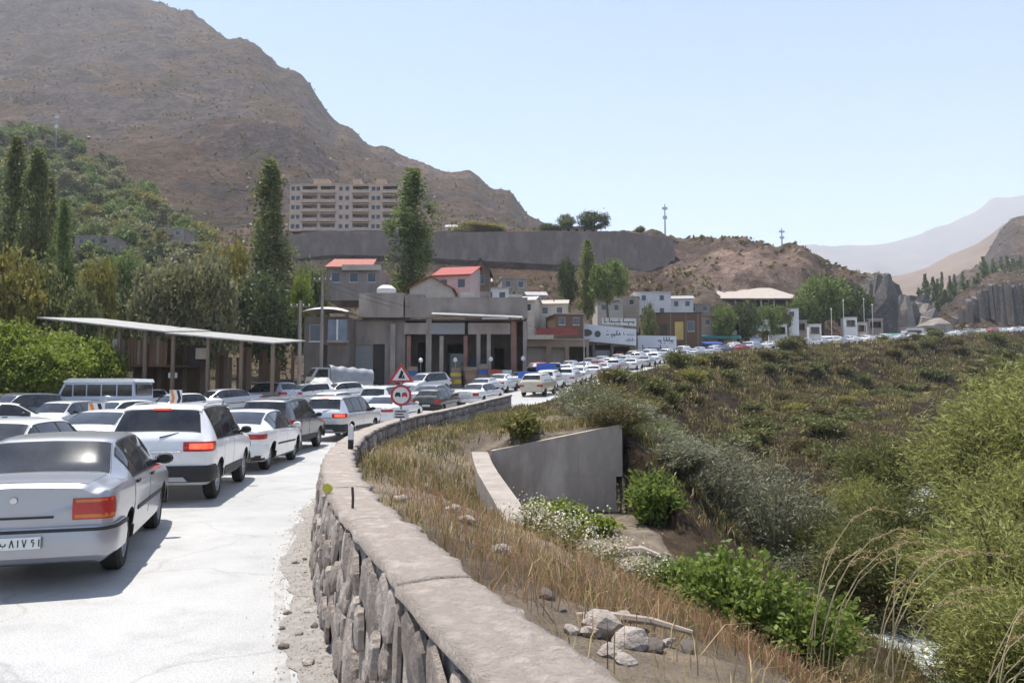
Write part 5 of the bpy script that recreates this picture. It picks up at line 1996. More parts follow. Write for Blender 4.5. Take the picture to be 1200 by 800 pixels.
def sign_shops():
    def front(px0, px1, pt, Y, label, ops):
        Y = safe_y(px0, px1, Y)
        o, w_, h = site('signboard_shop', label, 'shop', px0, px1, pt, Y, 8)
        z = lambda py: Zpy(py, Y) - o.location.z
        x = lambda px: Xpx(px, 400, Y) - o.location.x
        shell(o, w_, h, 8, M_CONC_D, open_front=[(x(a), x(b), z(436), z(t)) for a, b, t in ops], roof=M_GREYROOF)
        return o, x, z, Y / 98.0

    def board(o, x, z, a, b, t0, t1, bt0, bt1, m, y=-.5):
        vs = [(x(a), y, z(bt0)), (x(b), y, z(bt1)), (x(b), y + .15, z(bt1)), (x(a), y + .15, z(bt0)), (x(a), y, z(t0)), (x(b), y, z(t1)), (x(b), y + .15, z(t1)), (x(a), y + .15, z(t0))]
        return MB().add(vs, ((0, 3, 2, 1), (4, 5, 6, 7), (0, 1, 5, 4), (1, 2, 6, 5), (2, 3, 7, 6), (3, 0, 4, 7))).build('signboard', m, o)
    MW = M_('signboard_white', (.62, .64, .67), .9, rough=.5)
    ME = M_('emblem_dark', (.12, .11, .10))
    o, x, z, k = front(676, 745, 388, 98.0, 'dark open shop carrying a long tilted white signboard with round emblems', [(680, 694, 404), (697, 716, 404), (719, 738, 406)])
    MB().box((x(697), .8, z(436)), (x(716), .9, z(410))).build('roller_shutter', M_SHUT, o)
    MB().box((x(722), .6, z(436)), (x(732), .8, z(412))).build('red_fridge', M_('red_panel', (.33, .08, .05)), o)
    sb = board(o, x, z, 678, 745, 379, 386, 399, 405, MW)
    for (cx, cz, rx, rz) in ((687, 390, .62 * k * 1.2, .46 * k), (700, 391.5, .40 * k, .42 * k)):
        b_ = MB(); disc(b_, 0, 0, 1.0, -.53, -.502, 18); b_.v = [(p[0] * rx + x(cx), p[1], p[2] * rz + z(cz)) for p in b_.v]; b_.build('round_emblem', ME, sb)
    scribble(sb, x(710), x(727), z(392), .8 * k, -.502, M_TEXT, 4)
    scribble(sb, x(730), x(743), z(392), .5 * k, -.502, M_TEXT, 5)
    scribble(sb, x(730), x(743), z(399), .5 * k, -.502, M_TEXT, 6)
    sb = board(o, x, z, 706, 746, 372, 373, 379, 382, M_('signboard_cream', (.58, .56, .52), .9), .1)
    scribble(sb, x(708), x(744), z(377), .75 * k, .098, M_TEXT, 10)
    o, x, z, k = front(746, 793, 396, 98.0, 'dark shop front behind a square white lettered signboard', [(750, 762, 418), (766, 788, 420)])
    sb = board(o, x, z, 747, 792, 393, 394, 419, 421, MW)
    scribble(sb, x(770), x(789), z(399), .8 * k, -.502, M_TEXT, 7)
    scribble(sb, x(752), x(788), z(408), .75 * k, -.502, M_TEXT, 8)
    scribble(sb, x(758), x(788), z(416), .5 * k, -.502, M_TEXT, 9)


sign_shops()


def timber_store():
    Y = safe_y(757, 822, 112.0)
    o, w_, h = site('timber_store', 'dark brown timber store with a yellow door panel beside the signboards', 'building', 757, 822, 367, Y, 7)
    z = lambda py: Zpy(py, Y) - o.location.z
    x = lambda px: Xpx(px, 400, Y) - o.location.x
    shell(o, w_, h, 7, M_BROWN, wins=[(x(806), x(814), z(388), z(376))], doors=[(x(774), x(782), z(420), z(380))], roof=M_DOOR)
    MB().box((x(791), -.08, z(398)), (x(801), -.005, z(377))).build('yellow_panel', M_YELP, o)
    for p in (762, 768, 786, 804, 818): MB().box((x(p) - .12, -.12, 0), (x(p) + .12, -.004, z(367))).build('timber_post', M_WOODP, o)


timber_store()
house('tan_shop', 'tan shop with an orange band between the timber store and the white panel fence', 822, 866, 371, 126, 7, M_('tan_render', (.36, .28, .22)), 3, M_ORROOF, 'flat')
o, w_, h = site('orange_shop', 'small orange-yellow shop front under a brown roof beside the white panel fence', 'shop', 842, 866, 375, 122, 5)
shell(o, w_, h, 5, M_('orange_render', (.48, .27, .10)), open_front=[(-w_ / 2 + .5, w_ / 2 - .5, .5, h - 2.2)], roof=M_BROWN)


def awnings():
    # low stall awnings along the road
    L = [(800, 846, 400, 116, M_BLUEA, 'dark blue stall awning below the timber store'), (846, 890, 402, 124, M_BLUEA, 'long blue stall awning below the orange shop'), (820, 866, 391, 128, M_TEAL, 'teal stall awning over the blue awnings'),
         (876, 890, 394, 132, M_('pale_blue_sheet', (.40, .44, .58)), 'pale blue stall sheet beside the white panel fence'), (1040, 1060, 391, 190, M_GREENA, 'green stall awning by the far bend'), (960, 985, 393, 172, M_('grey_sheet', (.42, .42, .46)), 'grey stall sheet on the hill road'),
         (985, 1010, 396, 178, M_('dark_sheet', (.14, .14, .15)), 'dark stall sheet on the hill road')]
    for (a, b, t, Y, m, lb) in L:
        Y = safe_y(a, b, Y)
        p, q = P(a, t, Y), P(b, t, Y)
        g = ground_at((p.x + q.x) / 2, Y) - .2
        o = empty('market_stall', ((p.x + q.x) / 2, Y, g))
        tag(o, lb, 'market stall', 'stalls along the road')
        hw_, H = (q.x - p.x) / 2, max(p.z - g, 2.0)
        vs = [(-hw_, -1.6, H - .6), (hw_, -1.6, H - .6), (hw_, 1.6, H), (-hw_, 1.6, H)]
        MB().add(vs + [(u, v, w2 + .05) for u, v, w2 in vs], ((0, 1, 2, 3), (7, 6, 5, 4), (0, 4, 5, 1), (1, 5, 6, 2), (2, 6, 7, 3), (3, 7, 4, 0))).build('awning', m, o)
        MB().box((-hw_, -1.62, H - 1.15), (hw_, -1.58, H - .61)).build('valance', m, o)
        for sx in (-1, 1):
            for sy in (-1, 1):
                MB().tube([(sx * (hw_ - .1), sy * 1.5, 0), (sx * (hw_ - .1), sy * 1.5, H - .62 if sy < 0 else H - .05)], .05, 6).build('post', M_STEEL, o)
        MB().box((-hw_ + .3, -.6, 0), (hw_ - .3, .6, .95)).build('counter', M_WOODP, o)


awnings()


def panel_fence():
    Y = safe_y(866, 903, 130.0)
    p, q = P(866, 374, Y), P(903, 374, Y)
    g = ground_at((p.x + q.x) / 2, Y) - .2
    o = empty('white_panel_board', ((p.x + q.x) / 2, Y, g))
    tag(o, 'white hoarding of square panels on posts below the pavilion', 'hoarding')
    zb = Zpy(388, Y) - g
    n = 4
    wd = (q.x - p.x) / n
    for i in range(n):
        for j in range(2):
            hh = (p.z - g - zb) / 2
            MB().box((-wd * 2 + wd * i + .04, 0, zb + hh * j + .04), (-wd * 2 + wd * (i + 1) - .04, .08, zb + hh * (j + 1) - .04)).build('panel', M_WHITEW, o)
    for k in (-1.9, 0, 1.9): MB().box((wd * k - .08, .09, 0), (wd * k + .08, .2, p.z - g)).build('post', M_STEEL, o)


panel_fence()


def pavilion():
    Y = safe_y(830, 938, 196.0)
    o, w_, h = site('pavilion', 'wide open pavilion with a pale hipped roof on the terrace below the rocky knoll', 'pavilion', 830, 938, 350, Y, 16, base=384)
    z = lambda py: Zpy(py, Y) - o.location.z
    rise = z(336) - h
    W2 = w_ / 2
    vs = [(-W2 - .8, -1, h), (W2 + .8, -1, h), (W2 + .8, 17, h), (-W2 - .8, 17, h), (-W2 + 3.5, 8, h + rise + .8), (W2 - 5, 8, h + rise + .8)]
    MB().add(vs, ((0, 1, 5, 4), (1, 2, 5), (2, 3, 4, 5), (3, 0, 4), (3, 2, 1, 0))).build('roof', M_PALEROOF, o)
    MB().box((-W2 - .8, -1.03, h - .35), (W2 + .8, -.9, h - .003)).build('fascia', M_CONC_D, o)
    for k in range(8):
        x = -W2 + .3 + (w_ - .6) * k / 7
        MB().box((x - .18, -.3, 0), (x + .18, .06, h - .36)).build('column', M_CREAM, o)
    bw = wall_holes(-W2, W2, 0, h - .36, .3, rows(w_, 7, 1.6, h - 2.6, h - 1.0), 5.0)
    bw.build('back_wall', M_CONC, o)
    MB().box((-W2 - .5, -.7, 0), (W2 + .5, 15, max(.4, h - 4.2))).build('plinth', M_CONC, o)


pavilion()


def kiosks():
    r = random.Random(8)
    L = [(903, 922, 380, 150), (925, 945, 376, 162), (948, 962, 380, 166), (990, 1004, 372, 184), (1004, 1016, 378, 180), (1018, 1034, 374, 192), (1062, 1082, 384, 198), (1084, 1100, 382, 205)]
    desc = ['white kiosk with a grey flat roof below the pavilion end', 'low grey kiosk before the dark round trees', 'narrow white kiosk before the dark round trees', 'white kiosk under the rock outcrop', 'small cream kiosk under the rock outcrop', 'pale kiosk beside the green awning',
            'low white kiosk past the green awning', 'last grey kiosk before the cliff']
    for (a, b, t, Y), d in zip(L, desc):
        o, w_, h = site('kiosk', d, 'kiosk', a, b, t, Y, 3, r.uniform(-10, 10), group='kiosks along the hill road')
        m = [M_WHITEW, M_CONC, M_CREAM][r.randrange(3)]
        if 'white' in d: m = M_WHITEW
        if 'grey k' in d: m = M_CONC
        shell(o, w_, h, 3, m, open_front=[(-w_ / 2 + .4, w_ / 2 - .4, max(.8, h - 2.1), h - .6)], roof=M_GREYROOF)
        MB().box((-w_ / 2 + .3, -.35, max(.7, h - 2.2)), (w_ / 2 - .3, -.004, max(.78, h - 2.12))).build('counter', M_WOODP, o)
    # slim poles with lamps and white flags along the road
    for i, (px, t, Y) in enumerate(((988, 352, 185), (1012, 350, 186), (1022, 357, 188), (974, 362, 172))):
        Y = safe_y(px - 2, px + 2, Y)
        p = P(px, t, Y)
        g = ground_at(p.x, Y) - .2
        o = empty('lamp_post', (p.x, Y, g))
        tag(o, 'slim white lamp post with a globe lamp beside the hill road', 'lamp post', 'lamp posts on the hill road')
        MB().tube([(0, 0, 0), (0, 0, p.z - g)], .07, 7).build('post', M_WHITEW, o)
        b_ = MB(); b_.lathe([(p.z - g - .3, .02), (p.z - g - .2, .14), (p.z - g, .19), (p.z - g + .12, .14), (p.z - g + .2, .02)], 10, 'z'); b_.build('lamp_globe', M_WHITEW, o, True)


kiosks()


# ---- apartment block on the terrace
def apartments():
    Y = 252.0
    o, w_, h = site('apartment_block', 'five storey tan apartment block with balconies on the terrace below the mountain', 'building', 340, 468, 216, Y, 14, base=271)
    n = 5
    fh = h / n
    bays = [('w', 2), ('b', 3.2), ('b', 3.2), ('w', 2.6), ('b', 3.4), ('w', 2.0), ('b', 3.2)]
    tot = sum(b[1] for b in bays)
    x = -w_ / 2
    wins, opens = [], []
    for (kind, ww) in bays:
        bw = w_ * ww / tot
        for f in range(n):
            z0 = f * fh
            if kind == 'w':
                for q in (0.28, .72): wins.append((x + bw * q - .65, x + bw * q + .65, z0 + 1.0, z0 + fh - .75))
            else:
                opens.append((x + .5, x + bw - .5, z0 + .35, z0 + fh - .55))
        x += bw
    shell(o, w_, h, 14, M_PINK, wins=wins, open_front=opens, roof=M_PINK, frame=M_CREAM)
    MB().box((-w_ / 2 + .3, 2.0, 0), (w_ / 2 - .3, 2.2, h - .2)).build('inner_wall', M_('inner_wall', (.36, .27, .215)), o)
    for (a, b, c, e) in opens:
        bl = MB().box((a - .2, -1.0, c - .35), (b + .2, -.004, c - .12)).build('balcony', M_PINK, o)
        MB().box((a - .2, -1.02, c - .12), (b + .2, -.9, c + .75)).build('railing', M_('balcony_front', (.60, .46, .36)), bl)
        MB().box((a + .5, 1.9, c), (a + (b - a) * .55, 1.99, e - .2)).build('balcony_door', M_PANE, bl)
    for (a, b) in ((-.30, -.16), (.06, .13), (.28, .36)):
        MB().box((w_ * a, 2, h + .165), (w_ * b, 7, h + 2.4)).build('roof_hut', M_('ochre_render', (.46, .34, .25)), o)


apartments()


def retaining_wall():
    M = mat('slate_masonry', (.27, .22, .19), (.18, .145, .125), rough=.95, scale=.16, bump=.3, bscale=.6, detail=12, c3=(.31, .255, .22), stretch=(1, 1, .5))
    root = empty('terrace_retaining_wall')
    tag(root, 'very long dark slate retaining wall under the apartment terrace', 'retaining wall')
    px = 330.0
    i = 0
    while px < 790:
        q = min(px + 46, 800)
        Y0, Y1 = 239 - .012 * (px - 330), 239 - .012 * (q - 330)
        t0 = np.interp(px, [330, 345, 520, 700, 760, 800], [276, 270, 272, 271, 274, 283])
        t1 = np.interp(q, [330, 345, 520, 700, 760, 800], [276, 270, 272, 271, 274, 283])
        a, b = P(px, t0, Y0), P(q - .1, t1, Y1)
        zb = Zpy(345, 236)
        vs = [(a.x, a.y - 2.2, zb), (b.x, b.y - 2.2, zb), (b.x, b.y + 2, zb), (a.x, a.y + 2, zb), a, b, (b.x, b.y + 2, b.z), (a.x, a.y + 2, a.z)]
        MB().add(vs, ((0, 3, 2, 1), (4, 5, 6, 7), (0, 1, 5, 4), (1, 2, 6, 5), (2, 3, 7, 6), (3, 0, 4, 7))).build('wall_panel', M, root)
        px = q
        i += 1
    return root


retaining_wall()

# white buildings on the terrace edge and the wooded slope
house('terrace_building', 'low white roofed building at the left end of the dark retaining wall top', 522, 560, 266, 262, 8, M_WHITEW, 4, M_TIN, 'eaves', 1.5, base=276)
house('terrace_building', 'long cream building under the plateau trees on the retaining wall', 642, 700, 266, 262, 8, M_CREAM, 6, M_PALEROOF, 'flat', base=276)
house('hillside_cottage', 'grey flat cottage among the trees of the wooded slope', 88, 130, 277, 195, 8, M_CONC, 3, M_TIN, 'flat', base=295)
house('hillside_cottage', 'pale grey roofed cottage at the right edge of the wooded slope', 184, 216, 268, 215, 8, M_CONC, 2, M_GREYROOF, 'flat', base=284)
house('hillside_cottage', 'white walled cottage just above the round olive trees', 136, 165, 330, 118, 8, M_WHITEW, 2, M_TIN, 'flat', base=362)


def mast(px, pt, pb, Y, label):
    p, q = P(px, pt, Y), P(px, pb, Y)
    o = empty('antenna_mast', (p.x, Y, q.z))
    tag(o, label, 'mast')
    H = p.z - q.z
    MB().tube([(0, 0, -1), (0, 0, H)], [.28, .14], 6).build('mast_shaft', M_STEEL, o)
    MB().box((-.9, -.2, H * .82), (.9, .2, H * .90)).build('antenna', M_WHITEW, o)
    MB().box((-.7, -.2, H * .52), (.7, .2, H * .62)).build('antenna', M_WHITEW, o)


mast(779, 239, 276, 256, 'tall thin antenna mast on the plateau beside the rocky knoll')
mast(916, 268, 292, 250, 'faint thin mast on the rocky knoll top')
mast(67, 132, 170, 360, 'slim pylon mast on the brown slope above the wood')


def heap():
    """pale plastic-sheeted heap beside the truck"""
    Y = 60.0
    p = P(376, 430, Y)
    g = ground_at(p.x, Y)
    V, Fq = [], []
    n = 22
    for i in range(n + 1):
        for j in range(n + 1):
            u, v = i / n * 2 - 1, j / n * 2 - 1
            rr = math.hypot(u, v)
            hh = max(0, 1 - rr ** 1.6) * 1.7 * (.7 + .6 * float(fbm(u * 2.2 + 3, v * 2.2, 4, 5, True)))
            V.append((u * 2.1, v * 1.6, hh - .05))
    for i in range(n):
        for j in range(n):
            q = i * (n + 1) + j
            Fq.append((q, q + n + 1, q + n + 2, q + 1))
    tag(MB().add(V, Fq).build('covered_heap', mat('pale_plastic_sheet', (.62, .60, .57), (.42, .41, .40), rough=.5, scale=1.5, bump=.03), None, True, (p.x, Y, g)), 'pale plastic sheeted heap in front of the tarpaulin truck', 'heap')


heap()


def cables():
    M = mat('cable_black', (.03, .03, .03), (.04, .04, .04), rough=.7, scale=5)
    A = [P(352, 354, 60), P(378, 324, 66), P(610, 373, 80)]
    for k, (a, b, off) in enumerate(((A[0], A[1], .7), (A[0], A[1], -.7), (A[1], A[2], .7), (A[1], A[2], -.7), (P(120, 372, 52), A[0], .3), (A[2], P(684, 373, 88), .1))):
        pts = []
        for i in range(13):
            f = i / 12
            q = a.lerp(b, f)
            pts.append((q.x + off * (1 if k < 4 else 0), q.y, q.z - .45 - 1.2 * 4 * f * (1 - f) * (.4 + (b - a).length / 60)))
        tag(MB().tube(pts, .018, 5).build('overhead_cable', M), 'thin black overhead cable sagging between the utility poles', 'cable', 'overhead cables')


cables()


def clutter():
    """goods set out before the shops"""
    r = random.Random(51)
    cols = [('blue', (.05, .10, .28)), ('red', (.36, .06, .05)), ('white', (.62, .62, .60)), ('green', (.07, .20, .10)), ('yellow', (.50, .36, .06)), ('brown', (.20, .13, .09))]
    Y = 69.6
    seen = set()
    for k, px in enumerate((484, 492, 510, 524, 534, 552, 566, 580, 594, 604)):
        cn, c = cols[k % 6]
        m = M_('crate_' + cn, c)
        x = Xpx(px, 440, Y)
        g = ground_at(x, Y)
        o = empty('goods_rack', (x, Y + r.uniform(-.3, .6), g))
        tag(o, '%s goods rack with stacked crates before the concrete shop building' % cn, 'goods rack', '%s goods racks' % cn)
        hh = 0.0
        for q in range(r.randint(3, 5)):
            h = r.uniform(.3, .5)
            wx = r.uniform(.38, .6)
            MB().box((-wx, -.3 + r.uniform(-.05, .05), hh + .01), (wx, .3, hh + h)).build('crate', m if q % 2 else M_WOODP, o)
            hh += h
        if k % 3 == 0:
            MB().tube([(.7, 0, 0), (.7, 0, 2.5)], .03, 6).build('pole', M_STEEL, o)
            b_ = MB(); b_.lathe([(2.45, .01), (2.5, .16), (2.7, .2), (2.85, .1), (2.9, .01)], 10, 'z', origin=(.7, 0, 0)); b_.build('hanging_bag', M_WHITEW, o, True)


clutter()
# ------------------------------------------------------------------ plants
L_POP = leafmat('poplar_leaves', (.062, .078, .03), (.112, .13, .05), (.165, .175, .075), trans=.42)
L_OLIVE = leafmat('olive_leaves', (.085, .092, .048), (.14, .142, .075), (.20, .19, .11), trans=.42)
L_LIME = leafmat('lime_leaves', (.075, .105, .016), (.135, .175, .028), (.20, .235, .05), trans=.45)
L_DARK = leafmat('dark_leaves', (.03, .045, .018), (.058, .076, .03), (.092, .105, .042), trans=.25)
L_YEL = leafmat('yellow_green_leaves', (.10, .10, .025), (.165, .155, .04), (.23, .20, .06))
L_GREEN = leafmat('green_leaves', (.052, .08, .022), (.095, .132, .038), (.145, .185, .06), trans=.42)
L_BUSH = leafmat('broad_bush_leaves', (.055, .085, .016), (.105, .15, .03), (.175, .215, .055), trans=.45)
L_WILLOW = leafmat('willow_leaves', (.10, .115, .034), (.165, .18, .055), (.225, .23, .08), trans=.4)
L_SAGE = leafmat('sage_leaves', (.13, .14, .09), (.20, .21, .14), (.28, .285, .205), trans=.3)
L_DRYG = leafmat('dry_red_grass', (.22, .125, .07), (.33, .205, .12), (.44, .315, .20), trans=.35)
L_STRAW = leafmat('straw_grass', (.27, .20, .09), (.38, .295, .15), (.48, .39, .22), trans=.35)
L_GRASS = leafmat('green_yellow_grass', (.10, .12, .03), (.19, .19, .06), (.28, .25, .10), trans=.35)
L_SCRUB = leafmat('olive_scrub', (.08, .07, .028), (.14, .122, .05), (.215, .18, .08), trans=.3)
L_SCRUB2 = leafmat('green_scrub', (.075, .088, .028), (.13, .145, .045), (.195, .195, .07), trans=.3)
L_FLOWER = leafmat('pale_flowers', (.55, .52, .40), (.66, .63, .52), (.74, .72, .64), trans=.3)
M_BARK = mat('bark', (.16, .12, .09), (.09, .07, .055), rough=.95, scale=5, bump=.03, stretch=(4, 4, .8))


def leaves(C, size, aspect=.55, axis=None, spread=1.0, r=rng):
    """diamond leaves at centres C; axis = preferred long axis (n,3) or None"""
    C = np.asarray(C, np.float32)
    n = len(C)
    size = np.broadcast_to(np.asarray(size, np.float32), (n,)) * r.uniform(.65, 1.35, n).astype(np.float32)
    a = r.normal(size=(n, 3))
    if axis is not None: a = np.asarray(axis) + a * spread
    a /= np.linalg.norm(a, axis=1)[:, None] + 1e-9
    b = np.cross(a, r.normal(size=(n, 3)))
    b /= np.linalg.norm(b, axis=1)[:, None] + 1e-9
    a, b = a * size[:, None], b * (size * aspect)[:, None]
    nrm = np.cross(a, b)
    nrm /= np.linalg.norm(nrm, axis=1)[:, None] + 1e-9
    V = np.stack([C - a, C - b * .9 + nrm * (size * .12)[:, None], C + a, C + b * .9 + nrm * (size * .12)[:, None]], 1).reshape(-1, 3)
    Q = np.arange(4 * n).reshape(n, 4)
    return V, Q


def blades(B, h, wd, lean=.35, r=rng, tipdrop=0.0):
    """grass blades at feet B (n,3): bent two-piece strips"""
    n = len(B)
    h = np.broadcast_to(np.asarray(h, float), (n,)) * r.uniform(.55, 1.3, n)
    an = r.uniform(0, 2 * PI, n)
    ln = np.abs(r.normal(0, lean, n))
    d = np.stack([np.cos(an), np.sin(an), 0 * an], 1)
    pa = r.uniform(0, PI, n)
    pr = np.stack([np.cos(pa), np.sin(pa), 0 * pa], 1) * (np.broadcast_to(np.asarray(wd, float), (n,)) / 2)[:, None]
    up = np.array([0, 0, 1.0])
    mid = B + up * (h * .6)[:, None] + d * (h * ln * .45)[:, None]
    tip = B + up * (h * (1 - .3 * ln - tipdrop))[:, None] + d * (h * ln * 1.15)[:, None]
    V = np.stack([B - pr, B + pr, mid + pr * .8, tip, mid - pr * .8], 1).reshape(-1, 3)
    k = np.arange(n) * 5
    Q = np.concatenate([np.stack([k, k + 1, k + 2, k + 4], 1), np.stack([k + 4, k + 2, k + 3, k + 3], 1)])
    return V, k


def blade_mesh(name, B, h, wd, m, lean=.35, r=rng):
    V, k = blades(B, h, wd, lean, r)
    T = np.concatenate([np.stack([k, k + 1, k + 2], 1), np.stack([k, k + 2, k + 4], 1), np.stack([k + 4, k + 2, k + 3], 1)])
    return mesh_np(name, V, T, [m])


def limb_mesh(branches, name='trunk'):
    mb = MB()
    for pts, rads in branches: mb.tube(pts, rads, 7)
    return mb.mesh(name, M_BARK, True)


def crown_round(rx, rz, zc, n_cl, per, lsize, seed, hole=.0, flat=.0, aspect=.6):
    r = np.random.default_rng(seed)
    C = []
    u = r.normal(size=(n_cl, 3))
    u /= np.linalg.norm(u, axis=1)[:, None]
    rad = r.uniform(.35, 1.0, n_cl) ** .6
    lump = 1 + .22 * (fbm(u[:, 0] * 1.7 + seed, u[:, 1] * 1.7 + u[:, 2], 3, seed) - .5) * 2
    for i in range(n_cl):
        c = u[i] * rad[i] * lump[i] * np.array([rx, rx, rz]) * .86 + np.array([0, 0, zc])
        sg = r.uniform(.10, .20) * np.array([rx, rx, rz * .8])
        k = int(per * r.uniform(.5, 1.5))
        C.append(c + r.normal(size=(k, 3)) * sg)
    C = np.vstack(C)
    C = C[C[:, 2] > .12 * zc]
    return leaves(C, lsize, aspect, r=r)


def tree_round(name, rx, H, m, seed, n_cl=60, per=90, lsize=.22, trunk=True):
    """prototype meshes: trunk and crown; height H, crown radius rx"""
    rz = H * .42
    zc = H - rz
    V, Q = crown_round(rx, rz, zc, n_cl, per, lsize, seed)
    cm = mesh_np('crown', V, Q, [m])
    r = random.Random(seed)
    br = [([(0, 0, -.3), (.05 * rx, 0, H * .2), (0, .05 * rx, H * .5), (0, 0, H * .8)], [H * .03, H * .024, H * .016, H * .006])]
    for k in range(7):
        a = 2 * PI * k / 7 + r.uniform(-.3, .3)
        z0 = H * r.uniform(.22, .5)
        e = (math.cos(a) * rx * .72, math.sin(a) * rx * .72, z0 + H * r.uniform(.12, .35))
        br.append(([(0, 0, z0), (e[0] * .5, e[1] * .5, (z0 + e[2]) / 2 + .1), e], [H * .013, H * .009, H * .003]))
    return limb_mesh(br), cm


def tree_poplar(H, rr, m, seed, n_cl=150, per=60, lsize=.19):
    r = np.random.default_rng(seed)
    C, A = [], []
    for i in range(n_cl):
        f = r.uniform(.06, 1.0)
        prof = rr * (min(1, (f / .22)) ** .7) * (1 - max(0, (f - .45) / .55) ** 1.6 * .92)
        a = r.uniform(0, 2 * PI)
        q = prof * r.uniform(.15, 1.0) * (1 + .4 * math.sin(a * 3 + f * 9 + seed))
        c = np.array([math.cos(a) * q, math.sin(a) * q, f * H])
        k = int(per * r.uniform(.5, 1.5))
        C.append(c + r.normal(size=(k, 3)) * np.array([rr * .13, rr * .13, H * .042]))
    C = np.vstack(C)
    C[:, 2] = np.minimum(C[:, 2], H * 1.03)
    V, Q = leaves(C, lsize, .6, r=r)
    rd = random.Random(seed)
    br = [([(0, 0, -.3), (0, 0, H * .4), (0, 0, H * .93)], [H * .017, H * .011, H * .002])]
    for k in range(10):
        a = rd.uniform(0, 6.28)
        z0 = H * rd.uniform(.08, .6)
        br.append(([(0, 0, z0), (math.cos(a) * rr * .35, math.sin(a) * rr * .35, z0 + H * .07), (math.cos(a) * rr * .5, math.sin(a) * rr * .5, z0 + H * .2)], [H * .005, H * .003, H * .001]))
    return limb_mesh(br), mesh_np('crown', V, Q, [m])


def bush_stems(H, rr, m, seed, stems=110, per=70, lsize=.055, aspect=.22, droop=.35, base_r=.25, along=.9):
    """bush or willow: many stems from the base, narrow leaves along each"""
    r = np.random.default_rng(seed)
    C, A = [], []
    mb = MB()
    for i in range(stems):
        a = r.uniform(0, 2 * PI)
        out = rr * math.sqrt(r.uniform(.02, 1))
        h = H * r.uniform(.55, 1.05) * (1 - .30 * (out / rr) ** 2)
        b = np.array([math.cos(a), math.sin(a), 0]) * r.uniform(0, base_r * rr)
        tip = np.array([math.cos(a) * out, math.sin(a) * out, h])
        ctrl = np.array([math.cos(a) * out * (.45 - droop * .3), math.sin(a) * out * (.45 - droop * .3), h * (.75 + droop * .4)])
        t = r.uniform(1 - along, 1, per)[:, None]
        p = (1 - t) ** 2 * b + 2 * t * (1 - t) * ctrl + t ** 2 * tip
        d = 2 * (1 - t) * (ctrl - b) + 2 * t * (tip - ctrl)
        d /= np.linalg.norm(d, axis=1)[:, None] + 1e-9
        C.append(p + r.normal(size=p.shape) * (H * .025 + lsize * .8))
        A.append(d)
        if i % 3 == 0:
            tt = np.linspace(0, .92, 4)[:, None]
            q = (1 - tt) ** 2 * b + 2 * tt * (1 - tt) * ctrl + tt ** 2 * tip
            mb.tube(q, [H * .006 + .004, H * .004 + .003, H * .003 + .002, .002], 5)
    V, Q = leaves(np.vstack(C), lsize, aspect, np.vstack(A), .75, r)
    return mb.mesh('stems', M_BARK), mesh_np('foliage', V, Q, [m])


def grow(name, tm, cm, x, y, label, cat, group=None, s=(1, 1, 1), z=None, parts=('trunk', 'crown'), rz=None, sink=.1):
    g = (ground_at(x, y) if z is None else z) - sink
    o = empty(name, (x, y, g), random.uniform(0, 6.28) if rz is None else rz)
    o.scale = s
    tag(o, label, cat, group)
    link(parts[0], tm, o)
    link(parts[1], cm, o)
    return o


def grow_px(name, tm, cm, H0, R0, px, pt, Y, wpx, label, group=None, base=None, cat='tree', parts=('trunk', 'crown'), xy=None):
    """stand a tree so that its top meets (px,pt) and its width spans wpx pixels"""
    p = P(px, pt, Y)
    g = ground_at(p.x, Y) if base is None else Zpy(base, Y)
    h = max(p.z - g, 1.0)
    sw = (wpx / 2 / F * Y) / R0
    return grow(name, tm, cm, p.x, Y, label, cat, group, (sw, sw, h / H0), g, parts)


# ---- poplars
P1 = tree_poplar(20, 2.4, L_POP, 1)
P2 = tree_poplar(20, 2.4, L_POP, 2)
P3 = tree_poplar(20, 2.4, L_GREEN, 3)
PL = tree_poplar(12, 2.0, leafmat('pale_poplar_leaves', (.09, .115, .04), (.15, .175, .06), (.21, .225, .09), trans=.4), 4)
G_POP = 'poplars on the left'
grow_px('poplar_tree', *P2, 20, 2.4, 20, 168, 80, 46, 'tall dark poplar standing farthest from the timber shed', G_POP)
grow_px('poplar_tree', *P1, 20, 2.4, 46, 182, 76, 48, 'tall poplar in the middle of the left row of poplars', G_POP)
grow_px('poplar_tree', *P3, 20, 2.4, 76, 240, 72, 30, 'shorter slim poplar nearest the timber shed roof', G_POP)
grow_px('poplar_tree', *P1, 20, 2.4, 60, 215, 84, 26, 'slim poplar tucked behind the left row of poplars', G_POP)
grow_px('poplar_tree', *P2, 20, 2.4, -14, 190, 84, 36, 'dark poplar cut off at the photograph edge', G_POP)
grow_px('poplar_tree', *P1, 20, 2.4, 318, 195, 92, 62, 'broad tall poplar beside the apartment block end')
grow_px('poplar_tree', *P3, 20, 2.4, 483, 203, 116, 58, 'sunlit tall poplar between the two red roofed houses', base=356)
grow_px('poplar_tree', *PL, 12, 2.0, 688, 284, 150, 24, 'pale slender poplar over the village slope', base=372)

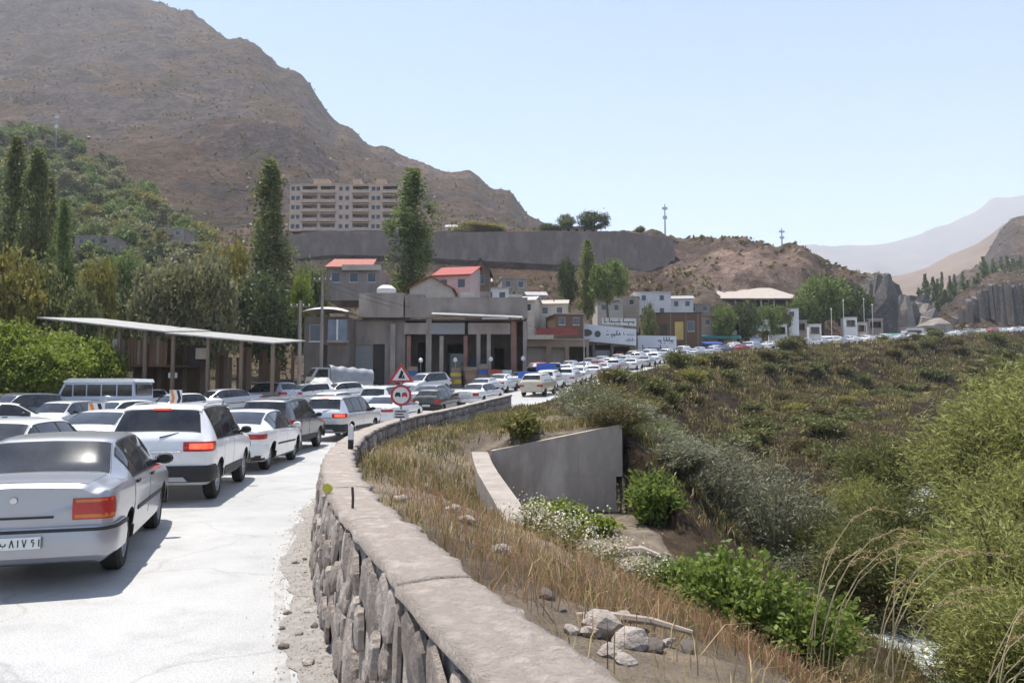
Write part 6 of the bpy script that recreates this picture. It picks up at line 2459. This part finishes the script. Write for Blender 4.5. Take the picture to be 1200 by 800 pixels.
# ---- round trees
RO = [tree_round('a', 4, 8, L_OLIVE, 11), tree_round('b', 4, 8, L_OLIVE, 12), tree_round('c', 4, 8, L_GREEN, 13), tree_round('d', 4, 8, L_YEL, 14), tree_round('e', 4, 8, L_DARK, 15), tree_round('f', 4, 8, L_POP, 16)]
RL = [tree_round('g', 3, 6, L_LIME, 17, 70, 110, .15), tree_round('h', 3, 6, L_LIME, 18, 70, 110, .15)]
grow_px('round_tree', *RO[0], 8, 4, 195, 296, 66, 78, 'grey-green round tree over the middle of the timber shed roof')
grow_px('round_tree', *RO[1], 8, 4, 248, 290, 68, 84, 'broad grey-green tree over the right half of the timber shed roof')
grow_px('round_tree', *RO[3], 8, 4, 118, 297, 72, 46, 'yellow-green tree just right of the poplar row')
grow_px('round_tree', *RO[3], 8, 4, 268, 276, 98, 70, 'golden green tree behind the grey-green trees')
grow_px('round_tree', *RO[4], 8, 4, 308, 318, 84, 84, 'dark shady tree at the foot of the broad poplar')
grow_px('round_tree', *RO[2], 8, 4, 150, 288, 110, 56, 'mid green tree below the wooded slope')
grow_px('round_tree', *RO[3], 8, 4, 8, 285, 62, 80, 'yellow-green tree at the foot of the tall dark poplar')
grow_px('round_tree', *RO[5], 8, 4, 60, 300, 66, 70, 'olive tree in front of the poplar row')
grow_px('round_tree', *RO[5], 8, 4, 98, 330, 62, 52, 'small olive tree behind the shed roof left end')
for k, (px, pt, Y, wd) in enumerate(((18, 372, 44, 110), (72, 384, 46, 96), (118, 392, 48, 62), (-40, 360, 42, 120), (48, 400, 43, 80))):
    grow_px('lime_tree', *RL[k % 2], 6, 3, px, pt, Y, wd, 'bright lime green bushy tree behind the minibus', 'lime green trees behind the minibus')
grow_px('round_tree', *RO[2], 8, 4, 362, 302, 104, 50, 'green tree left of the orange-red roofed house')
grow_px('round_tree', *RL[0], 6, 3, 352, 318, 86, 34, 'light green bush beside the utility poles')
grow_px('round_tree', *RO[2], 8, 4, 464, 326, 100, 34, 'small green tree at the foot of the sunlit poplar')
grow_px('round_tree', *RO[2], 8, 4, 712, 300, 146, 50, 'fresh green tree beside the pale slender poplar', base=372)
grow_px('round_tree', *RO[4], 8, 4, 664, 300, 150, 26, 'narrow dark evergreen above the low brown shops', base=376)
grow_px('round_tree', *RO[4], 8, 4, 640, 352, 140, 40, 'dark green tree among the village houses')
grow_px('round_tree', *RO[5], 8, 4, 604, 338, 138, 34, 'olive tree among the village houses')
grow_px('round_tree', *RO[5], 8, 4, 660, 345, 144, 30, 'small olive tree above the red eave')
grow_px('round_tree', *RO[2], 8, 4, 962, 317, 196, 62, 'large dark green round tree right of the pavilion')
grow_px('round_tree', *RO[4], 8, 4, 1000, 330, 200, 46, 'darker round tree next to the large round tree')
grow_px('round_tree', *RO[2], 8, 4, 940, 340, 192, 36, 'small round tree against the pavilion end')
grow_px('plateau_tree', *RO[4], 8, 4, 697, 247, 256, 40, 'dark spreading tree on the plateau skyline', base=274)
grow_px('plateau_tree', *RO[5], 8, 4, 664, 249, 258, 22, 'thin wispy tree on the plateau skyline', base=274)
grow_px('plateau_tree', *RO[4], 8, 4, 645, 261, 258, 26, 'low dark shrub tree on the plateau edge by the mountain foot', base=276)
grow_px('plateau_tree', *RO[5], 8, 4, 750, 264, 254, 14, 'tiny tree on the plateau between the dark tree and the mast', base=276)
for k, (px, pt, wd) in enumerate(((846, 354, 34), (872, 351, 40), (898, 353, 34), (916, 356, 26))):
    grow_px('terrace_shrub', *RO[(2, 4, 2, 5)[k]], 8, 4, px, pt, safe_y(px - 20, px + 20, 150), wd, 'dense green shrub in front of the pavilion', 'shrubs before the pavilion', cat='shrub')
for k, (px, pt, Y, wd) in enumerate(((760, 352, 150, 22), (560, 262, 250, 60), (575, 264, 252, 40))):
    grow_px('hill_shrub', *RO[(5, 3, 3)[k]], 8, 4, px, pt, Y, wd, ('olive shrub behind the white cube house', 'yellowish shrub on the terrace edge', 'yellowish shrub on the terrace beside the white roofed building')[k], base=(None, 275, 275)[k], cat='shrub')


# ---- wood on the left slope
def wood():
    r = random.Random(21)
    protos = [tree_round('w%d' % i, 4, 9, m, 40 + i, 40, 60, .36) for i, m in enumerate((L_GREEN, L_POP, L_DARK, L_OLIVE, L_YEL))]
    lab = ['fresh green tree in the wood on the left slope', 'mid green tree in the wood on the left slope', 'dark green tree in the wood on the left slope', 'grey-green tree in the wood on the left slope', 'yellowish tree in the wood on the left slope']
    xs, ys, ks = [], [], []
    while len(xs) < 295:
        px = r.uniform(-60, 250)
        Y = r.uniform(105, 385)
        x = (px - 600) / F * Y
        # right boundary of the wood runs up to the left
        lim = np.interp(Y, [105, 150, 200, 235, 268, 330, 385], [120, 205, 244, 240, 214, 128, 60])
        if px > lim + r.uniform(-14, 14): continue
        if any((x - a) ** 2 + (Y - b) ** 2 < 20 for a, b in zip(xs, ys)): continue
        xs.append(x); ys.append(Y); ks.append(r.choices(range(5), [6, 5, 2, 3, 2])[0])
    zs = terrain(xs, ys)[0]
    for x, y, z, k in zip(xs, ys, zs, ks):
        s = r.uniform(.7, 1.25)
        grow('wood_tree', *protos[k], x, y, lab[k], 'tree', lab[k].split(' in the')[0] + 's of the slope wood', (s * r.uniform(.9, 1.1), s * r.uniform(.9, 1.1), s * r.uniform(.85, 1.2)), float(z))


wood()


# ---- slim poplars and scrub in the far right valley
def far_right():
    r = random.Random(33)
    pr = [tree_poplar(16, 2.2, L_GREEN, 61, 50, 30, .5), tree_poplar(16, 2.2, L_POP, 62, 50, 30, .5)]
    for k in range(26):
        px = 1076 + k * 5.4 + r.uniform(-3, 3)
        Y = r.uniform(340, 400) if px < 1150 else r.uniform(420, 480)
        pt = r.uniform(318, 342) if px < 1150 else r.uniform(296, 314)
        grow_px('valley_poplar', *pr[k % 2], 16, 2.2, px, pt, Y, r.uniform(7, 11), 'slim hazy poplar in the valley beyond the cliff', 'slim poplars beyond the cliff', base=r.uniform(352, 372) if px < 1150 else r.uniform(332, 342))
    M = mat('basalt', (.15, .135, .125), (.095, .085, .08), rough=.9, scale=.8, bump=.12, bscale=2.0, c3=(.20, .18, .165))
    o = empty('basalt_cliff')
    tag(o, 'dark columnar rock cliff above the far bend of the road', 'cliff')
    px = 1118
    while px < 1262:
        wd = r.uniform(4.5, 8.5)
        Y = 268 + r.uniform(-2.5, 2.5)
        t = np.interp(px, [1118, 1130, 1150, 1165, 1200, 1262], [372, 356, 340, 334, 332, 335]) + r.uniform(-4, 4)
        a, b, zb = P(px, t, Y), P(px + wd, t + r.uniform(-3, 3), Y), Zpy(404, Y)
        cx, hw_ = (a.x + b.x) / 2, (b.x - a.x) / 2 * 1.08
        n = 7
        ring0 = [(cx + hw_ * math.cos(2 * PI * k / n + r.uniform(-.2, .2)), Y + 2.2 * math.sin(2 * PI * k / n), zb) for k in range(n)]
        sh = [r.uniform(.78, 1.0) for _ in range(n)]
        ring1 = [(cx + (p[0] - cx) * sh[k] + r.uniform(-.3, .3), Y + (p[1] - Y) * sh[k] + 1.2, (zb + a.z) / 2 + r.uniform(-1.5, 1.5)) for k, p in enumerate(ring0)]
        ring2 = [(cx + (p[0] - cx) * sh[k] * .85, Y + (p[1] - Y) * .8 + 2.0, a.z + r.uniform(-1.6, .8)) for k, p in enumerate(ring0)]
        fs = [(i * n + k, i * n + (k + 1) % n, (i + 1) * n + (k + 1) % n, (i + 1) * n + k) for i in (0, 1) for k in range(n)] + [tuple(range(2 * n, 3 * n))]
        MB().add(ring0 + ring1 + ring2, fs).build('rock_column', M, o)
        px += wd * .86
    o = empty('rock_outcrop')
    tag(o, 'grey weathered rock outcrop above the kiosks on the hill road', 'rock')
    for k in range(26):
        px = r.uniform(1006, 1092)
        Y = r.uniform(214, 232)
        top = np.interp(px, [1006, 1030, 1064, 1092], [336, 324, 330, 372]) + r.uniform(-2, 24)
        a = P(px, top, Y)
        zb = Zpy(402, Y)
        rw = r.uniform(2.5, 6.0)
        n = 7
        V = []
        for q in range(4):
            f = q / 3
            for k2 in range(n):
                an = 2 * PI * k2 / n
                rr_ = rw * (1.25 - .75 * f ** 1.5) * r.uniform(.72, 1.15)
                V.append((a.x + rr_ * math.cos(an), Y + rr_ * math.sin(an), zb + (a.z - zb) * f + r.uniform(-.8, .8)))
        fs = [(i * n + k2, i * n + (k2 + 1) % n, (i + 1) * n + (k2 + 1) % n, (i + 1) * n + k2) for i in range(3) for k2 in range(n)] + [tuple(range(3 * n, 4 * n))]
        MB().add(V, fs).build('boulder', M if k % 3 else M_('grey_rock', (.27, .235, .205), .6, scale=.4, bump=.1), o)


far_right()


def mountain_scrub():
    rg = np.random.default_rng(77)
    n = 15000
    Y = np.exp(rg.uniform(math.log(175), math.log(1050), n))
    px = rg.uniform(-80, 1240, n)
    x = (px - 600) / F * Y
    keep = (fbm(x / 35, Y / 45, 4, 91) + .16 * rg.normal(size=n) > .52) & ~((px > 330) & (px < 810) & (Y > 222) & (Y < 275))
    x, Y = x[keep], Y[keep]
    z, s, t, zr = terrain(x, Y)
    k = t < -24
    x, Y, z = x[k], Y[k], z[k]
    B = np.repeat(np.stack([x, Y, z + .3], 1), 4, 0)
    B = B + rg.normal(size=B.shape) * np.array([.55, .55, .22])
    V, Q = leaves(B, .55 + .0007 * B[:, 1], .7, None, r=rg)
    tag(link('mountain_scrub', mesh_np('mountain_scrub', V, Q, [L_SCRUB])), 'sparse dry scrub dotted over the mountain slopes', 'scrub', kind='stuff')


mountain_scrub()


# ---- scrub on the bank under the road
def bank_scrub():
    r = random.Random(44)
    protos = []
    for i, (m, h) in enumerate(((L_SCRUB, .8), (L_SCRUB, .7), (L_SCRUB2, .9), (L_YEL, .6), (L_SCRUB2, .8))):
        protos.append(bush_stems(h, .75, m, 70 + i, 70, 30, .085, .35, .2))
    nearp = [bush_stems(.9, .75, m, 170 + i, 90, 60, .035, .3, .25) for i, m in enumerate((L_SCRUB, L_SAGE, L_SCRUB2, L_GRASS, L_GREEN))]
    lab = ['dry olive scrub clump', 'low brownish scrub clump', 'green scrub clump', 'yellowish scrub clump', 'leafy green scrub clump']
    pts = []
    tries = 0
    while len(pts) < 300 and tries < 20000:
        tries += 1
        s = r.uniform(11, 240) if len(pts) > 90 else r.uniform(11, 48)
        t = r.uniform(.8, 26) if s > 48 else r.uniform(6.5, 17)
        if vnoise(s / 9, t / 4, 5) < .42: continue
        x, y, z, _ = edge(s, t)
        px = 600 + F * x / y
        if px > 1230 or px < 640 or (975 < px < 1110 and y < 21.5) or (735 < px < 935 and y < 27) or in_poly(np.array([x]), np.array([y]), BASIN)[0]: continue
        pts.append((x, y, s, t))
    zs = terrain([p[0] for p in pts], [p[1] for p in pts])[0]
    for (x, y, s_, t), z in zip(pts, zs):
        k = r.choices(range(5), [5, 4, 3, 2, 2])[0]
        s = r.uniform(.8, 2.0) * (1 + .006 * y)
        grow('scrub_clump', *(protos if y > 34 else nearp)[k], x, y, lab[k] + ' on the steep bank below the road', 'shrub', lab[k] + 's on the bank', (s, s, s * r.uniform(.6, .95)), float(z), ('stems', 'foliage'))
    # the uncountable small stuff: tufts all over the bank
    rg = np.random.default_rng(4)
    n = 24000
    s = np.where(np.arange(n) < 8000, rg.uniform(11, 48, n), rg.uniform(40, 250, n))
    t = rg.uniform(.7, 30, n) * np.where(s > 48, 1, .55)
    q = s + S0
    x = np.interp(q, ES, EL[:, 0]) + np.interp(q, ES, ENR[:, 0]) * t
    y = np.interp(q, ES, EL[:, 1]) + np.interp(q, ES, ENR[:, 1]) * t
    keep = (fbm(s / 6, t / 3, 4, 9) + .12 * rg.normal(size=n) > .47) & ~in_poly(x, y, [(-1.2, 22.6), (3.4, 22.2), (5, 17), (3.6, 12), (-.2, 12)])
    x, y, s, t = x[keep], y[keep], s[keep], t[keep]
    z = terrain(x, y)[0]
    k = 9
    base = np.repeat(np.stack([x, y, z], 1), k, 0)
    sc = np.repeat(np.clip(y / 60, .4, 2.2), k)
    base = base + rg.normal(size=base.shape) * np.array([.26, .26, .04]) * sc[:, None]
    for j, (m, nm) in enumerate(((L_STRAW, 'dry_grass'), (L_SCRUB, 'scrub_cover'), (L_GRASS, 'green_grass_cover'))):
        sel = (np.arange(len(base)) // k) % 10
        sel = (sel < 2) if j == 0 else ((sel >= 2) & (sel < 7) if j == 1 else sel >= 7)
        B = base[sel]
        h = .30 * np.clip(B[:, 1] / 55, .75, 2.4)
        me = blade_mesh(nm, B, h, .07 * np.clip(B[:, 1] / 70, .22, 2.0), m, .6, rg)
        tag(link(nm, me), ('dry straw tufts scattered over the bank below the road', 'olive scrub cover on the bank below the road', 'greener grass tufts on the bank below the road')[j], ('grass', 'scrub', 'grass')[j], kind='stuff')


bank_scrub()


# ---- weeds on the ledge behind the wall
def ledge_weeds():
    rg = np.random.default_rng(8)

    def scatter(n, s0, s1, t0, t1, dens, seed, thr, basin=False):
        s = rg.uniform(s0, s1, n); t = rg.uniform(t0, t1, n)
        q = s + S0
        x = np.interp(q, ES, EL[:, 0]) + np.interp(q, ES, ENR[:, 0]) * t
        y = np.interp(q, ES, EL[:, 1]) + np.interp(q, ES, ENR[:, 1]) * t
        k = fbm(s / dens, t / dens, 4, seed) + .08 * rg.normal(size=n) > thr
        if not basin: k &= ~in_poly(x, y, [(-1.3, 22.6), (3.4, 22.2), (5, 17), (3.6, 12), (0, 11)])
        x, y = x[k], y[k]
        return np.stack([x, y, terrain(x, y)[0] - .01], 1)
    sets = [('dry_red_weeds', L_DRYG, 17000, 1.2, 17, .7, 6.5, 1.9, 3, .52, .24, .008, .45, 'reddish brown dry weeds on the slope beside the parapet', 'weeds'),
            ('straw_weeds', L_STRAW, 30000, .8, 30, .5, 8.0, 1.5, 13, .53, .19, .007, .6, 'straw coloured dry grass on the slope beside the parapet', 'grass'),
            ('green_weeds', L_GRASS, 20000, 1.2, 34, .5, 8.5, 1.9, 23, .55, .20, .009, .55, 'yellow-green grass on the slope beside the parapet', 'grass')]
    for nm, m, n, s0, s1, t0, t1, dens, seed, thr, h, wd, ln, lb, ct in sets:
        B = scatter(n, s0, s1, t0, t1, dens, seed, thr)
        tag(link(nm, blade_mesh(nm, B, h * rg.uniform(.6, 1.3, len(B)), wd, m, ln, rg)), lb, ct, kind='stuff')
    # seed heads in the red weeds
    B = scatter(9000, 1.5, 17, .9, 6, 1.6, 3, .52)
    B[:, 2] += rg.uniform(.10, .30, len(B))
    V, Q = leaves(B, .009, .5, None, r=rg)
    tag(link('weed_seed_heads', mesh_np('weed_seed_heads', V, Q, [L_DRYG])), 'reddish seed heads over the dry weeds', 'weeds', kind='stuff')


ledge_weeds()


# ---- named bushes near us
def near_bushes():
    def at(px, py, Y): return P(px, py, Y)
    r = random.Random(9)
    # broad leaved bright bush
    for k, (px, py, Y, H, rr, sd) in enumerate(((865, 735, 10.4, 1.35, .95, 81), (940, 752, 10.0, 1.25, .85, 82), (800, 690, 11.6, .95, .8, 83))):
        tm, cm = bush_stems(H, rr, L_BUSH, sd, 90, 52, .048, .62, .25, .35)
        p = at(px, py, Y)
        grow('leafy_bush', tm, cm, p.x, Y, ('bright green broad leaved bush in the middle of the weedy slope', 'bright green broad leaved bush beside the stream', 'smaller bright green bush beside the stony rubble')[k], 'bush', 'bright green leafy bushes', parts=('stems', 'foliage'), sink=.15)
    # sage grey willow bush beside the culvert
    for k, (px, Y, H, rr, sd) in enumerate(((835, 24, 3.6, 2.3, 84), (905, 28, 3.4, 2.3, 85), (795, 21.5, 1.6, 1.2, 86))):
        tm, cm = bush_stems(H, rr, L_SAGE, sd, 130, 60, .10, .22, .3, .3)
        x = (px - 600) / F * Y
        sz = (Zpy((505, 535, 560)[k], Y) - ground_at(x, Y)) / H
        grow('willow_bush', tm, cm, x, Y, ('large grey-green willow bush right of the culvert wall', 'grey-green willow bush deeper in the gully', 'small grey-green willow at the culvert mouth')[k], 'bush', 'grey-green willow bushes', s=(1, 1, max(sz, .6)), parts=('stems', 'foliage'))
    # greens by the culvert
    for k, (px, Y, H, rr, sd) in enumerate(((655, 19.2, .62, .75, 87), (690, 18.2, .50, .75, 88), (632, 20.4, .5, .5, 96), (765, 19.5, 1.5, .85, 89), (610, 23.2, .8, .55, 95))):
        tm, cm = bush_stems(H, rr, (L_LIME, L_LIME, L_LIME, L_BUSH, L_GRASS)[k], sd, 80, 34, .075, .5, .3, .6)
        x = (px - 600) / F * Y
        if k == 4:
            x, Y = P(612, 506, 22.4).x, 22.35
        grow('culvert_plant', tm, cm, x, Y, ('lime green plants filling the culvert basin floor', 'lime green plants at the basin edge', 'lime green plants in the basin corner', 'upright green bush at the dark end of the culvert wall', 'grassy green tuft hanging over the culvert wall top')[k], 'plant', parts=('stems', 'foliage'), z=(P(612, 512, 22.3).z if k == 4 else None))
    # big willow mass on the right
    W = [bush_stems(5.2, 2.6, L_WILLOW, 90, 210, 80, .11, .2, .45, .35), bush_stems(4.6, 2.4, L_WILLOW, 91, 210, 80, .10, .2, .45, .35), bush_stems(5.0, 2.5, L_SCRUB2, 92, 200, 80, .11, .22, .4, .35)]
    spots = [(1110, 615, 22, 0), (1180, 510, 25, 1), (1060, 560, 27, 2), (1150, 475, 31, 0), (1205, 402, 36, 1), (1240, 425, 30, 0), (1030, 500, 36, 2), (1195, 590, 19, 1), (1260, 560, 23, 0), (1235, 400, 46, 2), (1005, 545, 33, 1), (1250, 700, 15, 1), (1190, 690, 13.5, 0), (1010, 600, 23, 2), (1190, 590, 17, 0), (965, 590, 27, 2), (1225, 640, 13, 1)]
    lab = ['big feathery green willow over the stream', 'yellow-green feathery willow on the far bank', 'olive feathery willow in the gully']
    for k, (px, pt, Y, v) in enumerate(spots):
        p = P(px, pt, Y)
        g = ground_at(p.x, Y)
        s = max(p.z - g, 2.2) / 5.0
        grow('willow_tree', *W[v], p.x, Y, lab[v], 'willow', lab[v] + 's', (s * 1.15, s * 1.15, s), g, ('stems', 'foliage'))
    # pale flowered weeds
    rg = np.random.default_rng(19)
    for k, (px, py, Y, rr) in enumerate(((655, 655, 9.6, .45), (700, 648, 10.6, .5), (742, 655, 10.8, .45), (625, 640, 10.2, .3))):
        tm, cm = bush_stems(.5, rr, L_GRASS, 100 + k, 60, 20, .03, .3, .1, .6)
        x = (px - 600) / F * Y
        o = grow('flowering_weed', tm, cm, x, Y, 'pale cream flowered weed clump by the end of the culvert side wall', 'weed', 'pale flowered weeds', parts=('stems', 'foliage'))
        C = rg.normal(size=(420, 3)) * np.array([rr * .55, rr * .55, .09]) + np.array([0, 0, .42])
        V, Q = leaves(C, .016, .8, None, r=rg)
        link('flowers', mesh_np('flowers', V, Q, [L_FLOWER]), o)['kind'] = 'stuff'
    # arching dry reeds on the right
    M_REED = mat('dry_reed', (.42, .36, .22), (.32, .27, .16), rough=.8, scale=6)
    r = random.Random(12)
    for j, (bx, by) in enumerate(((3.9, 8.6), (4.7, 8.2), (3.5, 9.4))):
        g = ground_at(bx, by)
        o = empty('reed_clump', (bx, by, g))
        tag(o, 'tall arching dry reed stems in front of the willows', 'reeds', 'dry reed clumps')
        for k in range(7):
            a = r.uniform(-.9, 1.2)
            ln, hh = r.uniform(.5, 1.7), r.uniform(1.1, 2.1)
            pts = []
            for i in range(7):
                f = i / 6
                pts.append((math.cos(a) * ln * f ** 1.7 + .05 * k, math.sin(a) * ln * .4 * f ** 1.7, hh * math.sin(f * 1.75) * (1 if f < .95 else .99)))
            mb = MB().tube(pts, [.008, .0075, .007, .006, .005, .004, .002], 5)
            st = mb.build('stem', M_REED, o)
            pl = np.array(pts[-3:])
            t = rg.uniform(0, 2, 60)
            i0 = np.minimum(t.astype(int), 1)
            C = pl[i0] + (pl[i0 + 1] - pl[i0]) * (t - i0)[:, None] + rg.normal(size=(60, 3)) * .015
            V, Q = leaves(C, .03, .2, np.tile(pl[2] - pl[0], (60, 1)), .6, rg)
            link('plume', mesh_np('plume', V, Q, [L_STRAW]), st)


near_bushes()


# ---- loose stones, rubble, driftwood
def rubble():
    r = random.Random(17)
    ms = [M_STONE[0], M_STONE[2], M_COPING]
    me = []
    for k in range(6):
        bm = bmesh.new()
        bmesh.ops.create_icosphere(bm, subdivisions=2, radius=1)
        for v in bm.verts:
            n = float(fbm(v.co.x * 1.3 + k * 7, v.co.y * 1.3 + v.co.z * 1.7, 3, k))
            v.co *= .62 + .76 * n
            v.co.z *= .7
        m_ = bpy.data.meshes.new('rock'); bm.to_mesh(m_); bm.free()
        m_.materials.append(ms[k % 3])
        me.append(m_)
    spots = [(668, 742, 4.3, .05), (712, 770, 3.9, .06), (748, 752, 4.6, .05), (775, 765, 4.5, .06), (690, 735, 4.8, .05), (655, 728, 4.7, .04), (730, 786, 3.8, .05), (800, 782, 4.3, .07), (705, 752, 4.4, .13), (735, 770, 4.2, .10), (690, 760, 4.3, .07), (720, 745, 4.7, .09), (760, 778, 4.2, .08), (640, 712, 5.0, .07), (700, 640, 11.6, .30), (722, 632, 12.0, .36), (745, 640, 11.8, .26), (675, 632, 12.2, .22), (560, 540, 14.5, .16), (548, 600, 8.6, .10), (588, 652, 7.0, .11), (530, 572, 9.5, .10), (500, 545, 12.0, .12), (470, 560, 9.2, .09), (780, 636, 13, .28)]
    for px, py, Y, sz in spots:
        x = (px - 600) / F * Y
        near = Y < 6
        o = link('rock', r.choice(me), None, (x, Y, ground_at(x, Y) + sz * .25), (r.uniform(-.4, .4), r.uniform(-.4, .4), r.uniform(0, 6)), (sz, sz * r.uniform(.7, 1.2), sz * r.uniform(.6, 1)))
        tag(o, 'grey broken rock lying in the dry weeds' + (' right behind the parapet' if near else ' of the slope'), 'rock', 'rocks %s' % ('behind the parapet' if near else 'on the slope'))
    # dark pebbles on the dusty verge
    for k in range(16):
        s, t = r.uniform(3.6, 10.5), r.uniform(-.34, -.06) - .1
        x, y, z, _ = edge(s, t)
        sz = r.uniform(.018, .045)
        o = link('pebble', me[k % 6], None, (x, y, z + sz * .4), (0, 0, r.uniform(0, 6)), (sz, sz * 1.2, sz))
        tag(o, 'small pebble on the dusty road edge at the wall foot', 'pebble', 'pebbles at the wall foot')
    x, Y = (735 - 600) / F * 4.6, 4.6
    g = ground_at(x, Y)
    tag(MB().tube([(-.30, .10, .06), (-.1, .02, .08), (.12, -.04, .07), (.34, -.12, .03)], [.022, .028, .024, .014], 7).build('driftwood', mat('grey_wood', (.33, .27, .22), (.22, .18, .15), rough=.9, scale=9, stretch=(1, 1, 6)), None, True, (x, Y, g)), 'grey dead branch lying behind the parapet', 'branch')
    x, Y = (728 - 600) / F * 12.4, 12.4
    tag(MB().tube([(-.7, .0, .22), (-.2, .05, .36), (.3, .0, .40), (.7, -.1, .28)], [.05, .08, .075, .04], 8).build('fallen_log', mat('pale_log', (.40, .33, .27), (.28, .22, .18), rough=.9, scale=5), None, True, (x, Y, ground_at(x, Y))), 'pale fallen log over the stony rubble at the culvert basin', 'log')


rubble()


def gravel():
    rg = np.random.default_rng(23)
    n = 3800
    s = rg.uniform(1.5, 16, n)
    t = -np.abs(rg.normal(.16, .17, n))
    q = s + S0
    x = np.interp(q, ES, EL[:, 0]) + np.interp(q, ES, ENR[:, 0]) * t
    y = np.interp(q, ES, EL[:, 1]) + np.interp(q, ES, ENR[:, 1]) * t
    r_ = rg.uniform(.004, .013, n)
    base = np.array([[1, 0, 0], [-.5, .87, 0], [-.5, -.87, 0], [0, 0, 1.1]])
    an = rg.uniform(0, 6.28, n)
    c, d = np.cos(an), np.sin(an)
    V = np.stack([np.stack([b[0] * c - b[1] * d, b[0] * d + b[1] * c, np.full(n, b[2])], 1) for b in base], 1) * r_[:, None, None]
    V = V + np.stack([x, y, np.full(n, .006)], 1)[:, None, :]
    k = np.arange(n) * 4
    T = np.concatenate([np.stack([k, k + 1, k + 3], 1), np.stack([k + 1, k + 2, k + 3], 1), np.stack([k + 2, k, k + 3], 1)])
    tag(link('gravel', mesh_np('gravel', V.reshape(-1, 3), T, [M_STONE[1]])), 'fine gravel along the foot of the parapet', 'gravel', kind='stuff')


gravel()
# ------------------------------------------------------------------ haze
def build_haze():
    m = bpy.data.materials.new('valley_haze')
    m.use_nodes = True
    t = m.node_tree
    t.nodes.remove(t.nodes['Principled BSDF'])
    v = t.nodes.new('ShaderNodeVolumePrincipled')
    v.inputs['Color'].default_value = (.86, .92, 1.0, 1)
    v.inputs['Density'].default_value = HAZE
    v.inputs['Anisotropy'].default_value = 0.12
    t.links.new(v.outputs[0], t.nodes['Material Output'].inputs['Volume'])
    o = MB().box((-8500, -3200, -60), (11500, 8600, 1750)).build('haze', m)
    tag(o, 'thin pale haze filling the valley air', 'haze', kind='stuff')


HAZE = 1.6e-4
build_haze()
